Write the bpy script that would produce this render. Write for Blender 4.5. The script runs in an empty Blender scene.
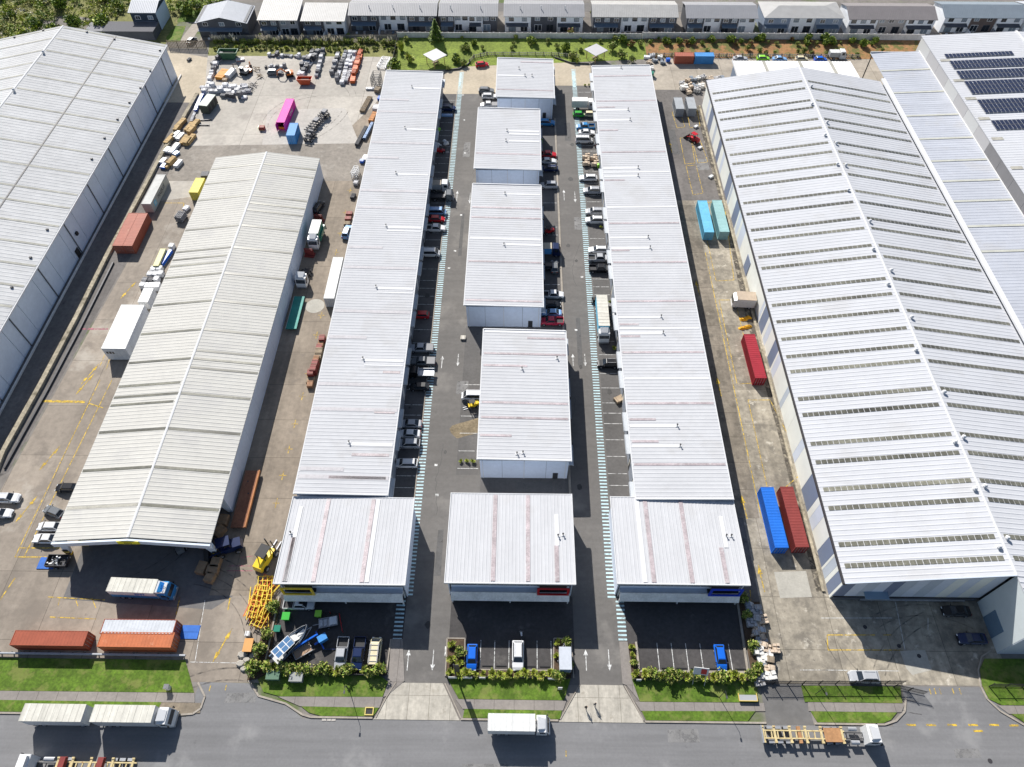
import bpy, bmesh, math, random
from mathutils import Vector, Matrix
random.seed(7)
R = math.radians
S = bpy.context.scene
COL = S.collection

# ------------------------------------------------------------------ camera
H, FPX, PITCH, YAW = 122.0, 711.0, R(53.3), R(0.72)
cam_data = bpy.data.cameras.new('camera'); cam = bpy.data.objects.new('camera', cam_data)
COL.objects.link(cam)
cam.location = (0, 0, H); cam.rotation_euler = (R(90) - PITCH, 0, YAW)
cam_data.sensor_fit = 'HORIZONTAL'; cam_data.sensor_width = 36.0; cam_data.lens = FPX * 36.0 / 1024.0
cam_data.clip_start = 0.5; cam_data.clip_end = 3000
S.camera = cam

# ------------------------------------------------------------------ sky, sun, exposure
SUN_EL, SUN_AZ = R(37.4), math.atan2(-0.42, 0.907)
SD = Vector((math.sin(SUN_AZ) * math.cos(SUN_EL), math.cos(SUN_AZ) * math.cos(SUN_EL), math.sin(SUN_EL)))
W = bpy.data.worlds.new("World"); S.world = W; W.use_nodes = True
nt = W.node_tree; bg = nt.nodes['Background']
sky = nt.nodes.new('ShaderNodeTexSky'); sky.sky_type = 'NISHITA'; sky.sun_disc = False
sky.sun_elevation = SUN_EL; sky.sun_rotation = SUN_AZ
nt.links.new(sky.outputs[0], bg.inputs[0]); bg.inputs[1].default_value = 0.075
sun_data = bpy.data.lights.new('sun', 'SUN'); sun = bpy.data.objects.new('sun', sun_data); COL.objects.link(sun)
sun_data.energy = 5.0; sun_data.angle = R(0.5); sun_data.color = (1.0, 0.965, 0.91)
sun.rotation_euler = SD.to_track_quat('Z', 'Y').to_euler(); sun.location = SD * 300
S.view_settings.view_transform = 'Standard'; S.view_settings.look = 'None'
S.view_settings.exposure = 0.48; S.view_settings.gamma = 1.0; S.view_settings.use_curve_mapping = False

# ------------------------------------------------------------------ survey helper: photograph position -> point on the plane at height z
_F = Vector((-math.sin(YAW) * math.cos(PITCH), math.cos(YAW) * math.cos(PITCH), -math.sin(PITCH)))
_R = Vector((math.cos(YAW), math.sin(YAW), 0)); _U = _R.cross(_F)
def at(px, py, z=0.0):
    d = _F + _R * ((px - 512) / FPX) - _U * ((py - 383.5) / FPX)
    t = (z - H) / d.z
    return Vector((d.x * t, d.y * t, z))
def yat(py, z, px=512): return at(px, py, z).y

# ------------------------------------------------------------------ mesh builder
class MB:
    def __init__(s): s.v = []; s.f = []; s.m = []; s.k = 0
    def mat(s, k): s.k = k; return s
    def add(s, vs, fs):
        b = len(s.v); s.v += [tuple(v) for v in vs]
        for f in fs: s.f.append([b + i for i in f]); s.m.append(s.k)
        return s
    def bx(s, x0, x1, y0, y1, z0, z1, rz=0, o=(0, 0)):
        vs = [(x, y, z) for z in (z0, z1) for x, y in ((x0, y0), (x1, y0), (x1, y1), (x0, y1))]
        if rz or o != (0, 0):
            c, n = math.cos(rz), math.sin(rz)
            vs = [(o[0] + x * c - y * n, o[1] + x * n + y * c, z) for x, y, z in vs]
        return s.add(vs, [(3, 2, 1, 0), (4, 5, 6, 7), (0, 1, 5, 4), (1, 2, 6, 5), (2, 3, 7, 6), (3, 0, 4, 7)])
    def prism(s, pts, z0, z1):
        n = len(pts)
        ar = sum(pts[i][0] * pts[(i + 1) % n][1] - pts[(i + 1) % n][0] * pts[i][1] for i in range(n))
        if ar < 0: pts = pts[::-1]
        vs = [(p[0], p[1], z0) for p in pts] + [(p[0], p[1], z1) for p in pts]
        return s.add(vs, [tuple(range(n))[::-1], tuple(range(n, 2 * n))] + [(i, (i + 1) % n, n + (i + 1) % n, n + i) for i in range(n)])
    def sheet(s, pts, z):
        n = len(pts)
        ar = sum(pts[i][0] * pts[(i + 1) % n][1] - pts[(i + 1) % n][0] * pts[i][1] for i in range(n))
        if ar < 0: pts = pts[::-1]
        return s.add([(p[0], p[1], z) for p in pts], [tuple(range(n))])
    def loft(s, rings, caps=True, closed=True):
        n = len(rings[0]); vs = [p for r in rings for p in r]; fs = []
        for a in range(len(rings) - 1):
            for i in range(n if closed else n - 1):
                j = (i + 1) % n
                fs.append((a * n + i, a * n + j, (a + 1) * n + j, (a + 1) * n + i))
        if caps: fs += [tuple(range(n))[::-1], tuple(range((len(rings) - 1) * n, len(rings) * n))]
        return s.add(vs, fs)
    def rod(s, p0, p1, r0, r1=None, n=8):
        if r1 is None: r1 = r0
        p0 = Vector(p0); p1 = Vector(p1); d = p1 - p0
        q = d.to_track_quat('Z', 'Y')
        rings = []
        for p, r in ((p0, r0), (p1, r1)):
            rings.append([tuple(p + q @ Vector((r * math.cos(2 * math.pi * i / n), r * math.sin(2 * math.pi * i / n), 0))) for i in range(n)])
        return s.loft(rings)
    def beam(s, p0, p1, w, h=None):
        h = h or w; p0 = Vector(p0); p1 = Vector(p1); d = (p1 - p0).normalized()
        up = Vector((0, 0, 1)) if abs(d.z) < .95 else Vector((0, 1, 0))
        a = d.cross(up).normalized() * w / 2; b = a.cross(d).normalized() * h / 2
        return s.loft([[tuple(p + a + b), tuple(p - a + b), tuple(p - a - b), tuple(p + a - b)] for p in (p0, p1)])
    def pipe(s, pts, r, n=6):
        for a, b in zip(pts, pts[1:]): s.rod(a, b, r, r, n)
        return s
    def ball(s, c, rx, ry, rz, n=8, m=5):
        rings = []
        for j in range(1, m):
            t = math.pi * j / m
            rings.append([(c[0] + rx * math.sin(t) * math.cos(2 * math.pi * i / n), c[1] + ry * math.sin(t) * math.sin(2 * math.pi * i / n), c[2] - rz * math.cos(t)) for i in range(n)])
        return s.loft(rings)
    def mesh(s, name, mats, smooth=False, recalc=True):
        me = bpy.data.meshes.new(name); me.from_pydata(s.v, [], s.f)
        if not isinstance(mats, (list, tuple)): mats = [mats]
        for m in mats: me.materials.append(m)
        for p, k in zip(me.polygons, s.m): p.material_index = k; p.use_smooth = smooth
        if recalc:
            bm = bmesh.new(); bm.from_mesh(me); bmesh.ops.recalc_face_normals(bm, faces=bm.faces[:]); bm.to_mesh(me); bm.free()
        return me
    def build(s, name, mats, parent=None, smooth=False, recalc=True):
        return link(name, s.mesh(name, mats, smooth, recalc), parent)
def link(name, me, parent=None):
    o = bpy.data.objects.new(name, me); COL.objects.link(o)
    if parent: o.parent = parent
    return o
def tag(o, label=None, cat=None, group=None, kind=None):
    if label: o['label'] = label
    if cat: o['category'] = cat
    if group: o['group'] = group
    if kind: o['kind'] = kind
    return o
def empty(name, label, cat, loc=(0, 0, 0), rz=0, group=None):
    o = bpy.data.objects.new(name, None); COL.objects.link(o)
    o.location = loc; o.rotation_euler = (0, 0, rz); o.empty_display_size = .5
    return tag(o, label, cat, group)
def copy_tree(o, parent=None):
    c = o.copy(); COL.objects.link(c)
    if parent: c.parent = parent
    for ch in KIDS(o): copy_tree(ch, c)
    return c
def KIDS(o): return [x for x in o.children]
ORD = 'first second third fourth fifth sixth seventh eighth ninth tenth eleventh twelfth thirteenth fourteenth fifteenth sixteenth seventeenth eighteenth nineteenth twentieth'.split()
def ordn(i):
    if i < 20: return ORD[i]
    t, u = divmod(i + 1, 10); T = {2: 'twenty', 3: 'thirty', 4: 'forty', 5: 'fifty', 6: 'sixty'}[t]
    return T + '-' + ORD[u - 1] if u else T[:-1] + 'ieth'
def place(o, loc, rz=0, label=None, group=None):
    o.location = loc; o.rotation_euler = (0, 0, rz)
    if label: o['label'] = label
    if group: o['group'] = group
    return o

# ------------------------------------------------------------------ materials
MATS = {}
def mat(name, col, rough=.7, metal=0.0, n1=None, n2=None, bump=0.0, spec=.4, perobj=False, stain=None, streak=None):
    """n1, n2: (scale, amount) brightness mottling; stain: (scale, threshold, colour, strength); streak: (sx, sy, amount)"""
    if name in MATS: return MATS[name]
    m = bpy.data.materials.new(name); m.use_nodes = True; t = m.node_tree; N = t.nodes; L = t.links
    b = N['Principled BSDF']; b.inputs['Roughness'].default_value = rough; b.inputs['Metallic'].default_value = metal
    b.inputs['Specular IOR Level'].default_value = spec
    tc = N.new('ShaderNodeTexCoord'); src = tc.outputs['Object']
    if perobj:
        oi = N.new('ShaderNodeObjectInfo'); va = N.new('ShaderNodeVectorMath'); va.operation = 'SCALE'
        cb = N.new('ShaderNodeCombineXYZ')
        for i in range(3): L.new(oi.outputs['Random'], cb.inputs[i])
        L.new(cb.outputs[0], va.inputs[0]); va.inputs['Scale'].default_value = 91
        ad = N.new('ShaderNodeVectorMath'); ad.operation = 'ADD'; L.new(src, ad.inputs[0]); L.new(va.outputs[0], ad.inputs[1]); src = ad.outputs[0]
    rgb = N.new('ShaderNodeRGB'); rgb.outputs[0].default_value = (*col, 1); cur = rgb.outputs[0]
    def noise(scale, detail=5, vec=None):
        x = N.new('ShaderNodeTexNoise'); x.inputs['Scale'].default_value = scale; x.inputs['Detail'].default_value = detail
        x.inputs['Roughness'].default_value = .65; L.new(vec or src, x.inputs['Vector']); return x.outputs['Fac']
    def mul(fac, amt):
        nonlocal cur
        mr = N.new('ShaderNodeMapRange'); mr.inputs['From Min'].default_value = .3; mr.inputs['From Max'].default_value = .7
        mr.inputs['To Min'].default_value = 1 - amt; mr.inputs['To Max'].default_value = 1 + amt * .6; L.new(fac, mr.inputs['Value'])
        v = N.new('ShaderNodeVectorMath'); v.operation = 'SCALE'; L.new(cur, v.inputs[0]); L.new(mr.outputs[0], v.inputs['Scale']); cur = v.outputs[0]
    if perobj and perobj is not True:
        oi2 = N.new('ShaderNodeObjectInfo'); mr0 = N.new('ShaderNodeMapRange'); mr0.inputs['To Min'].default_value = 1 - perobj; mr0.inputs['To Max'].default_value = 1 + perobj
        L.new(oi2.outputs['Random'], mr0.inputs['Value']); v0 = N.new('ShaderNodeVectorMath'); v0.operation = 'SCALE'; L.new(cur, v0.inputs[0]); L.new(mr0.outputs[0], v0.inputs['Scale']); cur = v0.outputs[0]
    if n1: mul(noise(n1[0]), n1[1])
    if n2: mul(noise(n2[0], 3), n2[1])
    if streak:
        mp = N.new('ShaderNodeMapping'); mp.inputs['Scale'].default_value = (streak[0], streak[1], 1); L.new(src, mp.inputs['Vector'])
        mul(noise(1, 4, mp.outputs[0]), streak[2])
    if stain:
        for k, st in enumerate(stain if isinstance(stain, list) else [stain]):
            f = noise(st[0], 6); mr = N.new('ShaderNodeMapRange'); mr.inputs['From Min'].default_value = st[1]; mr.inputs['From Max'].default_value = st[1] + .1
            mr.inputs['To Max'].default_value = st[3]; L.new(f, mr.inputs['Value'])
            mx = N.new('ShaderNodeMix'); mx.data_type = 'RGBA'; mx.inputs['B'].default_value = (*st[2], 1)
            L.new(mr.outputs[0], mx.inputs['Factor']); L.new(cur, mx.inputs['A']); cur = mx.outputs['Result']
    L.new(cur, b.inputs['Base Color'])
    if bump:
        bp = N.new('ShaderNodeBump'); bp.inputs['Strength'].default_value = bump; bp.inputs['Distance'].default_value = .05
        L.new(noise((n2 or n1 or (4, 0))[0] * 2), bp.inputs['Height']); L.new(bp.outputs[0], b.inputs['Normal'])
    MATS[name] = m; return m
def slabs(m, w, h, joint=(.1, .1, .09), size=.03, var=.12):
    """cast-slab joints and slab to slab tone differences on a ground material"""
    t = m.node_tree; N = t.nodes; L = t.links; b = N['Principled BSDF']; old = b.inputs['Base Color'].links[0].from_socket
    tc = N.new('ShaderNodeTexCoord'); br = N.new('ShaderNodeTexBrick'); br.offset = 0
    br.inputs['Scale'].default_value = 1; br.inputs['Brick Width'].default_value = w; br.inputs['Row Height'].default_value = h
    br.inputs['Mortar Size'].default_value = size; br.inputs['Mortar Smooth'].default_value = .4
    br.inputs['Color1'].default_value = (1 - var, 1 - var, 1 - var, 1); br.inputs['Color2'].default_value = (1 + var * .5,) * 3 + (1,); br.inputs['Mortar'].default_value = (.45, .44, .42, 1)
    L.new(tc.outputs['Object'], br.inputs['Vector'])
    mx = N.new('ShaderNodeMix'); mx.data_type = 'RGBA'; mx.blend_type = 'MULTIPLY'; mx.inputs['Factor'].default_value = 1
    L.new(old, mx.inputs['A']); L.new(br.outputs['Color'], mx.inputs['B']); L.new(mx.outputs['Result'], b.inputs['Base Color']); return m

asphalt = mat('asphalt', (.152, .143, .134), .88, n1=(.045, .16), n2=(1.2, .10), streak=(.05, .6, .10), stain=[(.5, .66, (.075, .072, .07), .6), (.09, .56, (.235, .22, .20), .6), (1.8, .70, (.05, .05, .05), .6)], bump=.3)
road_asphalt = mat('road_asphalt', (.205, .203, .205), .85, n1=(.05, .14), n2=(2.5, .07), streak=(.02, .55, .16), stain=[(.35, .66, (.10, .10, .10), .6), (.1, .56, (.28, .275, .27), .6), (1.5, .70, (.07, .07, .07), .5)], bump=.2)
bay_asphalt = mat('bay_asphalt', (.120, .114, .110), .85, n1=(.09, .3), n2=(1.6, .14), stain=(.6, .62, (.035, .035, .035), .7), bump=.2)
dark_asphalt = mat('dark_asphalt', (.170, .155, .145), .9, n1=(.08, .28), n2=(1.1, .2), streak=(.45, .05, .18), stain=(.35, .60, (.05, .047, .045), .7), bump=.3)
yard_concrete = slabs(mat('yard_concrete', (.315, .268, .218), .85, n1=(.06, .26), n2=(.9, .16), streak=(.35, .05, .14),
                          stain=[(.16, .52, (.20, .17, .14), .7), (.9, .62, (.13, .115, .1), .6), (.07, .58, (.50, .46, .40), .5)], bump=.2), 9.0, 12.0, size=.05, var=.14)
north_concrete = slabs(mat('north_concrete', (.44,.405,.355), .85, n1=(.07, .22), n2=(.8, .14), stain=[(.12, .55, (.30, .27, .24), .7), (.9, .66, (.19, .17, .15), .7)]), 16.0, 20.0, size=.06, var=.1)
east_concrete = slabs(mat('east_concrete', (.36, .32, .255), .9, n1=(.12, .34), n2=(.9, .28), streak=(.6, .10, .22),
                          stain=[(.28, .52, (.19, .17, .14), .85), (.5, .60, (.62, .57, .48), .8), (1.1, .62, (.11, .10, .085), .75)], bump=.3), 9.0, 9.0, size=.05, var=.2)
alley_concrete = slabs(mat('alley_concrete', (.29, .242, .19), .9, n1=(.08, .26), n2=(.8, .18), streak=(.5, .06, .2), stain=[(.3, .58, (.2, .17, .14), .75), (.9, .66, (.1, .09, .08), .6)]), 10.0, 9.0, size=.05, var=.12)
brown_concrete = mat('brown_concrete', (.47, .40, .30), .9, n1=(.12, .16), n2=(1.2, .12), stain=(.3, .62, (.22, .18, .13), .5))
apron_concrete = slabs(mat('apron_concrete', (.48, .445, .38), .85, n1=(.25, .2), n2=(1.5, .16), streak=(1.0, .18, .2), stain=[(.5, .58, (.30, .27, .22), .7), (1.6, .66, (.2, .18, .15), .6)]), 3.4, 5.6, size=.04, var=.05)
path_concrete = slabs(mat('path_concrete', (.26, .235, .215), .9, n1=(.3, .14), n2=(2, .12)), 3.2, 30, size=.04, var=.06)
kerb_concrete = mat('kerb_concrete', (.36, .32, .27), .9, n1=(.6, .22), n2=(3, .12))
gravel = mat('gravel_ground', (.24, .20, .15), .95, n1=(.1, .3), n2=(1.5, .25))
clay = mat('clay_bank', (.38,.20,.085), .95, n1=(.25, .3), n2=(1.2, .3), stain=(.35, .47, (.12, .14, .035), .9))
lawn = mat('lawn', (.10,.175,.016), .95, n1=(.3, .4), n2=(2.2, .4), stain=[(.35, .50, (.20, .21, .06), .6), (.9, .62, (.06, .10, .02), .7), (1.6, .68, (.22, .17, .09), .6)], bump=.6)
rough_grass = mat('rough_grass', (.21,.27,.04), .95, n1=(.2, .35), n2=(1.6, .3), stain=(.3, .57, (.06, .10, .02), .7), bump=.6)
scrub_ground = mat('scrub_ground', (.22,.22,.07), .95, n1=(.08, .4), n2=(.7, .35), stain=(.12, .62, (.36, .27, .16), .9))
suburb_ground = mat('suburb_ground', (.22, .20, .18), .95, n1=(.05, .3), n2=(.5, .2), stain=(.06, .55, (.09, .13, .03), .9))

roof_white = mat('roof_white', (.535, .538, .552), .85, n1=(.08, .055), n2=(.9, .035), streak=(.07, 1.3, .04), stain=[(.11, .55, (.44, .43, .42), .35), (.9, .67, (.36, .33, .30), .35)], spec=.15)
roof_white_y = mat('roof_white_lengthwise', (.545, .548, .562), .85, n1=(.1, .05), n2=(.9, .035), streak=(1.3, .07, .07), stain=[(.11, .55, (.44, .43, .42), .35), (.9, .67, (.36, .33, .30), .35)], spec=.15)
roof_cream = mat('roof_cream', (.56, .545, .505), .85, n1=(.06, .05), n2=(.9, .05), streak=(.06, 1.2, .05), stain=[(.11, .55, (.44, .43, .42), .35), (.9, .67, (.36, .33, .30), .35)], spec=.15)
roof_big = mat('roof_big', (.545, .552, .575), .85, n1=(.04, .06), n2=(.8, .03), streak=(.04, 1.2, .05), stain=[(.11, .55, (.44, .43, .42), .35), (.9, .67, (.36, .33, .30), .35)], spec=.15)
roof_left = mat('roof_left', (.545, .545, .545), .85, n1=(.05, .10), n2=(.8, .05), streak=(.05, .9, .10), stain=[(.11, .55, (.44, .43, .42), .35), (.9, .67, (.36, .33, .30), .35)], spec=.15)
roof_lean = mat('roof_lean', (.46, .48, .53), .85, n1=(.05, .08), n2=(.6, .04), streak=(.05, .8, .08), stain=[(.11, .55, (.44, .43, .42), .35), (.9, .67, (.36, .33, .30), .35)], spec=.15)
flashing = mat('white_flashing', (.66,.66,.665), .85, n1=(.4, .05))
skylight_pink = mat('skylight_pink', (.49, .42, .43), .4, n1=(.5, .28), n2=(3.5, .25), spec=.3, perobj=.12, stain=(1.2, .55, (.52, .50, .50), .7))
skylight_olive = mat('skylight_olive', (.17, .165, .13), .3, n1=(.15, .55), n2=(2.5, .3), spec=.5, perobj=.3)
def worn_paint(m, lo=.30, hi=.46, sc=1.6):
    t = m.node_tree; N = t.nodes; L = t.links; n = N.new('ShaderNodeTexNoise'); n.inputs['Scale'].default_value = sc; n.inputs['Detail'].default_value = 6; n.inputs['Roughness'].default_value = .75
    tc = N.new('ShaderNodeTexCoord'); L.new(tc.outputs['Object'], n.inputs['Vector']); r = N.new('ShaderNodeMapRange'); r.inputs['From Min'].default_value = lo; r.inputs['From Max'].default_value = hi
    r.inputs['To Min'].default_value = .05; L.new(n.outputs['Fac'], r.inputs['Value']); L.new(r.outputs[0], N['Principled BSDF'].inputs['Alpha'])
skylight_tan = mat('skylight_tan', (.42, .40, .34), .4, n1=(.5, .25), n2=(4, .15), spec=.5)
wall_blue = mat('wall_pale_blue_grey', (.66, .72, .82), .7, n1=(.2, .08), n2=(1.5, .05))
wall_white = mat('wall_white', (.66, .66, .65), .7, n1=(.3, .1), n2=(2, .05))
wall_cream = mat('wall_cream', (.62, .59, .52), .75, n1=(.3, .14), n2=(2, .06))
wall_grey = mat('wall_grey', (.38, .39, .40), .75, n1=(.3, .1))
wall_core = mat('wall_core_dark', (.12, .125, .135), .8)
panel_light = mat('panel_light', (.80, .81, .76), .7, n1=(.3, .07))
panel_mid = mat('panel_mid_grey', (.50, .55, .62), .7, n1=(.3, .07))
panel_dark = mat('panel_dark_slate', (.19, .23, .33), .7, n1=(.3, .07))
panel_pale_blue = mat('panel_pale_blue', (.62, .67, .76), .7, n1=(.3, .07))
dark_trim = mat('dark_trim', (.045, .042, .045), .6)
steel = mat('galvanised_steel', (.45, .46, .48), .45, .5, n1=(2, .15), perobj=True)
steel_dark = mat('dark_steel', (.06, .06, .065), .55, .4, n1=(2, .2), perobj=True)
rubber = mat('tyre_rubber', (.018, .018, .019), .85)
glass = mat('tinted_glass', (.02, .026, .035), .08, 0, spec=.8)
window_glass = mat('house_window_glass', (.20, .25, .30), .12, 0, spec=.8)
rim_m = mat('alloy_rim', (.5, .51, .53), .3, .8)
lamp_m = mat('headlight_glass', (.75, .78, .8), .1, 0, spec=.8)
tail_m = mat('tail_light_red', (.45, .02, .02), .3)
plastic = mat('black_plastic', (.025, .025, .027), .6)
line_white = mat('line_paint_white', (.72, .72, .70), .8, n1=(1.5, .3))
line_yellow = mat('line_paint_yellow', (.66, .44, .05), .8, n1=(1.2, .35))
line_cyan = mat('line_paint_pale_cyan', (.52, .70, .74), .8, n1=(.3, .2), n2=(2.0, .12))
line_pink = mat('line_paint_pink', (.5, .16, .22), .8, n1=(1.5, .4))
worn_paint(line_white, .36, .52); worn_paint(line_yellow, .38, .56, 1.2); worn_paint(line_cyan, .30, .46, 1.1); worn_paint(line_pink, .40, .6)
timber = mat('sawn_timber', (.50, .34, .15), .8, n1=(1.2, .3), n2=(8, .2), perobj=True)
weathered = mat('weathered_timber', (.30, .24, .17), .9, n1=(1.2, .35), perobj=True)
wrap_white = mat('white_wrap', (.72, .73, .74), .5, n1=(1, .15), perobj=True)
def paint(name, col, rough=.28, n=.05, spec=.5, grime=None):
    return mat(name, col, rough, 0, n1=(1.3, n), spec=spec, perobj=True, stain=grime)
P = dict(
    white=paint('paint_white', (.74, .74, .74)), silver=paint('paint_silver', (.42, .43, .45)), grey=paint('paint_grey', (.16, .17, .18)),
    black=paint('paint_black', (.012, .012, .014)), blue=paint('paint_bright_blue', (.01, .13, .62)), navy=paint('paint_navy', (.008, .02, .075)),
    red=paint('paint_red', (.50, .012, .02)), green=paint('paint_green', (.05, .40, .05)), skyblue=paint('paint_sky_blue', (.22, .40, .66)),
    dkgreen=paint('paint_dark_green', (.02, .20, .13)), yellow=paint('paint_yellow', (.80, .55, .02)), orange=paint('paint_orange', (.62, .17, .02)),
    lime=paint('paint_lime', (.30, .72, .05)), cream=paint('paint_cream', (.66, .58, .38), .5, .15), maroon=paint('paint_maroon', (.20, .03, .025), .6, .2),
    plum=paint('paint_crimson', (.45, .02, .06)), tealblue=paint('paint_teal_blue', (.03, .22, .50)))
def cont_mat(name, col, stain):
    return mat(name, col, .6, 0, n1=(.5, .14), n2=(3, .08), perobj=True, stain=[(.8, .60, stain, .6), (4, .66, stain, .5)], spec=.3)
C = dict(
    rust=cont_mat('container_rust_red', (.34, .085, .045), (.20, .06, .035)), brick=cont_mat('container_brick', (.36, .10, .06), (.46, .22, .14)),
    orange=cont_mat('container_orange', (.50, .15, .06), (.62, .34, .22)), blue=cont_mat('container_blue', (.012, .15, .62), (.02, .09, .32)),
    maroon=cont_mat('container_maroon', (.24, .045, .04), (.15, .04, .03)), crimson=cont_mat('container_crimson', (.33, .02, .035), (.22, .02, .03)),
    cyan=cont_mat('container_cyan', (.16,.50,.70), (.22, .5, .6)), seafoam=cont_mat('container_seafoam', (.30, .50, .50), (.16, .32, .33)),
    grey=cont_mat('container_grey', (.38, .40, .42), (.28, .28, .28)), white=cont_mat('container_white', (.70, .71, .71), (.5, .48, .43)),
    magenta=cont_mat('container_magenta', (.72, .02, .36), (.80, .16, .5)), sky=cont_mat('container_sky_blue', (.06, .26, .58), (.1, .3, .55)),
    stone=cont_mat('container_stone', (.47, .47, .45), (.34, .33, .30)), silver=cont_mat('container_silver', (.55, .57, .60), (.42, .42, .42)))
ck = mat('container_floor', (.16, .11, .06), .9)
# ================================================================== SETTING: ground, roads, paint
def px(*pts): return [tuple(at(*p)[:2]) for p in pts]
def struct(name, mb, m, kind='structure'):
    o = mb.build(name, m, recalc=False); o['kind'] = kind; return o
struct('ground', MB().sheet([(-900, -500), (900, -500), (900, 1400), (-900, 1400)], 0), suburb_ground)
struct('estate_asphalt', MB().sheet([(-41.5, 29.9), (40, 29.9), (40, 207), (-41.5, 207)], .004), asphalt)
struct('left_yard', MB().sheet([(-101, 29.6), (-41.6, 29.6), (-41.6, 160), (-96.4, 160), (-94.6, 150), (-99, 68)], .004), yard_concrete)
struct('north_yard', MB().sheet([(-94.8, 150), (-53, 160.02), (-41.6, 160.02), (-41.2, 223), (-102, 223), (-97, 200)], .008), north_concrete)
struct('passage_alley', MB().sheet([(-53.6, 44), (-42.2, 44), (-42.2, 200), (-53.6, 175)], .012), alley_concrete)
struct('passage_left', MB().sheet([(-109, 60), (-99.5, 68), (-95, 150), (-98, 196), (-109, 196)], .006), dark_asphalt)
struct('passage_left_north', MB().sheet([(-109, 196), (-98, 196), (-99, 221), (-116, 226), (-116, 212)], .006), brown_concrete)
struct('east_lane', MB().sheet([(40, 44), (55.5, 44), (55.5, 207), (40, 207)], .004), dark_asphalt)
struct('east_yard', MB().sheet([(45.6, 60), (46.2, 152), (55.5, 152), (55.5, 60)], .008), east_concrete)
struct('east_lane_old_concrete', MB().sheet([(40, 60), (45.62, 60), (46.22, 152), (40, 152)], .008), slabs(mat('old_brown_concrete', (.25, .215, .17), .9, n1=(.12, .3), n2=(.9, .25), streak=(.6, .08, .2), stain=[(.3, .54, (.12, .105, .085), .8), (.9, .62, (.36, .32, .26), .6)]), 20, 6, size=.05))
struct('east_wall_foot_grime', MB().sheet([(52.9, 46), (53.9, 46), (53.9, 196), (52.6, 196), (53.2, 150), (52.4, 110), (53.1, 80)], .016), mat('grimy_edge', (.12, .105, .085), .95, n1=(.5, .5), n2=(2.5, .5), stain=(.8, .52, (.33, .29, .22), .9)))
struct('east_front_yard', MB().sheet([(42.6, 30.6), (81, 30.6), (81, 60), (42.6, 60)], .012), east_concrete)
struct('north_east_yard', MB().sheet([(40.5, 204.8), (132, 204.8), (132, 223.5), (40.5, 223.5)], .010), slabs(mat('ne_concrete', (.40, .35, .285), .9, n1=(.08, .2), n2=(.8, .16), stain=(.2, .55, (.25, .22, .18), .7)), 8, 8, size=.05))
struct('turning_area', MB().sheet([(-23.8, 201.6), (-5, 201.9), (-4.5, 206.6), (22, 206.8), (22.5, 219), (12, 222.5), (-13, 222.6), (-18, 216.5), (-24, 214.4)], .010), brown_concrete)
front_shade_asphalt = mat('front_bay_shade_asphalt', (.07,.065,.064), .85, n1=(.12, .3), n2=(1.6, .2), stain=[(.6, .6, (.045, .045, .045), .7), (.2, .6, (.14, .13, .12), .6)], bump=.2)  # darker than the court asphalt: the front blocks' shade is painted into this colour
struct('front_bays_left', MB().sheet([(-41, 31.8), (-20.8, 31.6), (-18.9, 37), (-18.9, 44.3), (-41, 44.3)], .008), front_shade_asphalt)
struct('front_bays_middle', MB().sheet([(-11.1, 31.6), (10, 31.6), (10, 44.6), (-11.1, 44.6)], .008), front_shade_asphalt)
struct('front_bays_right', MB().sheet([(18.9, 32), (38.6, 32), (38.6, 44.6), (18.9, 44.6)], .008), front_shade_asphalt)
struct('bays_row_left', MB().sheet([(-24, 60), (-19.5, 60), (-19.5, 205), (-24, 205)], .008), bay_asphalt)
struct('bays_row_right', MB().sheet([(17.9, 60), (21.9, 60), (21.9, 205), (17.9, 205)], .008), bay_asphalt)
struct('bays_middle', MB().sheet([(-7, 61), (10.2, 61), (10.2, 68.6), (-7, 68.6)], .008), bay_asphalt)
struct('bays_middle_left', MB().sheet([(-11.8, 68.6), (-7, 68.6), (-7, 107), (-11.8, 107)], .009), bay_asphalt)
struct('bays_middle_right', MB().sheet([(5.5, 107), (10.2, 107), (10.2, 189), (5.5, 189)], .009), bay_asphalt)
struct('shed_forecourt', MB().sheet([(-79, 43.0), (-52.5, 41.5), (-45.5, 47), (-47, 57), (-53, 58), (-53, 75), (-79, 75)], .010), mat('forecourt_asphalt', (.165, .158, .155), .9, n1=(.1, .25), n2=(1.2, .15), stain=(.4, .6, (.09, .088, .085), .6)))
# street
struct('road', MB().sheet([(-260, 4.5), (260, 4.5), (260, 24.35), (-260, 24.35)], .008), road_asphalt)
struct('driveway_left_asphalt', MB().sheet([(-52, 24.36), (-33.5, 24.36), (-36.6, 26.6), (-41.0, 27.6), (-42.6, 29.5), (-51.2, 29.6)], .014), road_asphalt)
struct('driveway_right_asphalt', MB().sheet([(59.5, 24.36), (80.5, 24.36), (77.5, 27.5), (76.0, 30.4), (62.9, 30.4), (62.6, 27.6)], .014), road_asphalt)
struct('driveway_north_strip', MB().sheet([(39.9, 24.36), (47.3, 24.36), (47.0, 30.5), (39.9, 30.5)], .014), mat('drive_dark', (.15, .145, .14), .9, n1=(.5, .2)))
for i, (a, b, c, d) in enumerate([((-11.62, 29.9), (-8.6, 24.36), (-22.2, 24.36), (-19.1, 29.9)), ((10.85, 29.95), (17.6, 29.95), (20.6, 24.36), (7.1, 24.36))]):
    struct('driveway_apron', MB().prism([a, b, c, d], .0, .06), apron_concrete)
def verge(pts, h=.12):
    struct('verge', MB().prism(pts, 0, h), lawn)
def kerb(pts, w=.28, h=.15, name='kerb'):
    mb = MB()
    for a, b in zip(pts, pts[1:]):
        mb.beam((a[0], a[1], h / 2), (b[0], b[1], h / 2), w, h)
    struct(name, mb, kerb_concrete)
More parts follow.
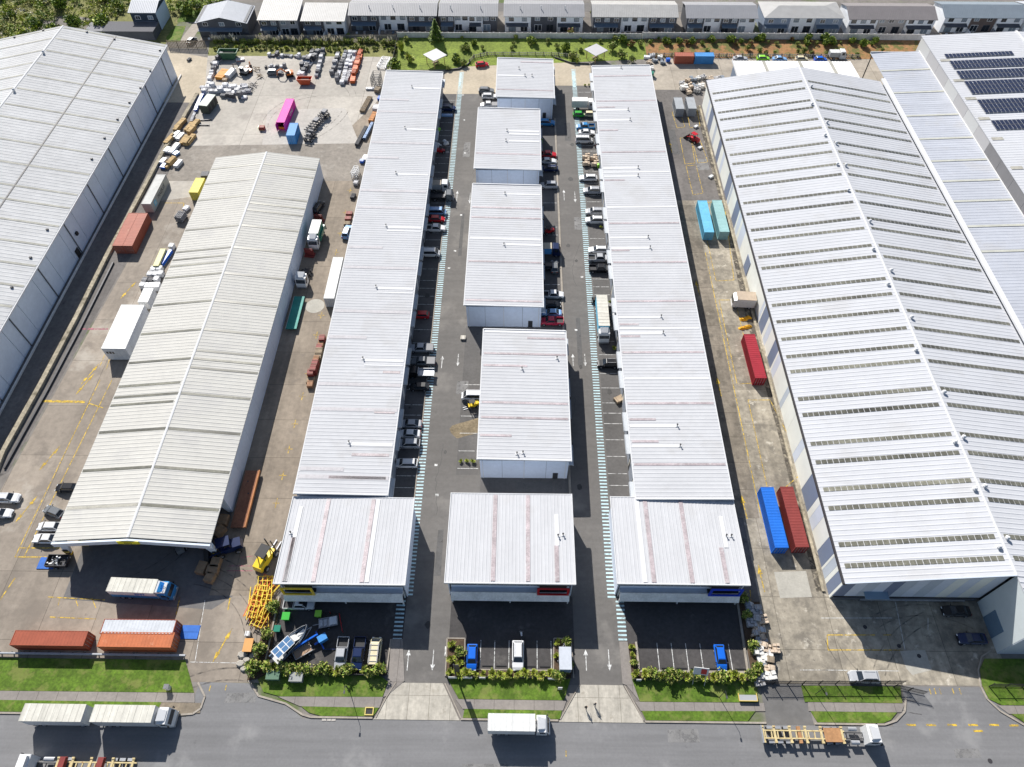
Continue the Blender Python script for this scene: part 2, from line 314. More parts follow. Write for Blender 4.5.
verge([(-130, 27.75), (-51.7, 27.95), (-53.2, 30.6), (-54.6, 33.0), (-130, 33.0)])
verge([(-130, 24.75), (-57.0, 24.75), (-56.5, 26.45), (-130, 26.5)])
verge([(-41.9, 30.1), (-40.5, 28.2), (-37.6, 27.55), (-21.2, 27.7), (-20.6, 30.0), (-22, 31.0), (-40, 31.4)])
verge([(-34.0, 26.1), (-21.6, 26.05), (-22.3, 24.8), (-30.6, 24.75), (-32.6, 25.2)])
verge([(-11.1, 30.9), (9.2, 30.9), (8.0, 27.55), (-8.9, 27.55)])
verge([(-7.9, 26.05), (7.6, 26.0), (7.3, 24.75), (-8.1, 24.75)])
verge([(19.2, 30.9), (39.7, 30.9), (38.9, 27.6), (20.2, 27.5)])
verge([(20.3, 26.1), (38.4, 26.3), (36.9, 24.8), (20.9, 24.75)])
verge([(46.6, 30.3), (62.6, 30.3), (62.2, 27.8), (46.6, 27.8)])
verge([(47.2, 26.4), (60.9, 26.4), (59.6, 25.3), (58.2, 24.8), (47.9, 24.8)])
verge([(78.0, 34.9), (76.6, 33.2), (76.0, 30.6), (76.3, 28.6), (78, 27.7), (130, 27.7), (130, 35.3)])
verge([(79.0, 26.4), (80.5, 25.2), (83, 24.7), (130, 24.7), (130, 26.4)])
def path(pts):
    struct('footpath', MB().prism(pts, 0, .10), path_concrete)
path([(-130, 26.5), (-51.2, 26.45), (-51.6, 27.9), (-130, 27.75)])
path([(-38, 27.5), (-34.2, 26.12), (-21.5, 26.07), (-21.1, 27.68), (-37.6, 27.53)])
path([(-9.4, 27.5), (-8.2, 26.07), (7.8, 26.02), (8.4, 27.5)])
path([(19.4, 27.45), (20.2, 26.12), (40, 26.32), (40, 27.55)])
path([(47.1, 27.75), (46.9, 26.42), (61.6, 26.42), (62.6, 27.75)])
path([(77.3, 27.65), (78.6, 26.42), (130, 26.42), (130, 27.65)])
struct('footpath', MB().prism([(-56.5, 26.43), (-50.2, 26.4), (-49.9, 24.9), (-53, 24.75), (-57, 24.75)], 0, .10), gravel)
path([(-20.9, 36.9), (-18.9, 36.9), (-17.9, 30.2), (-20.6, 27.8), (-21.1, 27.7), (-20.5, 30)])
path([(17.6, 36.9), (19.0, 36.9), (19.3, 30.5), (20.1, 27.6), (18.2, 30.0), (17.6, 30.2)])
kerb([(-260, 24.55), (-54, 24.55), (-51.0, 24.8), (-50.0, 25.6), (-49.8, 27.4), (-51.5, 29.5)])
kerb([(-43.4, 30.0), (-41.2, 27.6), (-36.6, 26.5), (-33.6, 24.9), (-32.2, 24.55), (-22.4, 24.55)])
kerb([(-21.9, 24.6), (-20.6, 27.6), (-19.3, 29.9)], w=.15)
kerb([(-11.3, 29.9), (-8.4, 24.7)], w=.15); kerb([(-8.4, 24.55), (7.0, 24.55)]); kerb([(7.3, 24.7), (10.6, 29.9)], w=.15)
kerb([(17.9, 29.9), (20.5, 24.7)], w=.15); kerb([(20.7, 24.55), (39.8, 24.6)]); kerb([(47.4, 24.6), (58.4, 24.6), (60.4, 25.2), (62.2, 26.6), (63, 28.6)])
kerb([(75.7, 30.4), (76.0, 28.6), (77.4, 26.8), (80.2, 24.9), (82.5, 24.55), (260, 24.55)])
kerb([(75.7, 30.4), (76.2, 33.0), (77.6, 35.2), (79.5, 36.2)], w=.2)
# garden beds on the street front
bed = mat('garden_bed_bark', (.10, .065, .04), .95, n1=(1, .35), n2=(5, .3))
def bedp(pts): struct('garden_bed', MB().prism(pts, 0, .16), bed)
bedp([(-43.6, 29.9), (-41.9, 30.2), (-40, 31.45), (-20.9, 31.1), (-20.9, 32.1), (-40.6, 32.3), (-40.8, 43.5), (-42.2, 43.5)])
bedp([(-11.1, 30.95), (9.3, 30.95), (9.6, 37.2), (6.7, 37.2), (6.4, 32.0), (-8.3, 32.0), (-8.5, 37.0), (-11.3, 37.0)])
bedp([(19.3, 30.95), (39.6, 30.95), (39.6, 32.1), (20.3, 32.1), (20.3, 36.6), (19.1, 36.6)])
bedp([(38.9, 32.2), (42.2, 30.8), (42.5, 44), (38.9, 44)])
kerb([(-8.2, 32.1), (6.4, 32.1), (6.6, 37.3), (9.5, 37.3), (9.7, 31.0)], w=.18, h=.2)
kerb([(-11.3, 31), (-11.4, 37.1), (-8.4, 37.1), (-8.2, 32.1)], w=.18, h=.2)
kerb([(20.4, 36.9), (20.5, 32.2), (38.3, 32.2), (38.7, 44.0)], w=.35, h=.22)
kerb([(-20.9, 36.8), (-21.0, 31.6), (-41, 32.4)], w=.2, h=.2)
kerb([(10.35, 61), (10.35, 189)], w=.45, h=.14); kerb([(-19.45, 60), (-19.45, 203)], w=.22, h=.10); 
struct('kerb', MB().beam((-41.2, 31.8, .2), (-41.2, 43.8, .2), .25, .4), kerb_concrete)

# paint
def marks(name, m, items, z=.018):
    mb = MB()
    for it in items:
        if len(it) == 5:
            x0, y0, x1, y1, w = it; d = Vector((x1 - x0, y1 - y0, 0)); n = Vector((-d.y, d.x, 0)).normalized() * w / 2
            mb.sheet([(x0 + n.x, y0 + n.y), (x1 + n.x, y1 + n.y), (x1 - n.x, y1 - n.y), (x0 - n.x, y0 - n.y)], z)
        else: mb.sheet(it, z + .004)
    struct(name, mb, m)
it = []
y = 44.6
while y < 214:
    it.append((-19.35, y, -17.95, y, .30)); y += .72
y = 36.9
while y < 44.3:
    it.append((-20.6, y, -19.1, y, .30)); y += .72
marks('walkway_stripes', line_cyan, it)
it = []
y = 44.6
while y < 216:
    it.append((16.15, y, 17.55, y, .30)); y += .72
y = 37.3
while y < 44.3:
    it.append((17.5, y, 18.95, y, .30)); y += .72
marks('walkway_stripes', line_cyan, it)
marks('walkway_pad', line_cyan, [(-18.9, 205.8, -18.9, 213.5, .5), (16.8, 205.8, 16.8, 215, .8)], .015)
it = []
for x in (-5.7, -3.35, -.95, 1.4, 3.75, 6.1): it.append((x, 32.2, x, 36.9, .11))
for x in (23.9, 26.3, 28.7, 31.1, 33.5, 35.9): it.append((x, 32.4, x, 36.8, .11))
yy = 63.0
while yy < 203:
    if random.random() < .85: it.append((-23.5, yy, -19.7, yy, .10))
    if random.random() < .85 or yy < 90: it.append((17.9, yy + 1, 21.6, yy + 1, .10))
    yy += 3.9 if random.random() < .35 else 2.6
for yy in (70, 74, 78.2, 82.4, 86, 90.5): it.append((-11.6, yy, -7.5, yy, .10))
for yy in (110, 113, 117.8, 120.5, 126, 132, 138, 141, 150.5, 158, 170): it.append((5.7, yy, 9.9, yy, .10))
marks('bay_lines', line_white, it)
def arrow(x, y, d, L=3.0, s=1.0):
    """thin lane arrow; d=+1 points north"""
    return [(x, y - d * L * .5, x, y + d * L * .25, .14 * s), [(x - .38 * s, y + d * L * .22), (x + .38 * s, y + d * L * .22), (x, y + d * L * .5)]]
it = []
for a, b, d in (((408, 660), 0, 1), ((433, 660), 0, -1), ((586, 660), 0, 1), ((609, 660), 0, -1), ((442, 362), 0, 1), ((458, 360), 0, -1), ((573, 360), 0, 1), ((585, 360), 0, -1), ((564, 195), 0, 1), ((575, 197), 0, -1), ((457, 196), 0, 1), ((470, 198), 0, -1)):
    p = at(*a); it += arrow(p.x, p.y, d, 3.4 if a[1] > 300 else 4.5)
for a in ((461, 215), (455, 251), (449, 268), (582, 277), (576, 330), (436, 465), (437, 495), (463, 95), (464, 120), (465, 153)):
    p = at(*a); it.append((p.x - .3, p.y, p.x + .3, p.y, .5))
marks('lane_marks', line_white, it)
it = []
# east lane arrows and bay boxes
for a in ((670, 145), (697, 285), (718, 383), (743, 502), (760, 573)):
    p = at(*a); it += [(p.x + .15, p.y - 3.5, p.x, p.y, .2), [(p.x - .45, p.y - .2), (p.x + .45, p.y - .2), (p.x, p.y + 1.6)]]
def boxpx(*c, w=.14):
    p = [at(*q) for q in c]; return [(a.x, a.y, b.x, b.y, w) for a, b in zip(p, p[1:] + p[:1])]
it += boxpx((680, 138), (691, 138), (695, 163), (685, 164)); it += boxpx((692, 140), (700, 140), (708, 162), (698, 163)); it += boxpx((686, 166), (696, 165), (703, 193), (693, 195))
it += boxpx((672, 112), (680, 111), (685, 127), (677, 128)); it += boxpx((687, 112), (697, 110), (700, 126), (690, 128)); it += boxpx((699, 203), (724, 202), (734, 280), (716, 281))
it += boxpx((719, 300), (735, 300), (755, 383), (737, 384)); it += boxpx((748, 400), (770, 400), (806, 470), (770, 500))
it += [(46.0, 60, 46.3, 132, .16)]
for x0, y0, x1, y1 in ((827, 635, 875, 635), (883, 635, 892, 635), (828, 650, 903, 650), (827, 635, 828, 650), (750, 590, 754, 640), (754, 640, 758, 655)):
    a, b = at(x0, y0), at(x1, y1); it.append((a.x, a.y, b.x, b.y, .17))
marks('yellow_yard_lines', line_yellow, it, .020)
it = []
for x0, y0, x1, y1, w in ((15, 557, 100, 380, .16), (24, 557, 112, 380, .16), (40, 401, 85, 402, .6), (88, 403, 103, 408, .2), (15, 557, 60, 557, .2), (20, 548, 62, 548, .2), (0, 600, 15, 578, .2),
                       (48, 597, 105, 600, .16), (50, 617, 96, 619, .16), (60, 598, 58, 606, .12), (75, 598, 78, 606, .12), (92, 598, 96, 608, .12), (176, 615, 180, 597, .2), (164, 203, 184, 203, .18), (184, 203, 183, 212, .18),
                       (100, 366, 112, 338, .12), (106, 370, 116, 340, .12), (228, 610, 230, 598, .2)):
    a, b = at(x0, y0), at(x1, y1); it.append((a.x, a.y, b.x, b.y, w))
for a, d in (((44, 465), 1), ((20, 517), 1), ((80, 390), 1), ((124, 295), 1), ((85, 380), 1), ((217, 655), -1)):
    p = at(*a); q = p + Vector((1.0, 3.2, 0)); it += [(p.x, p.y, q.x, q.y, .2), [(q.x - .45, q.y - .35), (q.x + .25, q.y - .6), (q.x + .45, q.y + 1.3)], [(p.x - .25, p.y + .6), (p.x + .45, p.y + .35), (p.x - .45, p.y - 1.3)]]
for yy in (62, 68, 74, 80, 87, 93, 104, 110, 117, 124, 131, 138, 146, 155):
    x = -45.6 + (.25 if yy > 80 else 0)
    it += [(x - .7, yy, x + .7, yy, .14), (x, yy - 1.0, x, yy + 1.0, .14)]
marks('yellow_yard_lines', line_yellow, it, .022)
a, b = at(80, 329), at(108, 329); a2, b2 = at(228, 566), at(254, 566)
marks('pink_lines', line_pink, [(a.x, a.y, b.x, b.y, .5), (a2.x, a2.y, b2.x, b2.y, .14), (a2.x, a2.y - .9, b2.x, b2.y - .9, .14), (a2.x + 2, a2.y + 1.6, b2.x - .6, b2.y + 1.9, .14)], .02)
it = []
for a in ((911, 725), (931, 725), (952, 725), (973, 725), (994, 725), (1014, 725.5), (978, 731)):
    p = at(*a); it.append((p.x - .75, p.y, p.x + .75, p.y, .3))
for a in ((930, 691), (935, 691), (940, 691), (953, 691), (960, 691), (210, 688), (226, 687), (566, 753)):
    p = at(*a); it.append((p.x, p.y - .5, p.x, p.y + .4, .14))
marks('yellow_street_marks', line_yellow, it, .024)
it = []
for a, b in (((821, 618), (893, 618)), ((820, 670), (900, 671)), ((895, 600), (905, 650)), ((190, 662), (236, 663)), ((205, 600), (195, 662)), ((928, 630), (928, 618)), ((800, 670), (828, 670))):
    p, q = at(*a), at(*b); it.append((p.x, p.y, q.x, q.y, .09))
marks('white_yard_lines', line_white, it, .020)
pa = mat('asphalt_patch_dark', (.115, .112, .11), .9, n1=(.6, .2), n2=(3, .12)); pb = mat('asphalt_patch_pale', (.225, .22, .215), .9, n1=(.6, .2), n2=(3, .12)); worn_paint(pb, .3, .5, .7); worn_paint(pa, .25, .42, .8)
for i, (x, y, w_, h_, q) in enumerate(((-14.5, 48, 1.2, 9, 0), (-13, 88, 2.6, 3.5, 1), (13.2, 96, 1.1, 14, 0), (14.2, 140, 2.2, 5, 1), (-15, 130, .9, 16, 0), (24, 21.6, 5, 2.0, 1), (-8, 16.8, 9, 1.6, 1), (-16, 170, 2.0, 7, 1), (13, 178, 1.8, 9, 0), (0, 65, 7, 2.2, 0), (43, 172, 2.2, 12, 0), (49, 165, 3.5, 5, 1), (68, 20, 4, 1.4, 1), (-46.5, 26.5, 5, 1.6, 1))):
    struct('asphalt_patch', MB().sheet([(x, y), (x + w_, y + .1), (x + w_ - .1, y + h_), (x + .1, y + h_ - .15)], .0155), pb if q else pa)
rp_ = random.Random(11); mb = MB()
for i in range(26):
    x, y = rp_.choice(((-22.5, -20.5), (18.5, 21), (-16, -11.5), (12, 15.5), (-6, 7), (24, 36))), 0; x = rp_.uniform(*x); y = rp_.uniform(33, 40) if i > 19 else rp_.uniform(64, 195); r_ = rp_.uniform(.25, .7)
    mb.sheet([(x + r_ * math.cos(t_) * rp_.uniform(.7, 1.2), y + r_ * 1.3 * math.sin(t_) * rp_.uniform(.7, 1.2)) for t_ in [k_ * math.pi / 5 for k_ in range(10)]], .0165 + .0004 * i)
struct('oil_stains', mb, mat('oil_stain', (.05, .048, .046), .6, n1=(2, .3)))
mb = MB()
for x0, y0, n_ in ((-15, 60, 16), (12, 70, 18), (-13, 150, 14), (14, 120, 14), (-60, 14, 0), (30, 15, 0)):
    x, y = x0, y0
    for k_ in range(n_): x2, y2 = x + rp_.uniform(-.5, .5), y + rp_.uniform(.6, 1.4); mb.beam((x, y, .012), (x2, y2, .012), .07, .012); x, y = x2, y2
x, y = -95, 20.0
for k_ in range(0): x2, y2 = x + rp_.uniform(1.2, 2.2), max(18.5, min(21.2, y + rp_.uniform(-.25, .25))); mb.beam((x, y, .012), (x2, y2, .012), .07, .012); x, y = x2, y2
struct('sealed_cracks', mb, mat('crack_sealant', (.075, .073, .072), .7))
patch = mat('fresh_concrete_patch', (.42, .40, .35), .85, n1=(.6, .15), n2=(3, .1), stain=(.9, .6, (.32, .29, .25), .5))
struct('concrete_patch', MB().sheet(px((900, 651), (925, 650), (932, 670), (912, 675), (906, 668)), .020), patch)
struct('concrete_patch', MB().sheet(px((774, 572), (806, 571), (812, 597), (780, 598)), .020), patch)
struct('concrete_patch', MB().sheet(px((268, 110), (345, 108), (360, 145), (262, 145)), .014), mat('pale_slab', (.46, .43, .39), .85, n1=(.2, .16), n2=(1.4, .12), stain=(.5, .6, (.33, .3, .26), .6)))
worn = mat('worn_concrete', (.27, .24, .205), .9, n1=(.12, .25), n2=(1, .2), stain=[(.3, .56, (.36, .33, .29), .6), (.8, .63, (.12, .11, .1), .7)])
struct('worn_slab', MB().sheet(px((180, 146), (374, 143), (362, 181), (165, 181)), .018), worn)
# tyre marks and wheel tracks
tm_ = mat('tyre_track', (.10, .092, .085), .9, n1=(.6, .5), n2=(3, .4))
_n = tm_.node_tree; _b = _n.nodes['Principled BSDF']; _t = _n.nodes.new('ShaderNodeTexNoise'); _t.inputs['Scale'].default_value = .9; _t.inputs['Detail'].default_value = 5
_tc = _n.nodes.new('ShaderNodeTexCoord'); _n.links.new(_tc.outputs['Object'], _t.inputs['Vector']); _m = _n.nodes.new('ShaderNodeMapRange'); _m.inputs['From Min'].default_value = .38; _m.inputs['From Max'].default_value = .7; _m.inputs['To Max'].default_value = .6
_n.links.new(_t.outputs['Fac'], _m.inputs['Value']); _n.links.new(_m.outputs[0], _b.inputs['Alpha'])
def track(cx, cy, r, a0, a1, w=.28, z=.03, n=14, ry=1.0):
    mb = MB()
    for off in (0, 1.9):
        ps = []
        for i in range(n + 1):
            a = R(a0 + (a1 - a0) * i / n); ps.append(((cx + (r + off - w / 2) * math.cos(a), cy + ry * (r + off - w / 2) * math.sin(a), z), (cx + (r + off + w / 2) * math.cos(a), cy + ry * (r + off + w / 2) * math.sin(a), z)))
        for i in range(0, n): mb.add([ps[i][0], ps[i][1], ps[i + 1][1], ps[i + 1][0]], [(0, 1, 2, 3)])
    struct('tyre_marks', mb, tm_)
for i, t_ in enumerate(((-58, 33, 13, 10, 85), (-60, 30, 20, 20, 70), (-46, 14, 16, 60, 120), (-75, 62, 16, 290, 345), (70, 26, 16, 60, 120), (62, 58, 9, 200, 290), (66, 40, 12, 190, 265), (-60, 186, 14, 100, 200), (-75, 196, 22, 300, 350), (-62, 198, 10, 10, 80), (78, 22, 20, 110, 150), (45, 66, 30, 330, 350))):
    track(*t_, w=.16 + .05 * (i % 3), z=.028 + .0012 * i)
struct('sand_stain', MB().sheet([(-9.8 + 3.6 * math.cos(t) * (1 + .2 * math.sin(3 * t)), 79.5 + 2.4 * math.sin(t) * (1 + .25 * math.cos(2 * t)) + .35 * 3.6 * math.cos(t)) for t in [i * math.pi / 10 for i in range(20)]], .014),
       mat('sandy_asphalt', (.24, .19, .12), .9, n1=(.4, .4), n2=(2, .3)))
def lid(p, r=.35):
    a = at(*p); mb = MB(); mb.rod((a.x, a.y, .016), (a.x, a.y, .03), r, r, 16); struct('manhole', mb, dark_trim)
for p in ((865, 627), (899, 646), (919, 656), (960, 582 + 62), (28, 402), (990, 761)): lid(p)
mb = MB(); a = at(315, 306); mb.rod((a.x, a.y, .014), (a.x, a.y, .03), 2.2, 2.2, 24); struct('concrete_patch', mb, patch)
# ground behind: bank, hillside, lawns among the houses
struct('grass_bank', MB().add([(-40.5, 222.6, .03), (41, 222.6, .03), (41, 233.4, 1.0), (-40.5, 233.4, 1.0), (-40.5, 215, .03), (-24, 215.5, .03), (-18, 217.4, .03)], [(0, 1, 2, 3), (4, 5, 6, 1, 0)]), rough_grass)
struct('clay_bank', MB().add([(41, 223.6, .03), (133, 223.6, .03), (133, 233.4, 1.2), (41, 233.4, 1.2)], [(0, 1, 2, 3)]), clay)
struct('hedge_ground', MB().sheet([(-102, 223), (-40.6, 223), (-40.6, 233.3), (-104, 233.3)], .012), scrub_ground)
def hill():
    mb = MB(); nx, ny = 40, 24
    vs = []
    for j in range(ny + 1):
        for i in range(nx + 1):
            x = -330 + i * 5.3; yv = 222 + j * 4.5; tp_ = max(0, min(1, (-120 - x) / 22))
            vs.append((x, yv, .02 + tp_ * (3.0 * (j / ny) + 1.2 * math.sin(x * .09) * math.sin(yv * .11) ** 2 * min(1, j / 4))))
    mb.add(vs, [(j * (nx + 1) + i, j * (nx + 1) + i + 1, (j + 1) * (nx + 1) + i + 1, (j + 1) * (nx + 1) + i) for j in range(ny) for i in range(nx)])
    struct('hillside', mb, scrub_ground)
hill()
struct('driveway_house', MB().sheet(px((178, 43), (190, 43), (206, 19), (200, 14)), .03), kerb_concrete)
struct('house_lawn', MB().sheet(px((166, 42), (180, 42), (186, 26), (168, 26)), .04), lawn)
struct('house_lawn', MB().sheet(px((176, 22), (196, 22), (222, 0), (180, 0)), .05), lawn)
# ================================================================== WAREHOUSES
def ribs(mb, axis, a0, a1, b0, z_b0, b1, z_b1, p=.76, h=.07, th=.16):
    """metal roof plane. axis='x': ribs run along X from b0 to b1 and repeat along Y from a0 to a1 (z varies with X).
       axis='y': ribs run along Y from b0 to b1 (z varies with Y), repeat along X from a0 to a1"""
    n = max(1, round((a1 - a0) / p)); p = (a1 - a0) / n; prof = []
    for i in range(n):
        a = a0 + i * p; prof += [(a, 0), (a + p * .70, 0), (a + p * .76, h), (a + p * .94, h)]
    prof.append((a1, 0))
    def P3(a, b, z): return (b, a, z) if axis == 'x' else (a, b, z)
    r0 = [P3(a, b0, z_b0 + d) for a, d in prof] + [P3(a1, b0, z_b0 - th), P3(a0, b0, z_b0 - th)]
    r1 = [P3(a, b1, z_b1 + d) for a, d in prof] + [P3(a1, b1, z_b1 - th), P3(a0, b1, z_b1 - th)]
    mb.loft([r0, r1])
def slope_box(x0, z0, x1, z1, y0, y1, lift=.055, t=.04):
    """thin strip lying on a roof that slopes along X"""
    mb = MB()
    return mb.loft([[(x0, y0, z0 + lift - t), (x0, y1, z0 + lift - t), (x0, y1, z0 + lift), (x0, y0, z0 + lift)], [(x1, y0, z1 + lift - t), (x1, y1, z1 + lift - t), (x1, y1, z1 + lift), (x1, y0, z1 + lift)]])
def panel_wall(mb, axis, c, s0, s1, z0, z1f, w=6.0, th=.2, cols=(0,), gap=.06, out=1):
    """upright cast panels with open joints along a wall; axis='y' wall at x=c running along Y; out = which side faces out"""
    n = max(1, round((s1 - s0) / w)); w = (s1 - s0) / n
    for i in range(n):
        a, b = s0 + i * w + gap / 2, s0 + (i + 1) * w - gap / 2; mb.mat(cols[i % len(cols)])
        za, zb = (z1f(a), z1f(b)) if callable(z1f) else (z1f, z1f)
        lo, hi = (c, c + th * out) if out > 0 else (c + th * out, c)
        if axis == 'y': ring = lambda x: [(x, a, z0), (x, b, z0), (x, b, zb), (x, a, za)]
        else: ring = lambda yy: [(a, yy, z0), (b, yy, z0), (b, yy, zb), (a, yy, za)]
        mb.loft([ring(lo), ring(hi)])
def roof_fan(parent, x, y, z):
    mb = MB(); mb.rod((x, y, z - .1), (x, y, z + .45), .28, .28, 8); mb.rod((x, y, z + .45), (x, y, z + .75), .42, .18, 8)
    return mb.build('roof_vent', flashing, parent)
def flue(parent, x, y, z):
    mb = MB(); mb.mat(0).rod((x, y, z), (x, y, z + .62), .09, .09, 7); mb.rod((x, y, z + .62), (x, y, z + .72), .19, .14, 7)
    mb.mat(1).bx(x - .3, x + .3, y - .25, y + .25, z, z + .12)
    return mb.build('flue', [steel_dark, flashing], parent)

# ---- long unit rows
def unit_building(label, x0, x1, y0, y1, ze=6.7, zw=7.1, open_side=1, ridge_cross=False, group=None, doors=True, roof_m=roof_white, sign=None):
    """flat-pitched unit block; roof falls from the back side to the open (door) side. open_side +1: doors on the east"""
    b = empty('unit_building', label, 'building', ((x0 + x1) / 2, (y0 + y1) / 2, 0), 0, group)
    cx, cy = (x0 + x1) / 2, (y0 + y1) / 2
    X0, X1, Y0, Y1 = x0 - cx, x1 - cx, y0 - cy, y1 - cy
    zl, zr = (zw, ze) if open_side > 0 else (ze, zw)
    mb = MB(); ribs(mb, 'x', Y0, Y1, X0, zl, X1, zr, p=.8, h=.03); mb.build('roof', roof_m, b, recalc=False)
    mb = MB()
    for yy in (Y0, Y1 - .28): mb.loft([[(X0, yy, zl + .02), (X0, yy + .28, zl + .02), (X0, yy + .28, zl + .16), (X0, yy, zl + .16)], [(X1, yy, zr + .02), (X1, yy + .28, zr + .02), (X1, yy + .28, zr + .16), (X1, yy, zr + .16)]])
    for q_ in (0, 1):
        m1 = MB(); m1.add(mb.v[q_ * 8:q_ * 8 + 8], [[i - q_ * 8 for i in f] for f in mb.f[q_ * 6:q_ * 6 + 6]]); m1.build('barge_flashing', flashing, b)
    mb = MB()
    for xx, zz in ((X0, zl), (X1, zr)):
        s = 1 if xx > 0 else -1
        mb.bx(min(xx, xx + .18 * s), max(xx, xx + .18 * s), Y0, Y1, zz - .24, zz + .02)
    mb.build('gutter', flashing, b)
    wi = .35
    mb = MB(); mb.bx(X0 + wi + .3, X1 - wi - .3, Y0 + wi, Y1 - wi, 0, min(zl, zr) - .2); mb.build('wall_core', wall_core, b)
    mb = MB()
    bc, fc = (X0 + wi, X1 - wi) if open_side > 0 else (X1 - wi, X0 + wi)
    panel_wall(mb, 'y', bc, Y0 + wi, Y1 - wi, 0, min(zl, zr) - .18, w=5.2, th=.25, out=open_side)
    mb.build('back_wall', wall_grey, b)
    for xq in (X0 + .9, X1 - .9, 0): MB().bx(xq - .06, xq + .06, Y0 - .0, Y0 + .1, 0, min(zl, zr) - .25).build('downpipe', flashing, b)
    MB().bx(X1 - 3.2, X1 - 2.2, Y0 + .06, Y0 + .11, 0, 2.1).build('door', steel_dark, b)
    for yy, s in ((Y0 + .12, 1), (Y1 - .12, -1)):
        mb = MB(); panel_wall(mb, 'x', yy, X0 + wi, X1 - wi, 0, min(zl, zr) - .18, w=4.2, th=.22, out=s); mb.build('end_wall', wall_blue, b)
    mb = MB(); panel_wall(mb, 'y', fc, Y0 + wi, Y1 - wi, 0, min(zl, zr) - .18, w=10.4, th=.25, out=-open_side)
    mb.build('front_wall', wall_white if open_side > 0 else wall_cream, b)
    if doors:
        n = int((y1 - y0) // 5.2); st = (y1 - y0) / n; dmesh = None; cm = None
        for i in range(n):
            yc = Y0 + (i + .5) * st; xo = X1 - wi if open_side > 0 else X0 + wi; s = open_side
            if dmesh is None:
                d = MB()
                for k in range(12): d.bx(0, .07 * s, -1.75, 1.75, k * .36 + .02, k * .36 + .34)
                dmesh = d.mesh('roller_door', mat('roller_door', (.30, .33, .38), .5, .2, n1=(1, .1)))
                d = MB(); d.mat(0).bx(0, .95 * s, -2.2, 2.2, 4.45, 4.62); d.bx(.85 * s, .98 * s, -2.2, 2.2, 4.2, 4.62)
                cm = d.mesh('canopy', mat('canopy_metal', (.50, .53, .57), .5, n1=(1, .1)))
                d = MB(); d.bx(0, .06 * s, -.5, .5, 0, 2.1); pm = d.mesh('door', plastic)
            o = link('roller_door', dmesh, b); o.location = (xo + .012 * s, yc, 0)
            if i % 3 != 1: o = link('canopy', cm, b); o.location = (xo + .012 * s, yc, 0)
            if i % 2: o = link('door', pm, b); o.location = (xo + .012 * s, yc + 2.28, 0)
    b['_dims'] = 0; del b['_dims']
    b.users_collection  # noqa
    z_of = lambda x: zl + (zr - zl) * (x - X0) / (X1 - X0)
    def strip(xa, xb, y, w, m, name='skylight'):
        xa, xb = max(xa, x0 + .2), min(xb, x1 - .2)
        o = slope_box(xa - cx, z_of(xa - cx), xb - cx, z_of(xb - cx), y - cy - w / 2, y - cy + w / 2).build(name, m, b); return o
    return b, strip, (lambda x, y: flue(b, x - cx, y - cy, z_of(x - cx)))
ZR = 6.9
def yy_(py, x=512): return at(x, py, ZR).y
g = 'long rows of warehouse units'
bL, sL, fL = unit_building('longest white roofed unit row left of the central lanes with doors facing east', -40.2, -23.35, 60.3, 202.4, open_side=1)
for (px_, py_) in ((412, 88), (405, 129), (396, 174), (386, 227), (376, 288), (363, 360), (349, 444)):
    p = at(px_, py_, ZR); sL(p.x + .4, -23.5, p.y, .75, flashing, 'flashing_strip'); fL(p.x, p.y + .3)
    if py_ in (227, 288, 360): sL(p.x + .4, -23.5, p.y - 1.3, .4, flashing, 'flashing_strip')
for i, py_ in enumerate((100, 112, 143, 158, 191, 208, 248, 268, 312, 338, 385, 410, 470, 478)):
    sL(-40, -23.5 if i % 3 else -32, at(400, py_, ZR).y, .8, mat('skylight_faint', (.53,.51,.52), .9, n1=(.7, .12), n2=(3, .1)))
for x0_, py_ in ((-31, 455), (-28, 412), (-27.5, 372), (-34.5, 478)):
    sL(x0_, -24, at(400, py_, ZR).y, .6, skylight_pink)
bR, sR, fR = unit_building('longest white roofed unit row right of the central lanes with doors facing west', 21.65, 39.0, 60.1, 206.4, open_side=-1)
for (px_, py_) in ((621, 68), (628, 110), (630, 120), (638, 168), (638, 176), (648, 237.5), (650, 248), (661, 317), (663, 333), (677, 426), (680, 446)):
    p = at(px_, py_, ZR); sR(21.8, p.x - .3, p.y, .7, flashing, 'flashing_strip'); fR(p.x, p.y)
for py_ in (172, 207, 328, 378): sR(21.8, 38.8, at(640, py_, ZR).y, .6, flashing, 'flashing_strip')
for py_, x1_ in ((76, 38.8), (101, 38.8), (107, 27), (130, 27), (152, 38.8), (180, 27), (223, 38.8), (250, 26), (262, 38.8), (301, 38.8), (324, 26), (336, 26), (352, 38.8), (403, 38.8), (419, 27), (441, 27), (464, 38.8)):
    sR(21.9, x1_, at(640, py_, ZR).y, .5, skylight_pink)
sg = 'white roofed unit blocks standing in the middle island'
def mid(label, x0, x1, y0, y1, white=(), pink=(), fl=()):
    b, s, f = unit_building(label, x0, x1, y0, y1, open_side=1, group=sg)
    for py_, xa, xb in white: s(xa, xb, at(520, py_, ZR).y, .7, flashing, 'flashing_strip')
    for py_, xa, xb in pink: s(xa, xb, at(520, py_, ZR).y, .5, skylight_pink)
    for px_, py_ in fl:
        p = at(px_, py_, ZR); f(p.x, p.y)
    mb = MB(); n = 6
    return b
c1 = mid('northernmost middle block, smallest roof, beside the turning area', -7.0, 9.85, 188.6, 210.0, [(76, -6.8, 1)], [(90, -6.8, 9.6), (62, 0, 9.6)], [(519, 69), (525, 76), (532, 76)])
c2 = mid('short middle block second from the north with two white strips', -11.8, 5.55, 155.3, 183.2, [(131, -3, 5.4), (134, -3, 5.4), (141, -3, 5.4)], [(154, -11.6, 5.4)], [(507, 131), (506, 141)])
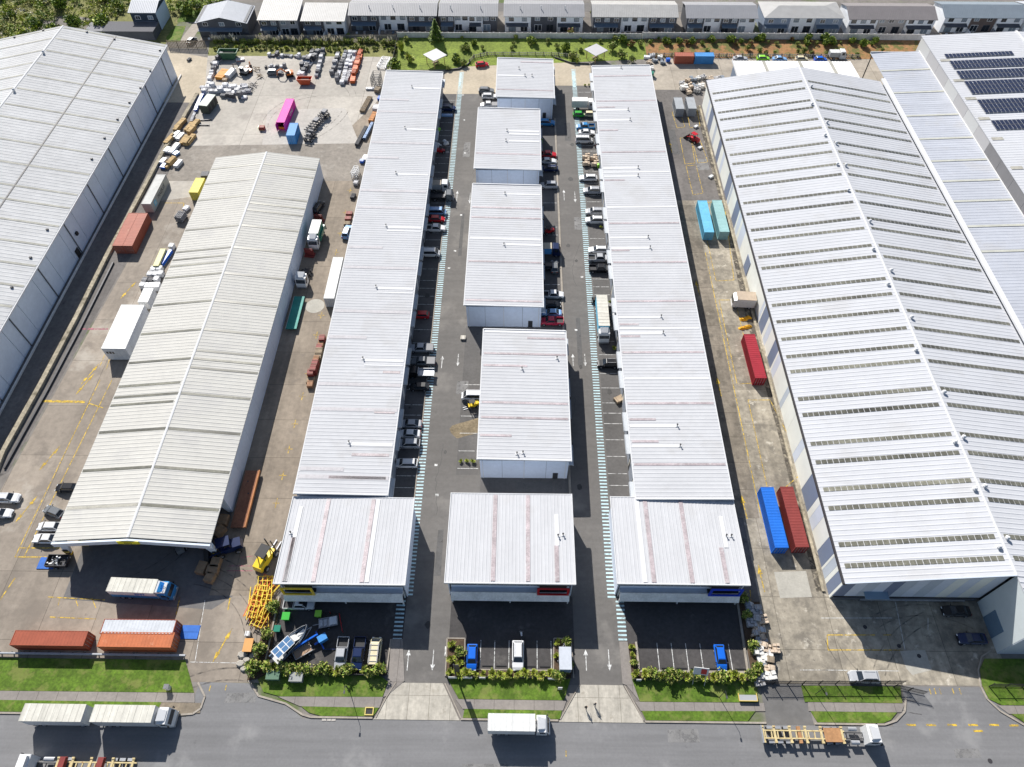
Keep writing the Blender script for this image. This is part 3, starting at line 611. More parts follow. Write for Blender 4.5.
c3 = mid('long middle block third from the north', -11.85, 5.5, 106.9, 149.2, [(194, -3, 5.4), (239, -11.6, 5.4), (244.5, -3, 5.4)], [(208, -11.6, 5.4), (218, -11.6, 5.4), (262, -11.6, 5.4), (301, -11.6, 5.4)], [(505, 194), (504, 245)])
c4 = mid('southern middle block with rust tinted skylights beside the dark shadow', -7.3, 10.2, 67.9, 100.2, [(332, -7, 10)], [(338, 2, 10), (354, -7, 10), (403, -7, 10), (418, -7, 10), (436, -7, -1), (366, -7, 2)], [(522, 369), (557, 358), (523, 453), (517, 454)])
# window-less end wall openings on the middle blocks (door and meter boxes)
for b_, xs in ((c3, (-6.2, 7.6)), (c4, (6.2,))):
    for x in xs:
        pass
# ---- three front blocks facing the street
def front_block(label, x0, x1, y0, y1, signcol, signx, strips, flues, wallside):
    cx, cy = (x0 + x1) / 2, (y0 + y1) / 2
    b = empty('front_building', label, 'building', (cx, cy, 0)); X0, X1, Y0, Y1 = x0 - cx, x1 - cx, y0 - cy, y1 - cy
    zs, zn = 7.0, 6.55
    mb = MB(); ribs(mb, 'y', X0, X1, Y0, zs, Y1, zn, p=.62, h=.032); mb.build('roof', roof_white_y, b, recalc=False)
    mb = MB(); mb.bx(X0, X1, Y0 - .16, Y0, zs - .3, zs + .1); mb.bx(X0, X1, Y1, Y1 + .16, zn - .25, zn + .06)
    for xx in (X0 - .14, X1): mb.loft([[(xx, Y0 - .16, zs - .25), (xx + .14, Y0 - .16, zs - .25), (xx + .14, Y0 - .16, zs + .13), (xx, Y0 - .16, zs + .13)], [(xx, Y1 + .16, zn - .25), (xx + .14, Y1 + .16, zn - .25), (xx + .14, Y1 + .16, zn + .13), (xx, Y1 + .16, zn + .13)]])
    mb.build('gutter', flashing, b)
    mb = MB(); mb.bx(X0 + .5, X1 - .5, Y0 + 1.25, Y1 - .4, 0, 6.2); mb.build('wall_core', wall_core, b)
    mb = MB()
    for xx, s in ((X0 + .3, 1), (X1 - .3, -1)): panel_wall(mb, 'y', xx, Y0 + .5, Y1 - .3, 0, 6.3, w=5, th=.2, out=s)
    panel_wall(mb, 'x', Y1 - .25, X0 + .3, X1 - .3, 0, 6.25, w=5, th=.14, out=-1)
    mb.build('side_wall', wall_blue, b)
    # street front: projecting lower storey with a ledge, upper glazing set back
    w0 = .75; mb = MB(); mb.mat(0).bx(X0 + w0, X1 - w0, Y0 + .3, Y0 + 1.2, 0, 2.9); mb.mat(0).loft([[(xx, Y0 - 1.3, 2.0), (xx, Y0 - 1.1, 2.0), (xx, Y0 - .2, 3.5), (xx, Y0 - .4, 3.62)] for xx in (X0 + w0, X1 - w0)])
    mb.mat(1).bx(X0 + w0 + .02, X1 - w0 - .02, Y0 - .35, Y0 + 1.2, 3.0, 3.3)
    mb.mat(2).bx(X0 + w0, X1 - w0, Y0 + .6, Y0 + .82, 3.25, 4.3); mb.mat(2).bx(X0 + w0, X1 - w0, Y0 + .6, Y0 + .82, 5.9, 6.4); mb.mat(0)
    for xx in (X0 + w0 + .05, X1 - w0 - .25, -.1): mb.bx(xx, xx + .2, Y0 - .9, Y0 - .7, 0, 2.3)
    mb.build('street_wall', [mat('street_wall', (.80, .80, .79), .7, n1=(.5, .2), n2=(3, .12)), mat('ledge_metal', (.60, .63, .68), .5, n1=(.6, .1)), wall_blue], b)
    n = 9; wd = (X1 - X0 - 2 * w0) / n
    wm = MB(); wm.mat(0).bx(-wd / 2 + .12, wd / 2 - .12, 0, .05, 4.32, 5.86); wm.mat(1)
    for a in (-wd / 2 + .08, -.03, wd / 2 - .14): wm.bx(a, a + .06, -.04, .04, 4.3, 5.9)
    wmm = wm.mesh('window', [glass, steel])
    sm = MB(); sm.mat(0).bx(-wd / 2 + .15, wd / 2 - .15, -.05, .0, .1, 2.6); sm.mat(1)
    for a in (-wd / 2 + .1, -.03, wd / 2 - .16): sm.bx(a, a + .06, -.09, -.0, .05, 2.65)
    smm = sm.mesh('shop_window', [glass, steel])
    for i in range(n):
        o = link('window', wmm, b); o.location = (X0 + w0 + (i + .5) * wd, Y0 + .62, 0)
        o = link('shop_window', smm, b); o.location = (X0 + w0 + (i + .5) * wd, Y0 + .295, 0)
    # coloured portal frame round the corner window
    fx = X0 + 2.0 if signx < 0 else X1 - 2.6; hw = 2.7; fx = X0 + .9 + hw if signx < 0 else X1 - .9 - hw
    mb = MB(); ya, yb = Y0 - .75, Y0 + .58
    yb = ya + .22; mb.bx(fx - hw, fx + hw, ya, yb, 6.05, 6.4); mb.bx(fx - hw, fx + hw, ya, yb, 3.45, 3.85)
    mb.bx(fx - hw, fx - hw + .38, ya, yb, 3.85, 6.05); mb.bx(fx + hw - .38, fx + hw, ya, yb, 3.85, 6.05)
    mb.build('portal_frame', signcol, b)
    MB().bx(fx - hw + .05, fx + hw - .05, Y0 - .5, Y0 + .58, 3.3, 3.44).bx(fx - hw + .39, fx + hw - .39, Y0 + .1, Y0 + .2, 3.86, 6.04).build('framed_window', plastic, b)
    def z_of(y): return zs + (zn - zs) * (y - Y0) / (Y1 - Y0)
    for x, ya, yb, m in strips:
        ya -= cy; yb -= cy; x -= cx
        MB().loft([[(x - .36, ya, z_of(ya) + .03), (x + .36, ya, z_of(ya) + .03), (x + .36, ya, z_of(ya) + .09), (x - .36, ya, z_of(ya) + .09)],
                   [(x - .36, yb, z_of(yb) + .03), (x + .36, yb, z_of(yb) + .03), (x + .36, yb, z_of(yb) + .09), (x - .36, yb, z_of(yb) + .09)]]).build('skylight' if m is skylight_pink else 'flashing_strip', m, b)
    for a in flues:
        p = at(*a, 6.8); flue(b, p.x - cx, p.y - cy, z_of(p.y - cy))
    mb = MB(); mb.bx(X0 + 3.2, X0 + 3.45, Y0 - .75, Y0 - .4, 2.6, 3.0); mb.build('wall_lamp', plastic, b)
    return b
sx = lambda px_, py_: at(px_, py_, 6.9).x
front_block('street front building with yellow framed window beside the boat', -40.3, -18.45, 43.7, 59.9, P['yellow'], -1,
            [(sx(320, 545), 44, 59.6, skylight_pink), (sx(367, 545), 44, 59.6, skylight_pink), (sx(289, 560), 44, 52, skylight_pink), (sx(298, 520), 44, 58, flashing), (sx(374, 530), 44, 59.6, flashing)], [(291, 533)], 1)
front_block('street front building with red framed window', -11.75, 10.0, 44.2, 61.0, mat('frame_red', (.42, .01, .015), .5), 1,
            [(sx(494, 545), 44.5, 60.8, skylight_pink), (sx(528, 545), 44.5, 60.8, skylight_pink), (sx(557, 570), 44.5, 51, skylight_pink), (sx(557, 530), 51, 57, flashing)], [(563, 535), (558, 536)], 1)
front_block('street front building with bright blue framed window', 17.1, 39.05, 44.4, 60.6, mat('frame_blue', (.01, .05, .55), .5), 1,
            [(sx(650, 545), 44.6, 60, skylight_pink), (sx(687, 545), 44.6, 60, skylight_pink), (sx(725, 570), 44.6, 51, skylight_pink), (sx(640, 530), 44.6, 60.3, flashing), (sx(727, 550), 51, 57, flashing)], [(726, 536), (731, 536)], 1)

# ---- big gabled sheds
def gable_shed(label, xw, xr, xe, y0, y1, ze, zr, roof_m, p=1.0, over=.5):
    b = empty('warehouse', label, 'warehouse', (xr, (y0 + y1) / 2, 0)); cy = (y0 + y1) / 2
    X0, X1, Y0, Y1 = xw - xr, xe - xr, y0 - cy, y1 - cy
    for a, z0, c, z1 in ((X0, ze, 0, zr), (0, zr, X1, ze)):
        mb = MB(); ribs(mb, 'x', Y0, Y1, a, z0, c, z1, p=p, h=.035, th=.2); mb.build('roof', roof_m, b, recalc=False)
    mb = MB(); mb.loft([[(-.22, yy, zr - .02), (0, yy, zr + .06), (.22, yy, zr - .02), (.22, yy, zr + .05), (0, yy, zr + .12), (-.22, yy, zr + .05)] for yy in (Y0 - .05, Y1 + .05)]); mb.build('ridge_cap', flashing, b)
    return b, cy
# left middle shed
bM, cyM = gable_shed('cream roofed gable shed with an open portal front in the left yard', -81.0, -66.9, -53.2, 51.2, 160.6, 6.0, 7.9, roof_cream, p=.85)
def mz(x, xr=-66.9, zr=7.9, xw=-81.0, xe=-53.2, ze=6.0): return zr + (ze - zr) * ((xr - x) / (xr - xw) if x < xr else (x - xr) / (xe - xr))
def mstrip(y, side, x0=None, x1=None, w=.55, m=skylight_olive):
    xa, xb = (-80.8, -67.2) if side < 0 else (-66.6, -53.4)
    xa = x0 if x0 else xa; xb = x1 if x1 else xb
    slope_box(xa + 66.9, mz(xa), xb + 66.9, mz(xb), y - cyM - w / 2, y - cyM + w / 2, .06).build('skylight', m, bM)
for py_ in (163, 194.5, 224.5, 246.5, 272.5, 300, 329, 358, 393, 428.5, 467, 505): mstrip(at(180, py_, 7.9).y, -1, m=skylight_tan if py_ == 505 else skylight_olive); mstrip(at(180, py_, 7.9).y, 1)
for py_ in (178, 254.5, 261, 382, 401): mstrip(at(180, py_, 7.9).y, -1, x1=-67.6, w=.5)
for py_ in (171, 202, 209, 350, 367): mstrip(at(180, py_, 7.9).y, 1, w=.5)
mb = MB()
panel_wall(mb, 'y', -53.4 + 66.9, 60 - cyM, 160.3 - cyM, 0, 5.85, w=7.6, th=.25, out=-1)
mb.build('east_wall', wall_blue, bM)
mb = MB(); panel_wall(mb, 'y', -79.9 + 66.9, 54 - cyM, 160.3 - cyM, 0, 5.85, w=7.6, th=.25, out=1); mb.build('west_wall', wall_blue, bM)
mb = MB(); panel_wall(mb, 'x', 160.2 - cyM, -79.9 + 66.9, -53.4 + 66.9, 0, lambda a: mz(a - 66.9) - .25, w=6.6, th=.25, out=-1); mb.build('north_wall', wall_blue, bM)
mb = MB(); mb.bx(-79.3 + 66.9, -54 + 66.9, 75 - cyM, 75.3 - cyM, 0, 5.6); mb.build('inner_wall', wall_grey, bM)
mb = MB()   # portal front: fascia truss and splayed legs
for s, xe_ in ((-1, -81.0), (1, -53.2)):
    X = xe_ + 66.9; Yf = 50.55 - cyM
    mb.loft([[(0, Yf, 6.75), (0, Yf + .35, 6.75), (0, Yf + .35, 7.88), (0, Yf, 7.88)], [(X, Yf, 4.75), (X, Yf + .35, 4.75), (X, Yf + .35, 5.98), (X, Yf, 5.98)]])
for x in (-80.9, -53.9):
    for yf in (51.3, 60.0):
        s = 1 if x < -66 else -1; X = x + 66.9; Y = yf - cyM
        mb.loft([[(X - .35, Y, 0), (X + .35, Y, 0), (X + .35, Y + .5, 0), (X - .35, Y + .5, 0)], [(X - .3 - (1.6 if s < 0 else 0), Y, 5.5), (X + .3 + (1.6 if s > 0 else 0), Y, 5.5), (X + .3 + (1.6 if s > 0 else 0), Y + .5, 5.5), (X - .3 - (1.6 if s < 0 else 0), Y + .5, 5.5)]])
mb.build('portal_frame', mat('portal_blue_grey', (.66, .72, .80), .6, n1=(.6, .08)), bM)
mb = MB(); mb.mat(0).bx(-1.9, 1.9, 50.44 - cyM, 50.53 - cyM, 6.65, 7.65); mb.mat(1)
for k in range(5): mb.bx(-.7 + k * .28, -.55 + k * .28, 50.40 - cyM, 50.435 - cyM, 6.95, 7.3)
o = mb.build('sign_panel', [mat('sign_yellow', (.75, .66, .03), .6), plastic], bM)
mb = MB()
for x in (-80.9, -53.9):
    for z in (.0, .5, 1.0, 1.5): mb.mat(int(z * 2) % 2).bx(x + 66.9 - .45, x + 66.9 + .45, 51.1 - cyM, 51.8 - cyM, z, z + .5)
mb.build('leg_guard', [P['yellow'], plastic], bM)
mb = MB()
for y in (60.2, 67, 75, 88, 101, 114, 127, 140, 153): mb.bx(13.14, 13.3, y - cyM - .05, y - cyM + .05, 0, 5.6)
mb.build('downpipe', wall_blue, bM)

# left giant shed
bG, cyG = gable_shed('giant pale roofed warehouse filling the left edge', -165.6, -136.8, -107.9, 66, 210.9, 10.0, 15.6, roof_left, p=1.1)
def gz(x): return 15.6 - 5.6 * abs(x + 136.8) / 28.9
k = 0
for py_ in (43, 53.5, 65.5, 78, 90, 103, 118.5, 130, 150, 170, 190, 203, 221, 240, 260, 280, 300, 322, 345, 372):
    y = at(168 - (py_ - 43) * .575, py_, 10.0).y - 2
    if y < 70: continue
    for xa, xb in ((-136.2, -108.1), (-165.4, -137.4)):
        slope_box(xa + 136.8, gz(xa), xb + 136.8, gz(xb), y - cyG - .3, y - cyG + .3, .06).build('skylight', mat('skylight_pale_olive', (.42,.41,.36), .9, n1=(.4, .25), n2=(3, .12)), bG)
MB().loft([[(x_, y_, gz(-122) + d) for x_, d in ((14.6, .0), (14.9, .0), (14.9, .08), (14.6, .13))] for y_ in (66.5 - cyG, 210.5 - cyG)]).build('expansion_joint', dark_trim, bG)
mb = MB(); panel_wall(mb, 'y', -108.3 + 136.8, 66.2 - cyG, 210.5 - cyG, 0, 9.7, w=7.6, th=.3, out=-1, gap=.14); mb.build('east_wall', wall_blue, bG)
mb = MB(); mb.bx(-28.4, 28.1, -72, 72, 0, 9.6); mb.build('wall_core', wall_core, bG)
mb = MB(); panel_wall(mb, 'x', 210.5 - cyG, -28.4, 28.2, 0, lambda a: gz(a - 136.8) - .25, w=7, th=.3, out=-1); mb.build('end_wall', wall_blue, bG); mb = MB(); panel_wall(mb, 'x', 66.3 - cyG, -28.4, 28.2, 0, lambda a: gz(a - 136.8) - .25, w=7, th=.3, out=1)
mb.build('end_wall', wall_blue, bG)
mb = MB(); mb.bx(28.9, 29.15, 66 - cyG, 210.9 - cyG, 9.62, 9.95); mb.build('gutter', flashing, bG)
mb = MB()
for y in range(70, 211, 15): mb.bx(28.52, 28.72, y - cyG - .1, y - cyG + .1, 0, 9.6)
mb.build('downpipe', wall_core, bG)
for (px_, py_) in ((38, 53), (7, 91)):
    p = at(px_, py_, 15.6); roof_fan(bG, .6, p.y - cyG, 15.6)
for (px_, py_) in ((15, 38), (47, 37), (90, 38), (115, 40), (157, 43), (147, 63), (137, 80), (126, 95), (114, 112), (101, 131), (88, 152), (43, 223), (26, 251), (7, 281)):
    p = at(px_, py_, 12.5); z = gz(p.x); MB().bx(p.x + 136.5, p.x + 137.0, p.y - cyG - .2, p.y - cyG + .2, z, z + .35).build('roof_bracket', steel_dark, bG)
mb = MB(); mb.bx(28.53, 28.66, 128 - cyG, 129.6 - cyG, .1, 2.3); mb.build('door', plastic, bG)
mb = MB(); mb.bx(28.56, 29.0, 131.5 - cyG, 132.3 - cyG, 4.2, 5.0); mb.build('wall_lamp', plastic, bG)

# right big shed
bB, cyB = gable_shed('big white gable warehouse on the right with grey striped skylight bands', 54.5, 80.35, 105.4, 44.5, 196.6, 8.0, 12.3, roof_big, p=.95)
def bz(x): return 12.3 - 4.3 * (80.35 - x) / 25.85 if x < 80.35 else 12.3 - 4.3 * (x - 80.35) / 25.05
ridge_py = (80, 87, 99, 106, 117.5, 126, 141, 150, 162.5, 172.5, 189, 200, 216, 226, 243, 254, 276, 291, 307.5, 325, 342.5, 357.5, 385, 401, 430, 448.5, 476, 495, 531.5, 553)
for py_ in ridge_py:
    y = at(850, py_, 12.3).y - cyB - .5
    for xa, xb in ((55.2, 79.6), (81.1, 104.9)):
        n = 24; st = (xb - xa) / n; mb = MB()
        for i in range(n):
            a, c = xa + i * st, xa + (i + .88) * st
            mb.mat(0); z0, z1 = bz(a) + .07, bz(c) + .07
            mb.loft([[(a - 80.35, y - .42, z0 - .08), (a - 80.35, y + .42, z0 - .08), (a - 80.35, y + .42, z0), (a - 80.35, y - .42, z0)], [(c - 80.35, y - .42, z1 - .08), (c - 80.35, y + .42, z1 - .08), (c - 80.35, y + .42, z1), (c - 80.35, y - .42, z1)]])
        mb.build('skylight', skylight_olive, bB)
for i, (px_, py_) in enumerate(((803, 86), (810, 104), (818, 122), (824, 135), (828, 143), (836, 164), (838, 165), (849, 190), (864, 221), (877, 249), (884, 270), (896, 284), (907, 317), (925, 350), (943, 392), (957, 442), (963, 437), (978, 489), (984, 486), (1001, 547), (1005, 538))):
    p = at(px_, py_, 12.4); s = -1 if i % 2 else 1; roof_fan(bB, s * 1.0, p.y - cyB, bz(80.35 + s))
wcols = (0, 1, 3, 0, 0, 2, 0, 3, 2, 0, 0, 0, 1, 0, 2, 1, 0, 2)
spans = [(50.5, 53.6, 2), (61.4, 66.2, 2), (95.7, 98.8, 2), (105.3, 108.7, 2), (141, 145, 2), (152, 156, 2), (168, 171, 2), (182, 186, 2), (48.3, 50, 1), (57.5, 60, 3), (93, 95, 3), (102, 104, 3), (109.3, 110.3, 3), (133, 136.5, 3), (138, 140, 3), (150, 151.5, 1), (163, 165, 3), (176, 178, 1), (188, 190, 3), (72, 74, 3), (85, 86.4, 1), (45.4, 47.4, 2)]
yw = 44.9; mb = MB()
for a_, b_, c_ in sorted(spans) + [(196.3, 196.3, 0)]:
    if a_ - yw > .3: panel_wall(mb, 'y', 54.9 - 80.35, yw - cyB, a_ - cyB, 0, 7.85, w=5.2, th=.3, out=1, cols=(0,), gap=.05)
    if b_ > a_: panel_wall(mb, 'y', 54.9 - 80.35, a_ - cyB, b_ - cyB, 0, 7.85, w=9, th=.3, out=1, cols=(c_,), gap=.05)
    yw = b_
mb.build('west_wall', [panel_light, panel_mid, panel_dark, panel_pale_blue], bB)
mb = MB(); panel_wall(mb, 'x', 44.8 - cyB, 54.9 - 80.35, 80.3 - 80.35, 1.3, lambda a: bz(a + 80.35) - .22, w=1.9, th=.3, out=1, cols=(2, 0, 1, 0, 2, 1, 0, 1, 0, 3, 0, 3, 0), gap=.03)
mb.build('south_wall', [panel_pale_blue, panel_mid, panel_dark, panel_light], bB)
mb = MB(); mb.bx(55.2 - 80.35, -.6, 44.62 - cyB, 44.78 - cyB, .1, .9); mb.mat(0).bx(55.2 - 80.35, 24.7, 45.2 - cyB, 196 - cyB, 0, 7.7); mb.build('wall_core', wall_core, bB)
mb = MB(); mb.bx(59.5 - 80.35, 63.5 - 80.35, 43.5 - cyB, 44.8 - cyB, 3.3, 3.5); mb.build('door_canopy', mat('canopy_blue', (.22, .31, .40), .5), bB)
mb = MB(); mb.bx(24.75, 25.05, 44.8 - cyB, 196.3 - cyB, 0, 7.8); mb.build('east_wall', panel_mid, bB)
mb = MB()
panel_wall(mb, 'x', 196.2 - cyB, 54.9 - 80.35, 105.1 - 80.35, 0, lambda a: bz(a + 80.35) - .22, w=5, th=.3, out=-1); mb.build('north_wall', panel_light, bB)
# southern extension under the east slope
mb = MB()
ribs(mb, 'x', 35.6 - cyB, 44.5 - cyB, .0, 12.3, 25.05, 8.0, p=.95, h=.09, th=.2); mb.build('extension_roof', roof_big, bB, recalc=False)
mb = MB(); mb.bx(.1, .45, 35.9 - cyB, 44.5 - cyB, 0, 12.05); mb.build('extension_west_wall', mat('render_pale', (.62, .67, .68), .8, n1=(.4, .06)), bB)
mb = MB(); panel_wall(mb, 'x', 35.75 - cyB, .1, 24.8, 0, lambda a: bz(a + 80.35) - .22, w=6, th=.2, out=1); mb.build('extension_south_wall', panel_mid, bB)
mb = MB()
for kk in range(9): mb.bx(.0, .09, 38.2 - cyB, 41.8 - cyB, .1 + kk * .42, .48 + kk * .42)
mb.build('roller_door', mat('door_slate', (.16, .24, .33), .5), bB)
mb = MB(); mb.bx(-26.15, -25.87, 44.4 - cyB, 196.7 - cyB, 7.6, 8.06); mb.bx(-25.98, -25.5, 44.3 - cyB, 44.5 - cyB, 7.6, 8.0); mb.build('gutter', dark_trim, bB)
mb = MB(); mb.bx(-25.9, 0.1, 44.3 - cyB, 44.48 - cyB, 0, .01)
mb = MB()
mb.loft([[(-25.85, 44.32 - cyB, 7.85), (-25.85, 44.5 - cyB, 7.85), (-25.85, 44.5 - cyB, 8.1), (-25.85, 44.32 - cyB, 8.1)], [(0, 44.32 - cyB, 12.15), (0, 44.5 - cyB, 12.15), (0, 44.5 - cyB, 12.4), (0, 44.32 - cyB, 12.4)]])
mb.build('barge_flashing', mat('bluish_flashing', (.5, .55, .62), .5), bB)
mb = MB()
for y in (125.5,): mb.bx(-25.56, -25.44, y - cyB - 1.6, y - cyB + 1.6, 0, 4.2)
mb.build('roller_door', panel_dark, bB)
mb = MB(); mb.bx(-.6, -.2, 40.4 - cyB, 41.2 - cyB, 0, .01)
mb = MB(); mb.mat(0).bx(60 - 80.35, 78 - 80.35, 44.35 - cyB, 44.6 - cyB, .45, .6)
for x in range(60, 79, 2): mb.bx(x - 80.35 - .06, x - 80.35 + .06, 44.4 - cyB, 44.55 - cyB, 0, .5)
mb.build('guard_rail', steel, bB)

# lean-to and solar roofed warehouse
bS = empty('warehouse', 'pale grey warehouse with rows of dark solar panels at the right edge', 'warehouse', (121, 140, 0))
mb = MB(); ribs(mb, 'x', 40 - 140, 211.5 - 140, 106.6 - 121, 8.5, 0, 9.2, p=1.0, h=.035); mb.build('lean_to_roof', roof_lean, bS, recalc=False)
mb = MB(); mb.bx(105.5 - 121, 106.6 - 121, 40 - 140, 197 - 140, 8.25, 8.75); mb.build('box_gutter', flashing, bS)
mb = MB(); mb.bx(-.25, .0, 40 - 140, 211.5 - 140, 9.21, 9.45); mb.build('flashing_strip', flashing, bS)
mb = MB(); mb.bx(106.2 - 121, -.1, 40.5 - 140, 196 - 140, 0, 8.2); mb.build('lean_to_wall', panel_mid, bS)
for x in (106.9, 113.5, 120.2): MB().bx(x - 121 - .12, x - 121 + .12, 210.6 - 140, 210.85 - 140, 0, 8.3).build('column', steel_dark, bS)
MB().bx(106.6 - 121, -.1, 211.52 - 140, 211.7 - 140, 8.2, 8.9).build('barge_flashing', flashing, bS)
mb = MB(); panel_wall(mb, 'y', .02, 40 - 140, 213.5 - 140, 0, 12.5, w=7.4, th=.3, out=1, cols=(0, 0, 0, 0, 0, 1, 0, 2, 0, 0, 0, 0, 0, 0, 0, 0, 2, 1, 2, 1, 2, 2, 1), gap=.08); mb.build('west_wall', [mat('panel_grey_brown', (.20, .195, .20), .7, n1=(.3, .08)), mat('panel_white_grey', (.50, .50, .49), .7), mat('panel_grey_light', (.42, .41, .41), .7)], bS)
mb = MB(); mb.bx(.4, 60, 40.2 - 140, 213 - 140, 0, 12.4); mb.build('wall_core', panel_mid, bS)
mb = MB(); ribs(mb, 'x', 40 - 140, 214 - 140, -.1, 12.7, 27.5, 14.2, p=1.0, h=.035); mb.build('roof', roof_big, bS, recalc=False)
mb = MB(); ribs(mb, 'x', 40 - 140, 214 - 140, 27.5, 14.2, 61, 12.4, p=1.0, h=.035); mb.build('roof', roof_big, bS, recalc=False)
mb = MB(); mb.bx(27.2, 27.8, 40 - 140, 214.1 - 140, 14.15, 14.4); mb.build('ridge_cap', flashing, bS)
mb = MB()
for py_ in (70, 92, 115, 138, 160, 180, 200, 225, 250):
    y = at(960, py_, 9).y - 140
    slope_box(-14.2, 8.5, -.3, 9.2, y - .35, y + .35, .11).build('skylight', mat('skylight_yellow', (.50, .50, .44), .4, n1=(.5, .15)), bS)
for py_ in (60, 80, 98, 118, 138, 167):
    p = at(960, py_, 13); y = p.y - 140
    slope_box(.6, 12.74, 3.4, 12.9, y - .6, y + .6, .11).build('skylight', skylight_tan, bS)
sol = mat('solar_cells', (.018, .022, .05), .18, spec=.6)
def zs_(x): return 12.7 + 1.5 * (x - 120.9) / 27.6
def panel_row(py_, xa_px, xb_px, rows):
    for r in range(rows):
        a = at(xa_px, py_, 13.6); c = at(xb_px, py_, 13.6); y = a.y - r * 2.15; xa = a.x; n = int((min(c.x, 148) - xa) / 1.06); yl = y - 140
        mb = MB()
        for i in range(n):
            x = xa + i * 1.06
            for m_, d, zz in ((0, .0, .26), (1, .05, .285)):
                mb.mat(m_); z0 = zs_(x) + zz; z1 = zs_(x + 1.0) + zz
                mb.loft([[(x + d - 121, yl + d - 1.0, z0 - .04), (x + d - 121, yl - d + 1.0, z0 - .04), (x + d - 121, yl - d + 1.0, z0), (x + d - 121, yl + d - 1.0, z0)], [(x + 1 - d - 121, yl + d - 1.0, z1 - .04), (x + 1 - d - 121, yl - d + 1.0, z1 - .04), (x + 1 - d - 121, yl - d + 1.0, z1), (x + 1 - d - 121, yl + d - 1.0, z1)]])
        mb.build('solar_panel_row', [steel, sol], bS)
panel_row(54, 946, 1014, 1); panel_row(61, 951, 1030, 2); panel_row(71, 958, 1040, 2); panel_row(81.5, 966, 1050, 3); panel_row(100, 979, 1060, 3); panel_row(121, 993, 1060, 2)
# white clad building to the north east
bW = empty('shed', 'low white roofed shed behind the big right warehouse', 'shed', (83, 206, 0))
mb = MB(); ribs(mb, 'y', 65.2 - 83, 101.5 - 83, 200 - 206, 6.3, 211.5 - 206, 5.8, p=.9); mb.build('roof', mat('roof_bright', (.80, .79, .77), .5, n1=(.2, .04)), bW, recalc=False)
mb = MB(); mb.bx(65.8 - 83, 101 - 83, 200.4 - 206, 211.2 - 206, 0, 5.6); mb.build('wall', mat('shed_slate', (.17, .21, .28), .7, n1=(.5, .1)), bW)
for px_ in (760, 796, 827):
    x = at(px_ + 4, 66, 6).x - 83; MB().loft([[(x, -5.8, 6.36), (x + .9, -5.8, 6.36), (x + .9, -5.8, 6.42), (x, -5.8, 6.42)], [(x, 5.4, 5.88), (x + .9, 5.4, 5.88), (x + .9, 5.4, 5.95), (x, 5.4, 5.95)]]).build('skylight', skylight_tan, bW)
mb = MB(); mb.bx(-17.95, -17.8, -6, 5.5, 5.7, 6.35); mb.build('gutter', flashing, bW)

# ---- picnic shelters
for lab, (cxp, cyp), rz in (('square roofed shelter on the grass beside the left row', (435, 55), .75), ('square roofed shelter behind the right row with yellow rails', (596, 50), .7)):
    p = at(cxp, cyp, 3); s = empty('shelter', lab, 'shelter', (p.x, p.y, 0), rz)
    MB().prism([(-2.7, -2.7), (2.7, -2.7), (2.7, 2.7), (-2.7, 2.7)], 2.95, 3.12).build('roof', mat('shelter_roof', (.48, .47, .48), .5, n1=(.8, .06)), s)
    pm = MB().bx(-.08, .08, -.08, .08, 0, 2.95).mesh('post', timber)
    for a in (-2, 2):
        for c_ in (-2, 2): o = link('post', pm, s); o.location = (a, c_, 0)
    mb = MB(); mb.bx(-1, 1, -.45, .45, .68, .75); mb.bx(-.8, -.7, -.3, .3, 0, .68); mb.bx(.7, .8, -.3, .3, 0, .68); mb.bx(-1, 1, .75, 1.0, .4, .45); mb.bx(-1, 1, -1.0, -.75, .4, .45); mb.build('table', weathered, s)
# ================================================================== HOUSES along the north boundary
hd = mat('house_charcoal', (.085,.09,.105), .7, n1=(.5, .12)); hw = mat('house_white', (.80, .82, .85), .7, n1=(.5, .08)); hg = mat('house_grey', (.34,.35,.38), .7, n1=(.5, .1))
hb = mat('house_slate_blue', (.24,.29,.37), .7, n1=(.5, .1)); hbr = mat('house_brown', (.13, .10, .09), .75, n1=(.5, .15)); ht = mat('house_taupe', (.40,.375,.36), .75, n1=(.5, .1)); hn = mat('house_navy', (.02, .035, .055), .7)
rg = mat('house_roof_grey', (.30,.30,.315), .55, n1=(.4, .08)); rl = mat('house_roof_pale', (.42,.41,.395), .6, n1=(.5, .1), stain=(.7, .6, (.35, .3, .22), .3)); rs = mat('house_roof_silver', (.42,.44,.48), .5, n1=(.4, .06)); rb = mat('house_roof_taupe', (.22, .20, .20), .6, n1=(.4, .08)); rd = mat('house_roof_slate', (.20, .24, .28), .55, n1=(.4, .08))
awn = mat('awning_blue_grey', (.13, .17, .22), .6); deckm = mat('deck_timber', (.26, .22, .18), .85, n1=(1.5, .3))
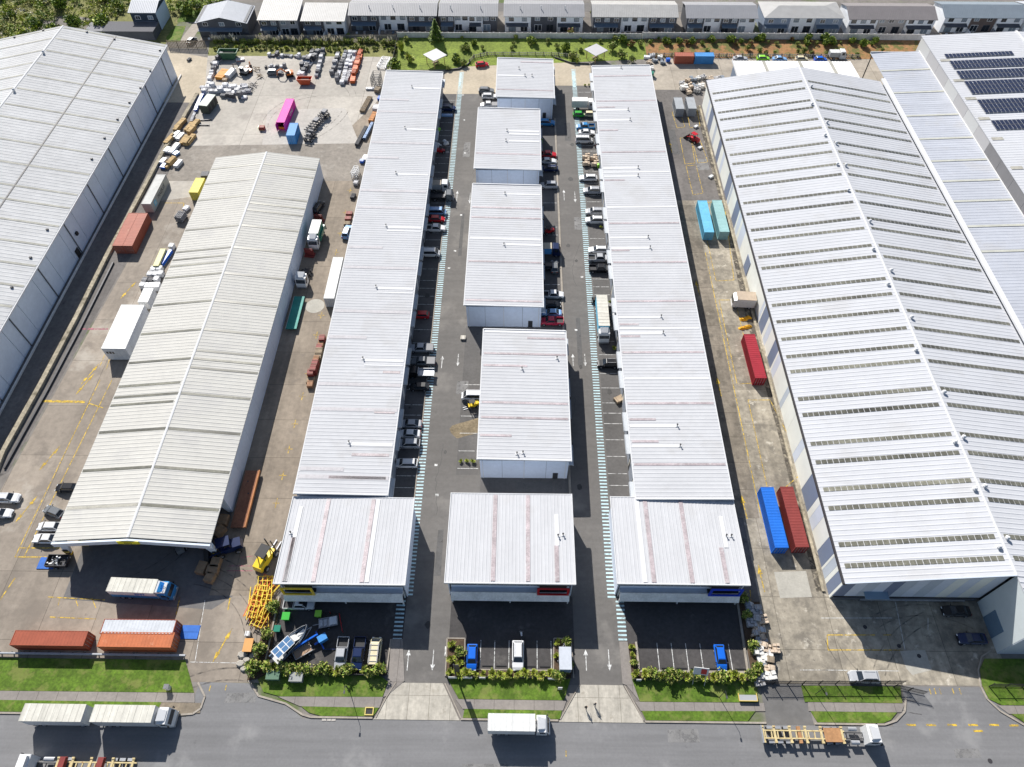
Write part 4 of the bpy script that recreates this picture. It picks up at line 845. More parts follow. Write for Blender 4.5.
def house(label, xl, xr, yf, segs, roofm, roof='gable', zw=5.6, depth=10.5, ridge=7.0, feat=()):
    """terrace block: segs = wall materials left to right; south wall at yf"""
    cx = (xl + xr) / 2; h = empty('terrace_house', label, 'house', (cx, yf, 0)); L = xr - xl; n = len(segs); w = L / n
    for i, sm_ in enumerate(segs):
        st = (.0, .5, .0, .4)[i % 4] if n > 1 else 0
        x0 = -L / 2 + i * w; MB().bx(x0, x0 + w, st, depth, 0, zw).build('wall', sm_, h)
        u = 2 if w < 9 else 3
        for k in range(u):
            xc = x0 + w * (k + .5) / u
            f = MB().bx(xc - .85, xc + .85, st - .06, st, 3.75, 5.0).build('window_frame', hw if sm_ is not hw else hd, h)
            MB().bx(xc - .75, xc - .04, st - .085, st - .061, 3.85, 4.9).bx(xc + .04, xc + .75, st - .085, st - .061, 3.85, 4.9).build('pane', window_glass if (i + k) % 2 else glass, f)
        xc = x0 + w * .5
        for k in range(1 if w < 6 else 2):
            xq = x0 + w * (.28 + .46 * k)
            f = MB().bx(xq - 1.2, xq + 1.2, st - .06, st, .35, 2.5).build('sliding_door', hw if (i + k) % 2 else hd, h)
            MB().bx(xq - 1.1, xq - .05, st - .085, st - .061, .45, 2.4).bx(xq + .05, xq + 1.1, st - .085, st - .061, .45, 2.4).build('pane', glass if (i + k) % 3 else window_glass, f)
        if i % 2 == 0: MB().loft([[(x0 + .3, st - 1.7, 2.7), (x0 + w * .9, st - 1.7, 2.7), (x0 + w * .9, st - 1.7, 2.8), (x0 + .3, st - 1.7, 2.8)], [(x0 + .3, st, 3.15), (x0 + w * .9, st, 3.15), (x0 + w * .9, st, 3.25), (x0 + .3, st, 3.25)]]).build('veranda_roof', awn if sm_ is not hw else hd, h)
        MB().bx(x0 + .2, x0 + w - .2, st - 2.6, st - .02, .02, .25).build('deck', deckm, h)
        for q_ in range(3): MB().bx(x0 + w * (.2 + .28 * q_) - .3, x0 + w * (.2 + .28 * q_) + .35, st - 2.2 - .3 * (q_ % 2), st - 1.6, .26, .26 + .5 + .3 * ((q_ + i) % 2)).build('patio_furniture', (hw, ht, awn, hbr)[(q_ + i) % 4], h)
        if i: MB().bx(x0 - .06, x0 + .06, -3.4, .1, 0, 1.8).build('privacy_screen', hw if i % 2 else hg, h)
    e = .45
    if roof == 'gable':
        mid_ = depth / 2
        mb = MB(); ribs(mb, 'y', -L / 2 - e, L / 2 + e, -e, zw - .05, mid_, ridge, p=.6, h=.05, th=.12); mb.build('roof', roofm, h, recalc=False)
        mb = MB(); ribs(mb, 'y', -L / 2 - e, L / 2 + e, mid_, ridge, depth + e, zw - .05, p=.6, h=.05, th=.12); mb.build('roof', roofm, h, recalc=False)
        MB().loft([[(x, .1, zw - .1), (x, depth - .1, zw - .1), (x, mid_, ridge - .15)] for x in (-L / 2 + .02, -L / 2 + .2)]).build('gable_end', segs[0], h)
        MB().loft([[(x, .1, zw - .1), (x, depth - .1, zw - .1), (x, mid_, ridge - .15)] for x in (L / 2 - .2, L / 2 - .02)]).build('gable_end', segs[-1], h)
    elif roof == 'front_gable':
        for s in (-1, 1):
            mb = MB(); a, za, c_, zc = (-L / 2 - e, zw - .3, 0, ridge) if s < 0 else (0, ridge, L / 2 + e, zw - .3)
            ribs(mb, 'x', -e, depth + e, a, za, c_, zc, p=.6, h=.05, th=.12); mb.build('roof', roofm, h, recalc=False)
        MB().loft([[(-L / 2 + .1, y, zw - .25), (L / 2 - .1, y, zw - .25), (0, y, ridge - .15)] for y in (.02, .2)]).build('gable_end', segs[0], h)
    elif roof == 'hip':
        mb = MB(); q = depth / 2
        B = [(-L / 2 - e, -e, zw), (L / 2 + e, -e, zw), (L / 2 + e, depth + e, zw), (-L / 2 - e, depth + e, zw), (-L / 2 + q, q, ridge), (L / 2 - q, q, ridge)]
        mb.add(B, [(0, 1, 5, 4), (1, 2, 5), (2, 3, 4, 5), (3, 0, 4), (3, 2, 1, 0)]); mb.build('roof', roofm, h)
    else:
        mb = MB(); ribs(mb, 'y', -L / 2 - e, L / 2 + e, -e, zw - .02, depth + e, zw + 1.1, p=.6, h=.05, th=.12); mb.build('roof', roofm, h, recalc=False)
    for fx, fy in feat:
        MB().rod((fx, fy, ridge - .9), (fx, fy, ridge + .5), .14, .14, 7).build('roof_vent', flashing, h)
    return h
X = lambda p, q=30: at(p, q).x
HY = 239.2
house('detached dark grey house with a low front gable beside the driveway', X(203, 34), X(252, 34), 234.8, [hd], rs, 'front_gable', 5.2, 11, 6.8)
house('two tone terrace with a wide pale stained roof', X(264, 34), X(301, 34), 235.6, [hd, hg], rl, 'mono', 5.6, 11)
house('terrace with slate and white walls and striped awnings', X(306, 34), X(347, 34), 236.0, [hd, hw], rl, 'mono', 5.2, 9.5)
house('grey roofed terrace with one white unit between two charcoal units', X(352, 32), X(437, 32), HY, [hd, hw, hd], rg, 'gable', feat=((-8, 3), (0, 3), (9, 3)))
house('grey roofed terrace behind the dark conical tree', X(441, 32), X(497, 32), HY, [hd, hw, hw, hd], rg, 'gable', feat=((-6, 3), (4, 3)))
house('grey roofed terrace with white outer units north of the turning area', X(505, 32), X(582, 32), HY, [hw, hd, hw], rg, 'gable', feat=((-8, 3), (-1, 3), (7, 3)))
house('terrace under one bright silver roof with a white centre', X(592, 32), X(674, 32), HY, [hd, hw, hd], rl, 'gable', feat=())
house('terrace with alternating navy and white units', X(684, 32), X(752, 32), HY, [hd, hw, hd, hw], rg, 'gable', zw=5.4)
house('slate blue terrace with a pale hipped roof', X(760, 32), X(836, 32), HY, [hb, hw, hb], rl, 'hip', zw=5.6)
house('taupe terrace with brown roof and white end gables', X(843, 32), X(927, 32), HY, [hw, ht, hw], rb, 'gable', zw=5.3)
house('grey green roofed terrace with solar panel behind the giant solar warehouse', X(935, 28), X(1012, 28), HY + 1.5, [hw, hbr, hw], rd, 'gable', zw=5.3)
house('white gabled terrace at the far right corner', X(1017, 28), X(1080, 28), HY + 2, [hw, hd], rs, 'gable', zw=5.3)
p0 = at(138, 29)
h = house('dark navy house with a pale blue side wall behind the giant left warehouse', p0.x, p0.x + 8.5, p0.y - 1, [hn], rs, 'gable', 6.2, 10, 7.6)
MB().bx(-12, 4.2, -6.5, -.2, 0, 3.0).build('garage_wall', hd, h); MB().bx(-12.4, 4.6, -6.9, -.3, 3.0, 3.2).build('garage_roof', mat('garage_roof_dark', (.12, .12, .13), .9), h)
MB().bx(-19, -12.6, -5.5, .5, 2.3, 2.5).build('garage_roof', mat('garage_roof_mid', (.24, .24, .25), .9), h); MB().bx(-18.7, -12.7, -5.2, .2, 0, 2.3).build('garage_wall', hd, h)
MB().bx(4.26, 4.34, .2, 9.8, .2, 5.8).build('side_cladding', mat('pale_blue_wall', (.45, .55, .68), .7), h)
# second street behind
struct('back_street', MB().sheet([(-104, 253), (300, 256), (300, 262), (-104, 259)], .03), asphalt)

# ================================================================== FENCES AND WALLS
def run_fence(name, label, cat, pts, build, spacing=2.4, group=None):
    """pts polyline; build(mb_panel, length) gives panel; posts are own parts"""
    o = empty(name, label, cat, (pts[0][0], pts[0][1], 0), 0, group)
    for a, b in zip(pts, pts[1:]):
        d = Vector((b[0] - a[0], b[1] - a[1])); L = d.length; ang = math.atan2(d.y, d.x)
        n = max(1, min(45, round(L / spacing))); st = L / n
        pm, qm = build(st)
        for i in range(n):
            for me, nm in ((pm, 'panel'), (qm, 'post')):
                if me is None: continue
                c = link(nm, me, o); c.location = (a[0] - pts[0][0] + math.cos(ang) * st * i, a[1] - pts[0][1] + math.sin(ang) * st * i, 0); c.rotation_euler = (0, 0, ang)
    return o
conc_f = mat('concrete_fence', (.70, .67, .64), .85, n1=(.6, .15), n2=(2, .1), perobj=True)
def conc_build(h, m=None):
    def f(st):
        a = MB().bx(.14, st - .0, -.06, .06, 0, h - .1).mesh('p', m or conc_f); b = MB().bx(-.12, .13, -.16, .16, 0, h).mesh('q', m or conc_f); return a, b
    return f
run_fence('boundary_wall', 'long pale concrete panel wall in front of the terraces', 'wall', [(-41, 233.6), (40, 233.8)], conc_build(2.8), 1.9)
run_fence('boundary_wall', 'concrete panel wall above the orange clay bank', 'wall', [(40.3, 233.8), (133, 233.6)], conc_build(3.2), 1.9)
def timber_build(h, m, gap=.25):
    def f(st):
        mb = MB(); mb.bx(0, st, -.03, .03, .3, .4).bx(0, st, -.03, .03, h - .4, h - .3); x = 0
        while x < st - .05: mb.bx(x, x + gap * .6, -.07, -.03, .05, h); x += gap
        return mb.mesh('p', m), MB().bx(-.06, .06, -.06, .06, 0, h).mesh('q', m)
    return f
run_fence('timber_fence', 'weathered vertical batten fence north of the left passage', 'fence', [(-116, 227.6), (-103.5, 227.2)], timber_build(2.7, weathered, .5), 3)
run_fence('timber_fence', 'grey timber fence behind the hedge of the storage yard', 'fence', [(-103.5, 232.6), (-41.5, 233.5)], timber_build(1.9, mat('grey_timber', (.34, .31, .28), .9, n1=(1, .3), perobj=True), .3), 2.6)
run_fence('timber_fence', 'short dark fence running north from the storage yard corner', 'fence', [(-41, 216), (-41, 233)], timber_build(1.8, steel_dark, .5), 2.6)
def rail_build(st):
    mb = MB(); mb.bx(0, st, -.03, .03, .2, .3).bx(0, st, -.03, .03, .95, 1.05); x = .2
    while x < st: mb.bx(x, x + .22, -.05, .05, 0, 1.15); x += .62
    return mb.mesh('p', mat('bleached_post', (.42, .39, .35), .9, n1=(2, .3), perobj=True)), MB().bx(-.1, .1, -.1, .1, 0, 1.3).mesh('q', steel_dark)
run_fence('post_fence', 'low picket retaining fence curving behind the turning area', 'fence', [(-16.5, 219.6), (-15.2, 222.5), (-11, 224.3), (10, 224.4), (19, 223.2)], rail_build, 2.5)
run_fence('post_fence', 'low picket retaining fence below the clay bank', 'fence', [(41.5, 224.3), (110, 224.3)], rail_build, 2.5)
run_fence('low_wall', 'dark curving low wall along the edge of the turning area', 'wall', [(-24, 214.7), (-19.5, 215.6), (-17, 218.3), (-16.2, 220)], lambda st: (MB().bx(0, st, -.12, .12, 0, .5).mesh('p', steel_dark), None), 2)
run_fence('low_wall', 'low diagonal garden wall beside the sheltered path', 'wall', [(11, 223), (16.5, 219.4), (22, 219.2)], lambda st: (MB().bx(0, st, -.12, .12, 0, .5).mesh('p', steel_dark), None), 2)
def pal_build(h):
    def f(st):
        mb = MB(); mb.bx(0, st, -.03, .03, .25, .32).bx(0, st, -.03, .03, h - .3, h - .22); x = .1
        while x < st: mb.bx(x, x + .05, -.02, .02, .05, h); x += .2
        return mb.mesh('p', plastic), MB().bx(-.06, .06, -.06, .06, 0, h + .1).mesh('q', plastic)
    return f
run_fence('palisade_fence', 'black steel palisade fence between the stained yard and the verge', 'fence', [(39.6, 30.4), (46.8, 30.5), (63, 30.75)], pal_build(2.0), 2.6)
run_fence('palisade_fence', 'black steel palisade fence on the right corner lawn', 'fence', [(77.0, 30.5), (130, 30.6)], pal_build(1.9), 2.6)
run_fence('sliding_gate', 'open black sliding gate frame at the right driveway', 'gate', [(61.5, 30.2), (66.0, 29.2)], pal_build(1.8), 2.2)
def low_build(st):
    return MB().bx(0, st, -.05, .05, .1, .75).mesh('p', plastic), MB().bx(-.07, .07, -.09, .09, 0, .9).mesh('q', plastic)
run_fence('low_fence', 'low black slat fence in front of the boat and utes', 'fence', [(-35, 30.95), (-21.1, 30.95)], low_build, 2.3)
run_fence('low_fence', 'low black fence with white name plates below the middle planter', 'fence', [(-11, 30.8), (8.9, 30.85)], low_build, 2.3)
run_fence('low_fence', 'low black fence below the right planter', 'fence', [(19.5, 30.8), (39.2, 30.9)], low_build, 2.3)
mossy = mat('mossy_concrete', (.40, .35, .26), .95, n1=(.3, .4), n2=(1.5, .35), stain=[(.5, .55, (.14, .12, .08), .85)])
def long_wall(label, pts, w, h, m=mossy):
    mb = MB()
    for a, b in zip(pts, pts[1:]): mb.beam((a[0], a[1], h / 2), (b[0], b[1], h / 2), w, h)
    o = mb.build('retaining_wall', m); tag(o, label, 'wall'); return o
long_wall('low mossy concrete retaining wall along the left passage', [tuple(at(*q, .7)[:2]) for q in ((-18, 500), (3, 450), (40, 384), (75, 318), (108, 252), (130, 212), (149, 177), (165, 147), (182, 119), (197, 93))], 1.0, .75)
long_wall('dark stepped kerb wall beside the mossy wall', [tuple(at(*q, .4)[:2]) for q in ((4, 468), (46, 392), (80, 328), (113, 262))], .35, .45, steel_dark)
long_wall('stained kerb strip along the foot of the big right warehouse', [(54.1, 46), (54.1, 196)], .5, .3)
long_wall('grey upstand at the foot of the left giant warehouse', [(-107.2, 66), (-107.2, 211)], .35, .4, conc_f)
# pipe barrier by the left lawn
bar = empty('crash_rail', 'long silver crash rail in front of the containers by the left lawn', 'barrier', (-86, 33.6, 0))
MB().bx(0, 31.5, -.12, .12, .45, .85).bx(0, 31.5, -.18, -.10, .55, .75).build('rail', steel, bar)
pm = MB().bx(-.07, .07, .0, .2, 0, .8).mesh('post', steel_dark)
for i in range(16): o = link('post', pm, bar); o.location = (.5 + i * 2.03, .05, 0)

# ================================================================== VEGETATION
leafd = mat('leaf_dark', (.09, .15, .022), .7, n1=(.6, .5), perobj=True); leafm = mat('leaf_mid', (.22, .31, .035), .7, n1=(.6, .45), perobj=True)
leafy = mat('leaf_lime', (.44, .50, .05), .7, n1=(.8, .4), perobj=True); leafo = mat('leaf_olive', (.42, .40, .12), .8, n1=(.6, .5), perobj=True); bark = mat('bark', (.11, .08, .055), .9)
plume = mat('plume_cream', (.78, .70, .56), .9, n1=(1, .25), perobj=True); leafr = mat('leaf_rust', (.20, .06, .03), .8, n1=(.6, .4), perobj=True)
def leaf_mesh(name, mats, w, h, n, leaf=.25, lumps=7, seed=1, wt=None, spiky=False):
    rnd = random.Random(seed); mb = MB()
    cs = []
    for k in range(lumps):
        a = rnd.random() * 6.28; r = w * .5 * rnd.random() ** .5 * .62
        cs.append((r * math.cos(a), r * math.sin(a), h * (.3 + .45 * rnd.random()), w * (.18 + .16 * rnd.random())))
    for i in range(n):
        c = rnd.choice(cs); u = Vector((rnd.gauss(0, 1), rnd.gauss(0, 1), rnd.gauss(0, 1))).normalized() * c[3] * (rnd.random() ** .35)
        p = Vector(c[:3]) + u; p.z = max(.08, min(h, p.z))
        ax = Vector((rnd.gauss(0, 1), rnd.gauss(0, 1), rnd.gauss(0, .6))).normalized(); t = ax.cross(Vector((rnd.gauss(0, 1), rnd.gauss(0, 1), rnd.gauss(0, 1)))).normalized()
        s = leaf * (.6 + .8 * rnd.random()); mb.mat(rnd.choices(range(len(mats)), wt)[0] if wt else rnd.randrange(len(mats)))
        if spiky:
            b0 = Vector((p.x * .25, p.y * .25, .05)); e = Vector((p.x * 1.1, p.y * 1.1, p.z)); sd = (e - b0).cross(Vector((0, 0, 1))).normalized() * s * .28; m_ = b0.lerp(e, .6) + Vector((0, 0, h * .18))
            mb.add([b0 - sd, b0 + sd, m_ + sd, m_ - sd, e], [(0, 1, 2, 3), (3, 2, 4)])
        else: mb.add([p - ax * s, p + t * s * .55, p + ax * s, p - t * s * .55], [(0, 1, 2, 3)])
    return mb.mesh(name, mats, recalc=False)
def trunk_mesh(h, r, seed=0, limbs=4):
    rnd = random.Random(seed); mb = MB(); mb.rod((0, 0, 0), (0, 0, h * .6), r, r * .55, 7)
    for k in range(limbs):
        a = k * 6.28 / limbs + rnd.random(); mb.rod((0, 0, h * (.35 + .06 * k)), (math.cos(a) * h * .22, math.sin(a) * h * .22, h * .72), r * .42, r * .15, 5)
    return mb.mesh('trunk', bark)
SH = dict(
    lime=[leaf_mesh('crown', [leafy, leafm, leafo], 1.9, 1.5, 420, .26, 6, s, spiky=True) for s in (1, 2, 3)],
    green=[leaf_mesh('crown', [leafm, leafd, leafo], 2.2, 1.8, 460, .2, 8, s) for s in (4, 5, 6)],
    bush=[leaf_mesh('crown', [leafd, leafm, leafy], 4.0, 3.2, 700, .36, 9, s, (4, 4, 2)) for s in (7, 8, 9)],
    rust=[leaf_mesh('crown', [leafr, leafo], 3.0, 1.8, 420, .3, 7, 15)],
    plume=[leaf_mesh('crown', [leafo, leafm], 1.8, 1.3, 260, .26, 6, s, spiky=True) for s in (11, 12)])
tm = trunk_mesh(1.2, .09, 1); tb = trunk_mesh(2.4, .16, 2)
pl = []
for s in (1, 2):
    rnd = random.Random(s); mb = MB()
    for k in range(9):
        a = rnd.random() * 6.28; r = rnd.random() * .8; x, y, z = r * math.cos(a), r * math.sin(a), 1.7 + rnd.random() * .7
        mb.mat(1).rod((x * .3, y * .3, .2), (x, y, z), .02, .015, 4); mb.mat(0).rod((x, y, z - .1), (x * 1.15, y * 1.15, z + .55), .12, .05, 5)
    pl.append(mb.mesh('plumes', [plume, leafo]))
rs_ = random.Random(5)
def shrub(kind, x, y, s, label, group, cat='shrub', z=0, sz=1.0, name='shrub'):
    o = empty(name, label, cat, (x, y, z), rs_.random() * 6.28, group); o.scale = (s, s, s * sz)
    link('crown', rs_.choice(SH[kind]), o); link('stem' if kind != 'bush' else 'trunk', tb if kind == 'bush' else tm, o)
    if kind == 'plume': link('plumes', rs_.choice(pl), o)
    return o
# planters along the street
for x0, x1, y, gl, kinds, s in ((-39.5, -20.9, 31.55, 'left street planter', ('green', 'lime'), .95), (-10.6, 7.4, 31.4, 'middle street planter', ('lime', 'lime', 'green'), .95), (19.8, 39.4, 31.4, 'right street planter', ('lime', 'lime', 'green'), 1.0)):
    x = x0; i = 0
    while x < x1:
        shrub(rs_.choice(kinds), x, y + rs_.uniform(-.25, .25), s * rs_.uniform(.8, 1.3), ordn(i) + ' shrub from the left in the ' + gl, 'shrubs in the ' + gl)
        x += rs_.uniform(1.1, 1.55); i += 1
for (x, y, k, s, t) in ((-42.2, 34.5, 'green', 1.15, 'leafy shrub by the boat stern'), (-42.6, 31.6, 'green', 1.3, 'big leafy shrub at the corner of the left driveway'), (-40.6, 31.9, 'green', 1.05, 'leafy shrub beside the grey bin boxes'), (-41.6, 37.2, 'green', 1.0, 'shrub beside the dark green bin'), (-41.5, 41.8, 'green', 1.1, 'shrub beside the yellow steel frames'),
                        (-10.5, 35.9, 'lime', .9, 'lime shrub at the north end of the sign island'), (-10.4, 33.6, 'lime', 1.05, 'lime shrub on the left of the sign island'), (-8.9, 34.8, 'green', .95, 'shrub on the right of the sign island'), (-9.0, 33.0, 'lime', .9, 'lime shrub at the foot of the sign pylon'),
                        (7.2, 36.6, 'lime', .75, 'shrub behind the parked box trailer'), (8.7, 36.6, 'green', .8, 'dark shrub at the corner of the right island'), (6.9, 34.3, 'lime', .7, 'shrub squeezed beside the box trailer'), (8.8, 32.6, 'green', 1.0, 'dark shrub south of the box trailer'),
                        (19.6, 35.9, 'lime', .7, 'northernmost shrub on the narrow strip by the walkway'), (19.6, 34.6, 'lime', .65, 'middle shrub on the narrow strip by the walkway'), (19.6, 33.4, 'green', .65, 'southern shrub on the narrow strip by the walkway'),
                        (39.7, 41.5, 'green', .9, 'dark shrub between the wall and the scrap row, northern'), (39.8, 36.2, 'green', 1.0, 'shrub between the wall and the scrap row, middle'), (39.9, 32.6, 'green', 1.1, 'shrub between the wall and the scrap row, southern'), (39.7, 44.3, 'green', .9, 'dark shrub at the blue framed corner')):
    shrub(k, x, y, s, t, 'garden shrubs around the front parking')
for (a, k, s, t) in (((461, 462), 'lime', .55, 'left shrub in the short strip by the southern middle block'), ((467, 462), 'lime', .6, 'middle shrub in the short strip by the southern middle block'), ((473, 462), 'lime', .65, 'right shrub in the short strip by the southern middle block'),
                     ((585, 86), 'lime', .5, 'left of two tiny shrubs by the turning area'), ((589, 86), 'lime', .5, 'right of two tiny shrubs by the turning area'), ((614, 349), 'lime', .65, 'small bright shrub at the bay end by the black car'), ((610, 303), 'lime', .55, 'small bright shrub behind the parked box truck'), ((601, 228), 'lime', .5, 'small yellow green shrub in an empty bay')):
    p = at(*a); shrub(k, p.x, p.y, s, t, 'small shrubs in the parking strips')
# bank vegetation
nb = 0
for i, x in enumerate(sorted(rs_.uniform(-39, 40) for _ in range(34))):
    y = rs_.uniform(224.8, 233); z = (y - 222.6) / 10.8
    if abs(x + 25.5) < 4.5 and y < 231 or abs(x - 28) < 4 and y < 230 or -16 < x < 11 and y < 226: continue
    shrub('bush' if rs_.random() < .25 else 'green', x, y, rs_.uniform(.35, .75) if rs_.random() < .5 else rs_.uniform(.6, 1.1), ordn(nb) + ' small shrub from the left on the grass bank', 'shrubs on the grass bank', z=z); nb += 1
for a, k, s, t in (((396, 70), 'bush', 1.15, 'grey green tree at the corner of the left row roof'), ((410, 62), 'lime', 2.2, 'lime grass clump on the bank left of the shelter'), ((402, 52), 'lime', 2.2, 'tall lime grass clump at the bank corner'), ((457, 62), 'bush', .9, 'dark bush right of the left shelter'), ((463, 66), 'green', 1.2, 'round bush below the left shelter'), ((449, 70), 'green', .8, 'low bush by the path wedge'),
                   ((566, 52), 'bush', .9, 'dark bush left of the right shelter'), ((572, 60), 'green', 1.4, 'bush beside the diagonal path'), ((577, 63), 'lime', 1.2, 'yellow green bush beside the diagonal path'), ((612, 52), 'green', 1.5, 'bush right of the right shelter'), ((622, 58), 'green', 1.5, 'bush behind the right row roof'), ((632, 62), 'green', 1.2, 'bush at the corner of the right row roof'), ((632, 48), 'rust', 1.0, 'rust coloured ground shrub at the bank corner'), ((570, 38), 'rust', 1.2, 'red brown shrub against the boundary wall')):
    p = at(*a); shrub(k, p.x, p.y, s, t, 'bushes around the shelters', z=max(0, (p.y - 222.6) / 10.8))
for i, x in enumerate(sorted(rs_.uniform(42, 118) for _ in range(60))):
    y = rs_.uniform(230.2, 233.0) if rs_.random() < .75 else rs_.uniform(225, 228); z = (y - 223.6) / 9.8 * 1.2
    shrub('rust' if rs_.random() < .15 else ('bush' if y > 230 and rs_.random() < .5 else 'green'), x, y, rs_.uniform(.5, 1.0) * (.8 if y > 230 else 1), ordn(i) + ' scrubby shrub from the left on the orange clay bank', 'shrubs on the clay bank', z=z)
for i in range(62):
    x = -102 + i * 1.0 + rs_.uniform(-.45, .45); k = 'plume' if rs_.random() < .6 else 'green'
    shrub(k, x, rs_.uniform(229.5, 231.8), rs_.uniform(.75, 1.15), ordn(i) + (' plant from the left in the yard hedge, cream plumed tussock' if k == 'plume' else ' plant from the left in the yard hedge, green bush'), 'hedge plants behind the storage yard')
for i in range(40):
    x = -101 + i * 1.55 + rs_.uniform(-.6, .6)
    shrub('green' if rs_.random() < .35 else 'lime', x, rs_.uniform(226.2, 228.2), rs_.uniform(.6, 1.0), ordn(i) + ' low bush from the left at the foot of the yard hedge', 'low bushes in front of the pampas hedge')
# conical dark tree
p = at(437, 37); t = empty('conifer_tree', 'dark conical tree rising in front of the boundary wall', 'tree', (p.x, 232.4, .8))
rnd = random.Random(3); mb = MB()
for i in range(2200):
    z = rnd.random() ** 1.25 * 6.3; r = (1 - z / 6.8) * 2.2 * (.55 + .5 * rnd.random()) * (1 + .22 * math.sin(z * 4)); a = rnd.random() * 6.28
    p_ = Vector((r * math.cos(a), r * math.sin(a), z + .5)); d = Vector((math.cos(a), math.sin(a), rnd.uniform(-.6, .5))) * .3; s_ = Vector((-math.sin(a), math.cos(a), rnd.uniform(-.3, .3))) * .14
    mb.mat(rnd.randrange(2)); mb.add([p_ - d, p_ + s_, p_ + d, p_ - s_], [(0, 1, 2, 3)])
mb.build('crown', [leafd, leafm], t, recalc=False); MB().rod((0, 0, -.3), (0, 0, 5), .2, .05, 7).build('trunk', bark, t)
# scrub hillside: uncountable mass as stuff, plus larger separate trees
def scrub(x0, x1, y0, y1, n, lab):
    rnd = random.Random(9); mb = MB(); mats = [leafd, leafm, leafy, leafo, plume]
    for i in range(n):
        x, y = rnd.uniform(x0, x1), rnd.uniform(y0, y1); s = rnd.uniform(.5, 1.9); tp = rnd.choices(range(5), (3, 5, 4, 4, 1.2))[0]; zz = .02 + 3 * (y - 222) / 108 + .6
        for k in range(34):
            u = Vector((rnd.gauss(0, .45), rnd.gauss(0, .45), abs(rnd.gauss(0, .5)))) * s; p = Vector((x, y, zz)) + u
            ax = Vector((rnd.gauss(0, 1), rnd.gauss(0, 1), rnd.gauss(0, .9))).normalized() * .42 * (.5 + rnd.random()); tt = ax.cross(Vector((rnd.gauss(0, 1), rnd.gauss(0, 1), 1))).normalized() * .2
            mb.mat(tp if rnd.random() < .75 else rnd.randrange(4)); mb.add([p - ax, p + tt, p + ax, p - tt], [(0, 1, 2, 3)])
    o = mb.build('scrub', mats, recalc=False); o['kind'] = 'stuff'; o['label'] = lab; o['category'] = 'scrub'; o['label'] = lab
scrub(-215, -138, 212.5, 272, 900, 'mixed wild scrub covering the hillside behind the giant left warehouse')
def scrub2():
    scrub(-124, -104, 250, 275, 160, 'bushy green scrub behind the far left houses')
scrub2()
for i, x in enumerate(sorted(rs_.uniform(-200, -140) for _ in range(21)) + sorted(rs_.uniform(-120, -108) for _ in range(5))):
    y = rs_.uniform(216, 262)
    if i > 20: y = rs_.uniform(248, 262)
    shrub('bush', x, y, rs_.uniform(.8, 1.5), ordn(i) + ' taller bush from the left standing out of the hillside scrub', 'taller bushes on the scrub hillside', 'bush', z=.6)
for i, x in enumerate(sorted(rs_.uniform(-100, 175) for _ in range(26))):
    shrub('green', x, rs_.uniform(251.5, 253), rs_.uniform(.7, 1.1), ordn(i) + ' garden shrub from the left behind the terraces', 'garden shrubs behind the terraces')

for i, (px_, s) in enumerate(((261, .6), (303, .6), (349, .7), (439, .8), (501, .9), (587, .9), (679, .8), (757, .9), (805, .5), (840, 1.0), (931, .9))):
    p = at(px_, 36); shrub('green', p.x, 235.4, s, 'shrub in the ' + ordn(i) + ' gap between terraces from the left', 'shrubs in the gaps between terraces')
# ================================================================== VEHICLES (local x is forward)
KD = dict(  # L, W, belt z, roof z, rear base, rear top, front top, windscreen base, bonnet front z
    sedan=(4.75, 1.84, .93, 1.43, -1.75, -1.0, .35, 1.05, .72), hatch=(4.15, 1.75, .95, 1.48, -1.95, -1.45, .45, 1.1, .75),
    wagon=(4.8, 1.85, .96, 1.5, -2.3, -1.95, .4, 1.1, .74), suv=(4.7, 1.92, 1.08, 1.72, -2.25, -1.85, .45, 1.15, .92),
    van=(4.9, 1.85, 1.12, 1.98, -2.42, -2.3, 1.35, 2.05, 1.0), ute=(5.3, 1.92, 1.08, 1.76, -.75, -.5, .85, 1.5, .92))
PROTO = {}
def wheel_mesh(r=.34, w=.24):
    n = 14; t = MB(); t.rod((0, -w / 2, 0), (0, w / 2, 0), r, r, n)
    m = MB(); m.rod((0, -w / 2 - .012, 0), (0, w / 2 + .012, 0), r * .62, r * .62, 10)
    for k in range(5):
        a = k * 2 * math.pi / 5; m.beam((0, -w / 2 - .02, 0), (r * .55 * math.cos(a), -w / 2 - .02, r * .55 * math.sin(a)), .05, .02); m.beam((0, w / 2 + .02, 0), (r * .55 * math.cos(a), w / 2 + .02, r * .55 * math.sin(a)), .05, .02)
    return t.mesh('tyre', rubber), m.mesh('rim', rim_m)
WM = {}
def add_wheel(par, x, y, r=.34, w=.24):
    if (r, w) not in WM: WM[(r, w)] = wheel_mesh(r, w)
    a, b = WM[(r, w)]; o = link('wheel', a, par); o.location = (x, y, r); link('rim', b, o); return o
def inset(q, f, out):
    c = sum((Vector(p) for p in q), Vector()) / 4; n = (Vector(q[1]) - Vector(q[0])).cross(Vector(q[2]) - Vector(q[0])).normalized()
    if n.dot(c - Vector((0, 0, .9))) < 0: n = -n
    return [Vector(p).lerp(c, f) + n * out for p in q]
def quad_part(name, q, m, par, f=.07, out=.012):
    a = inset(q, f, out); b = inset(q, f, out - .03); return MB().loft([[tuple(p) for p in b], [tuple(p) for p in a]]).build(name, m, par)
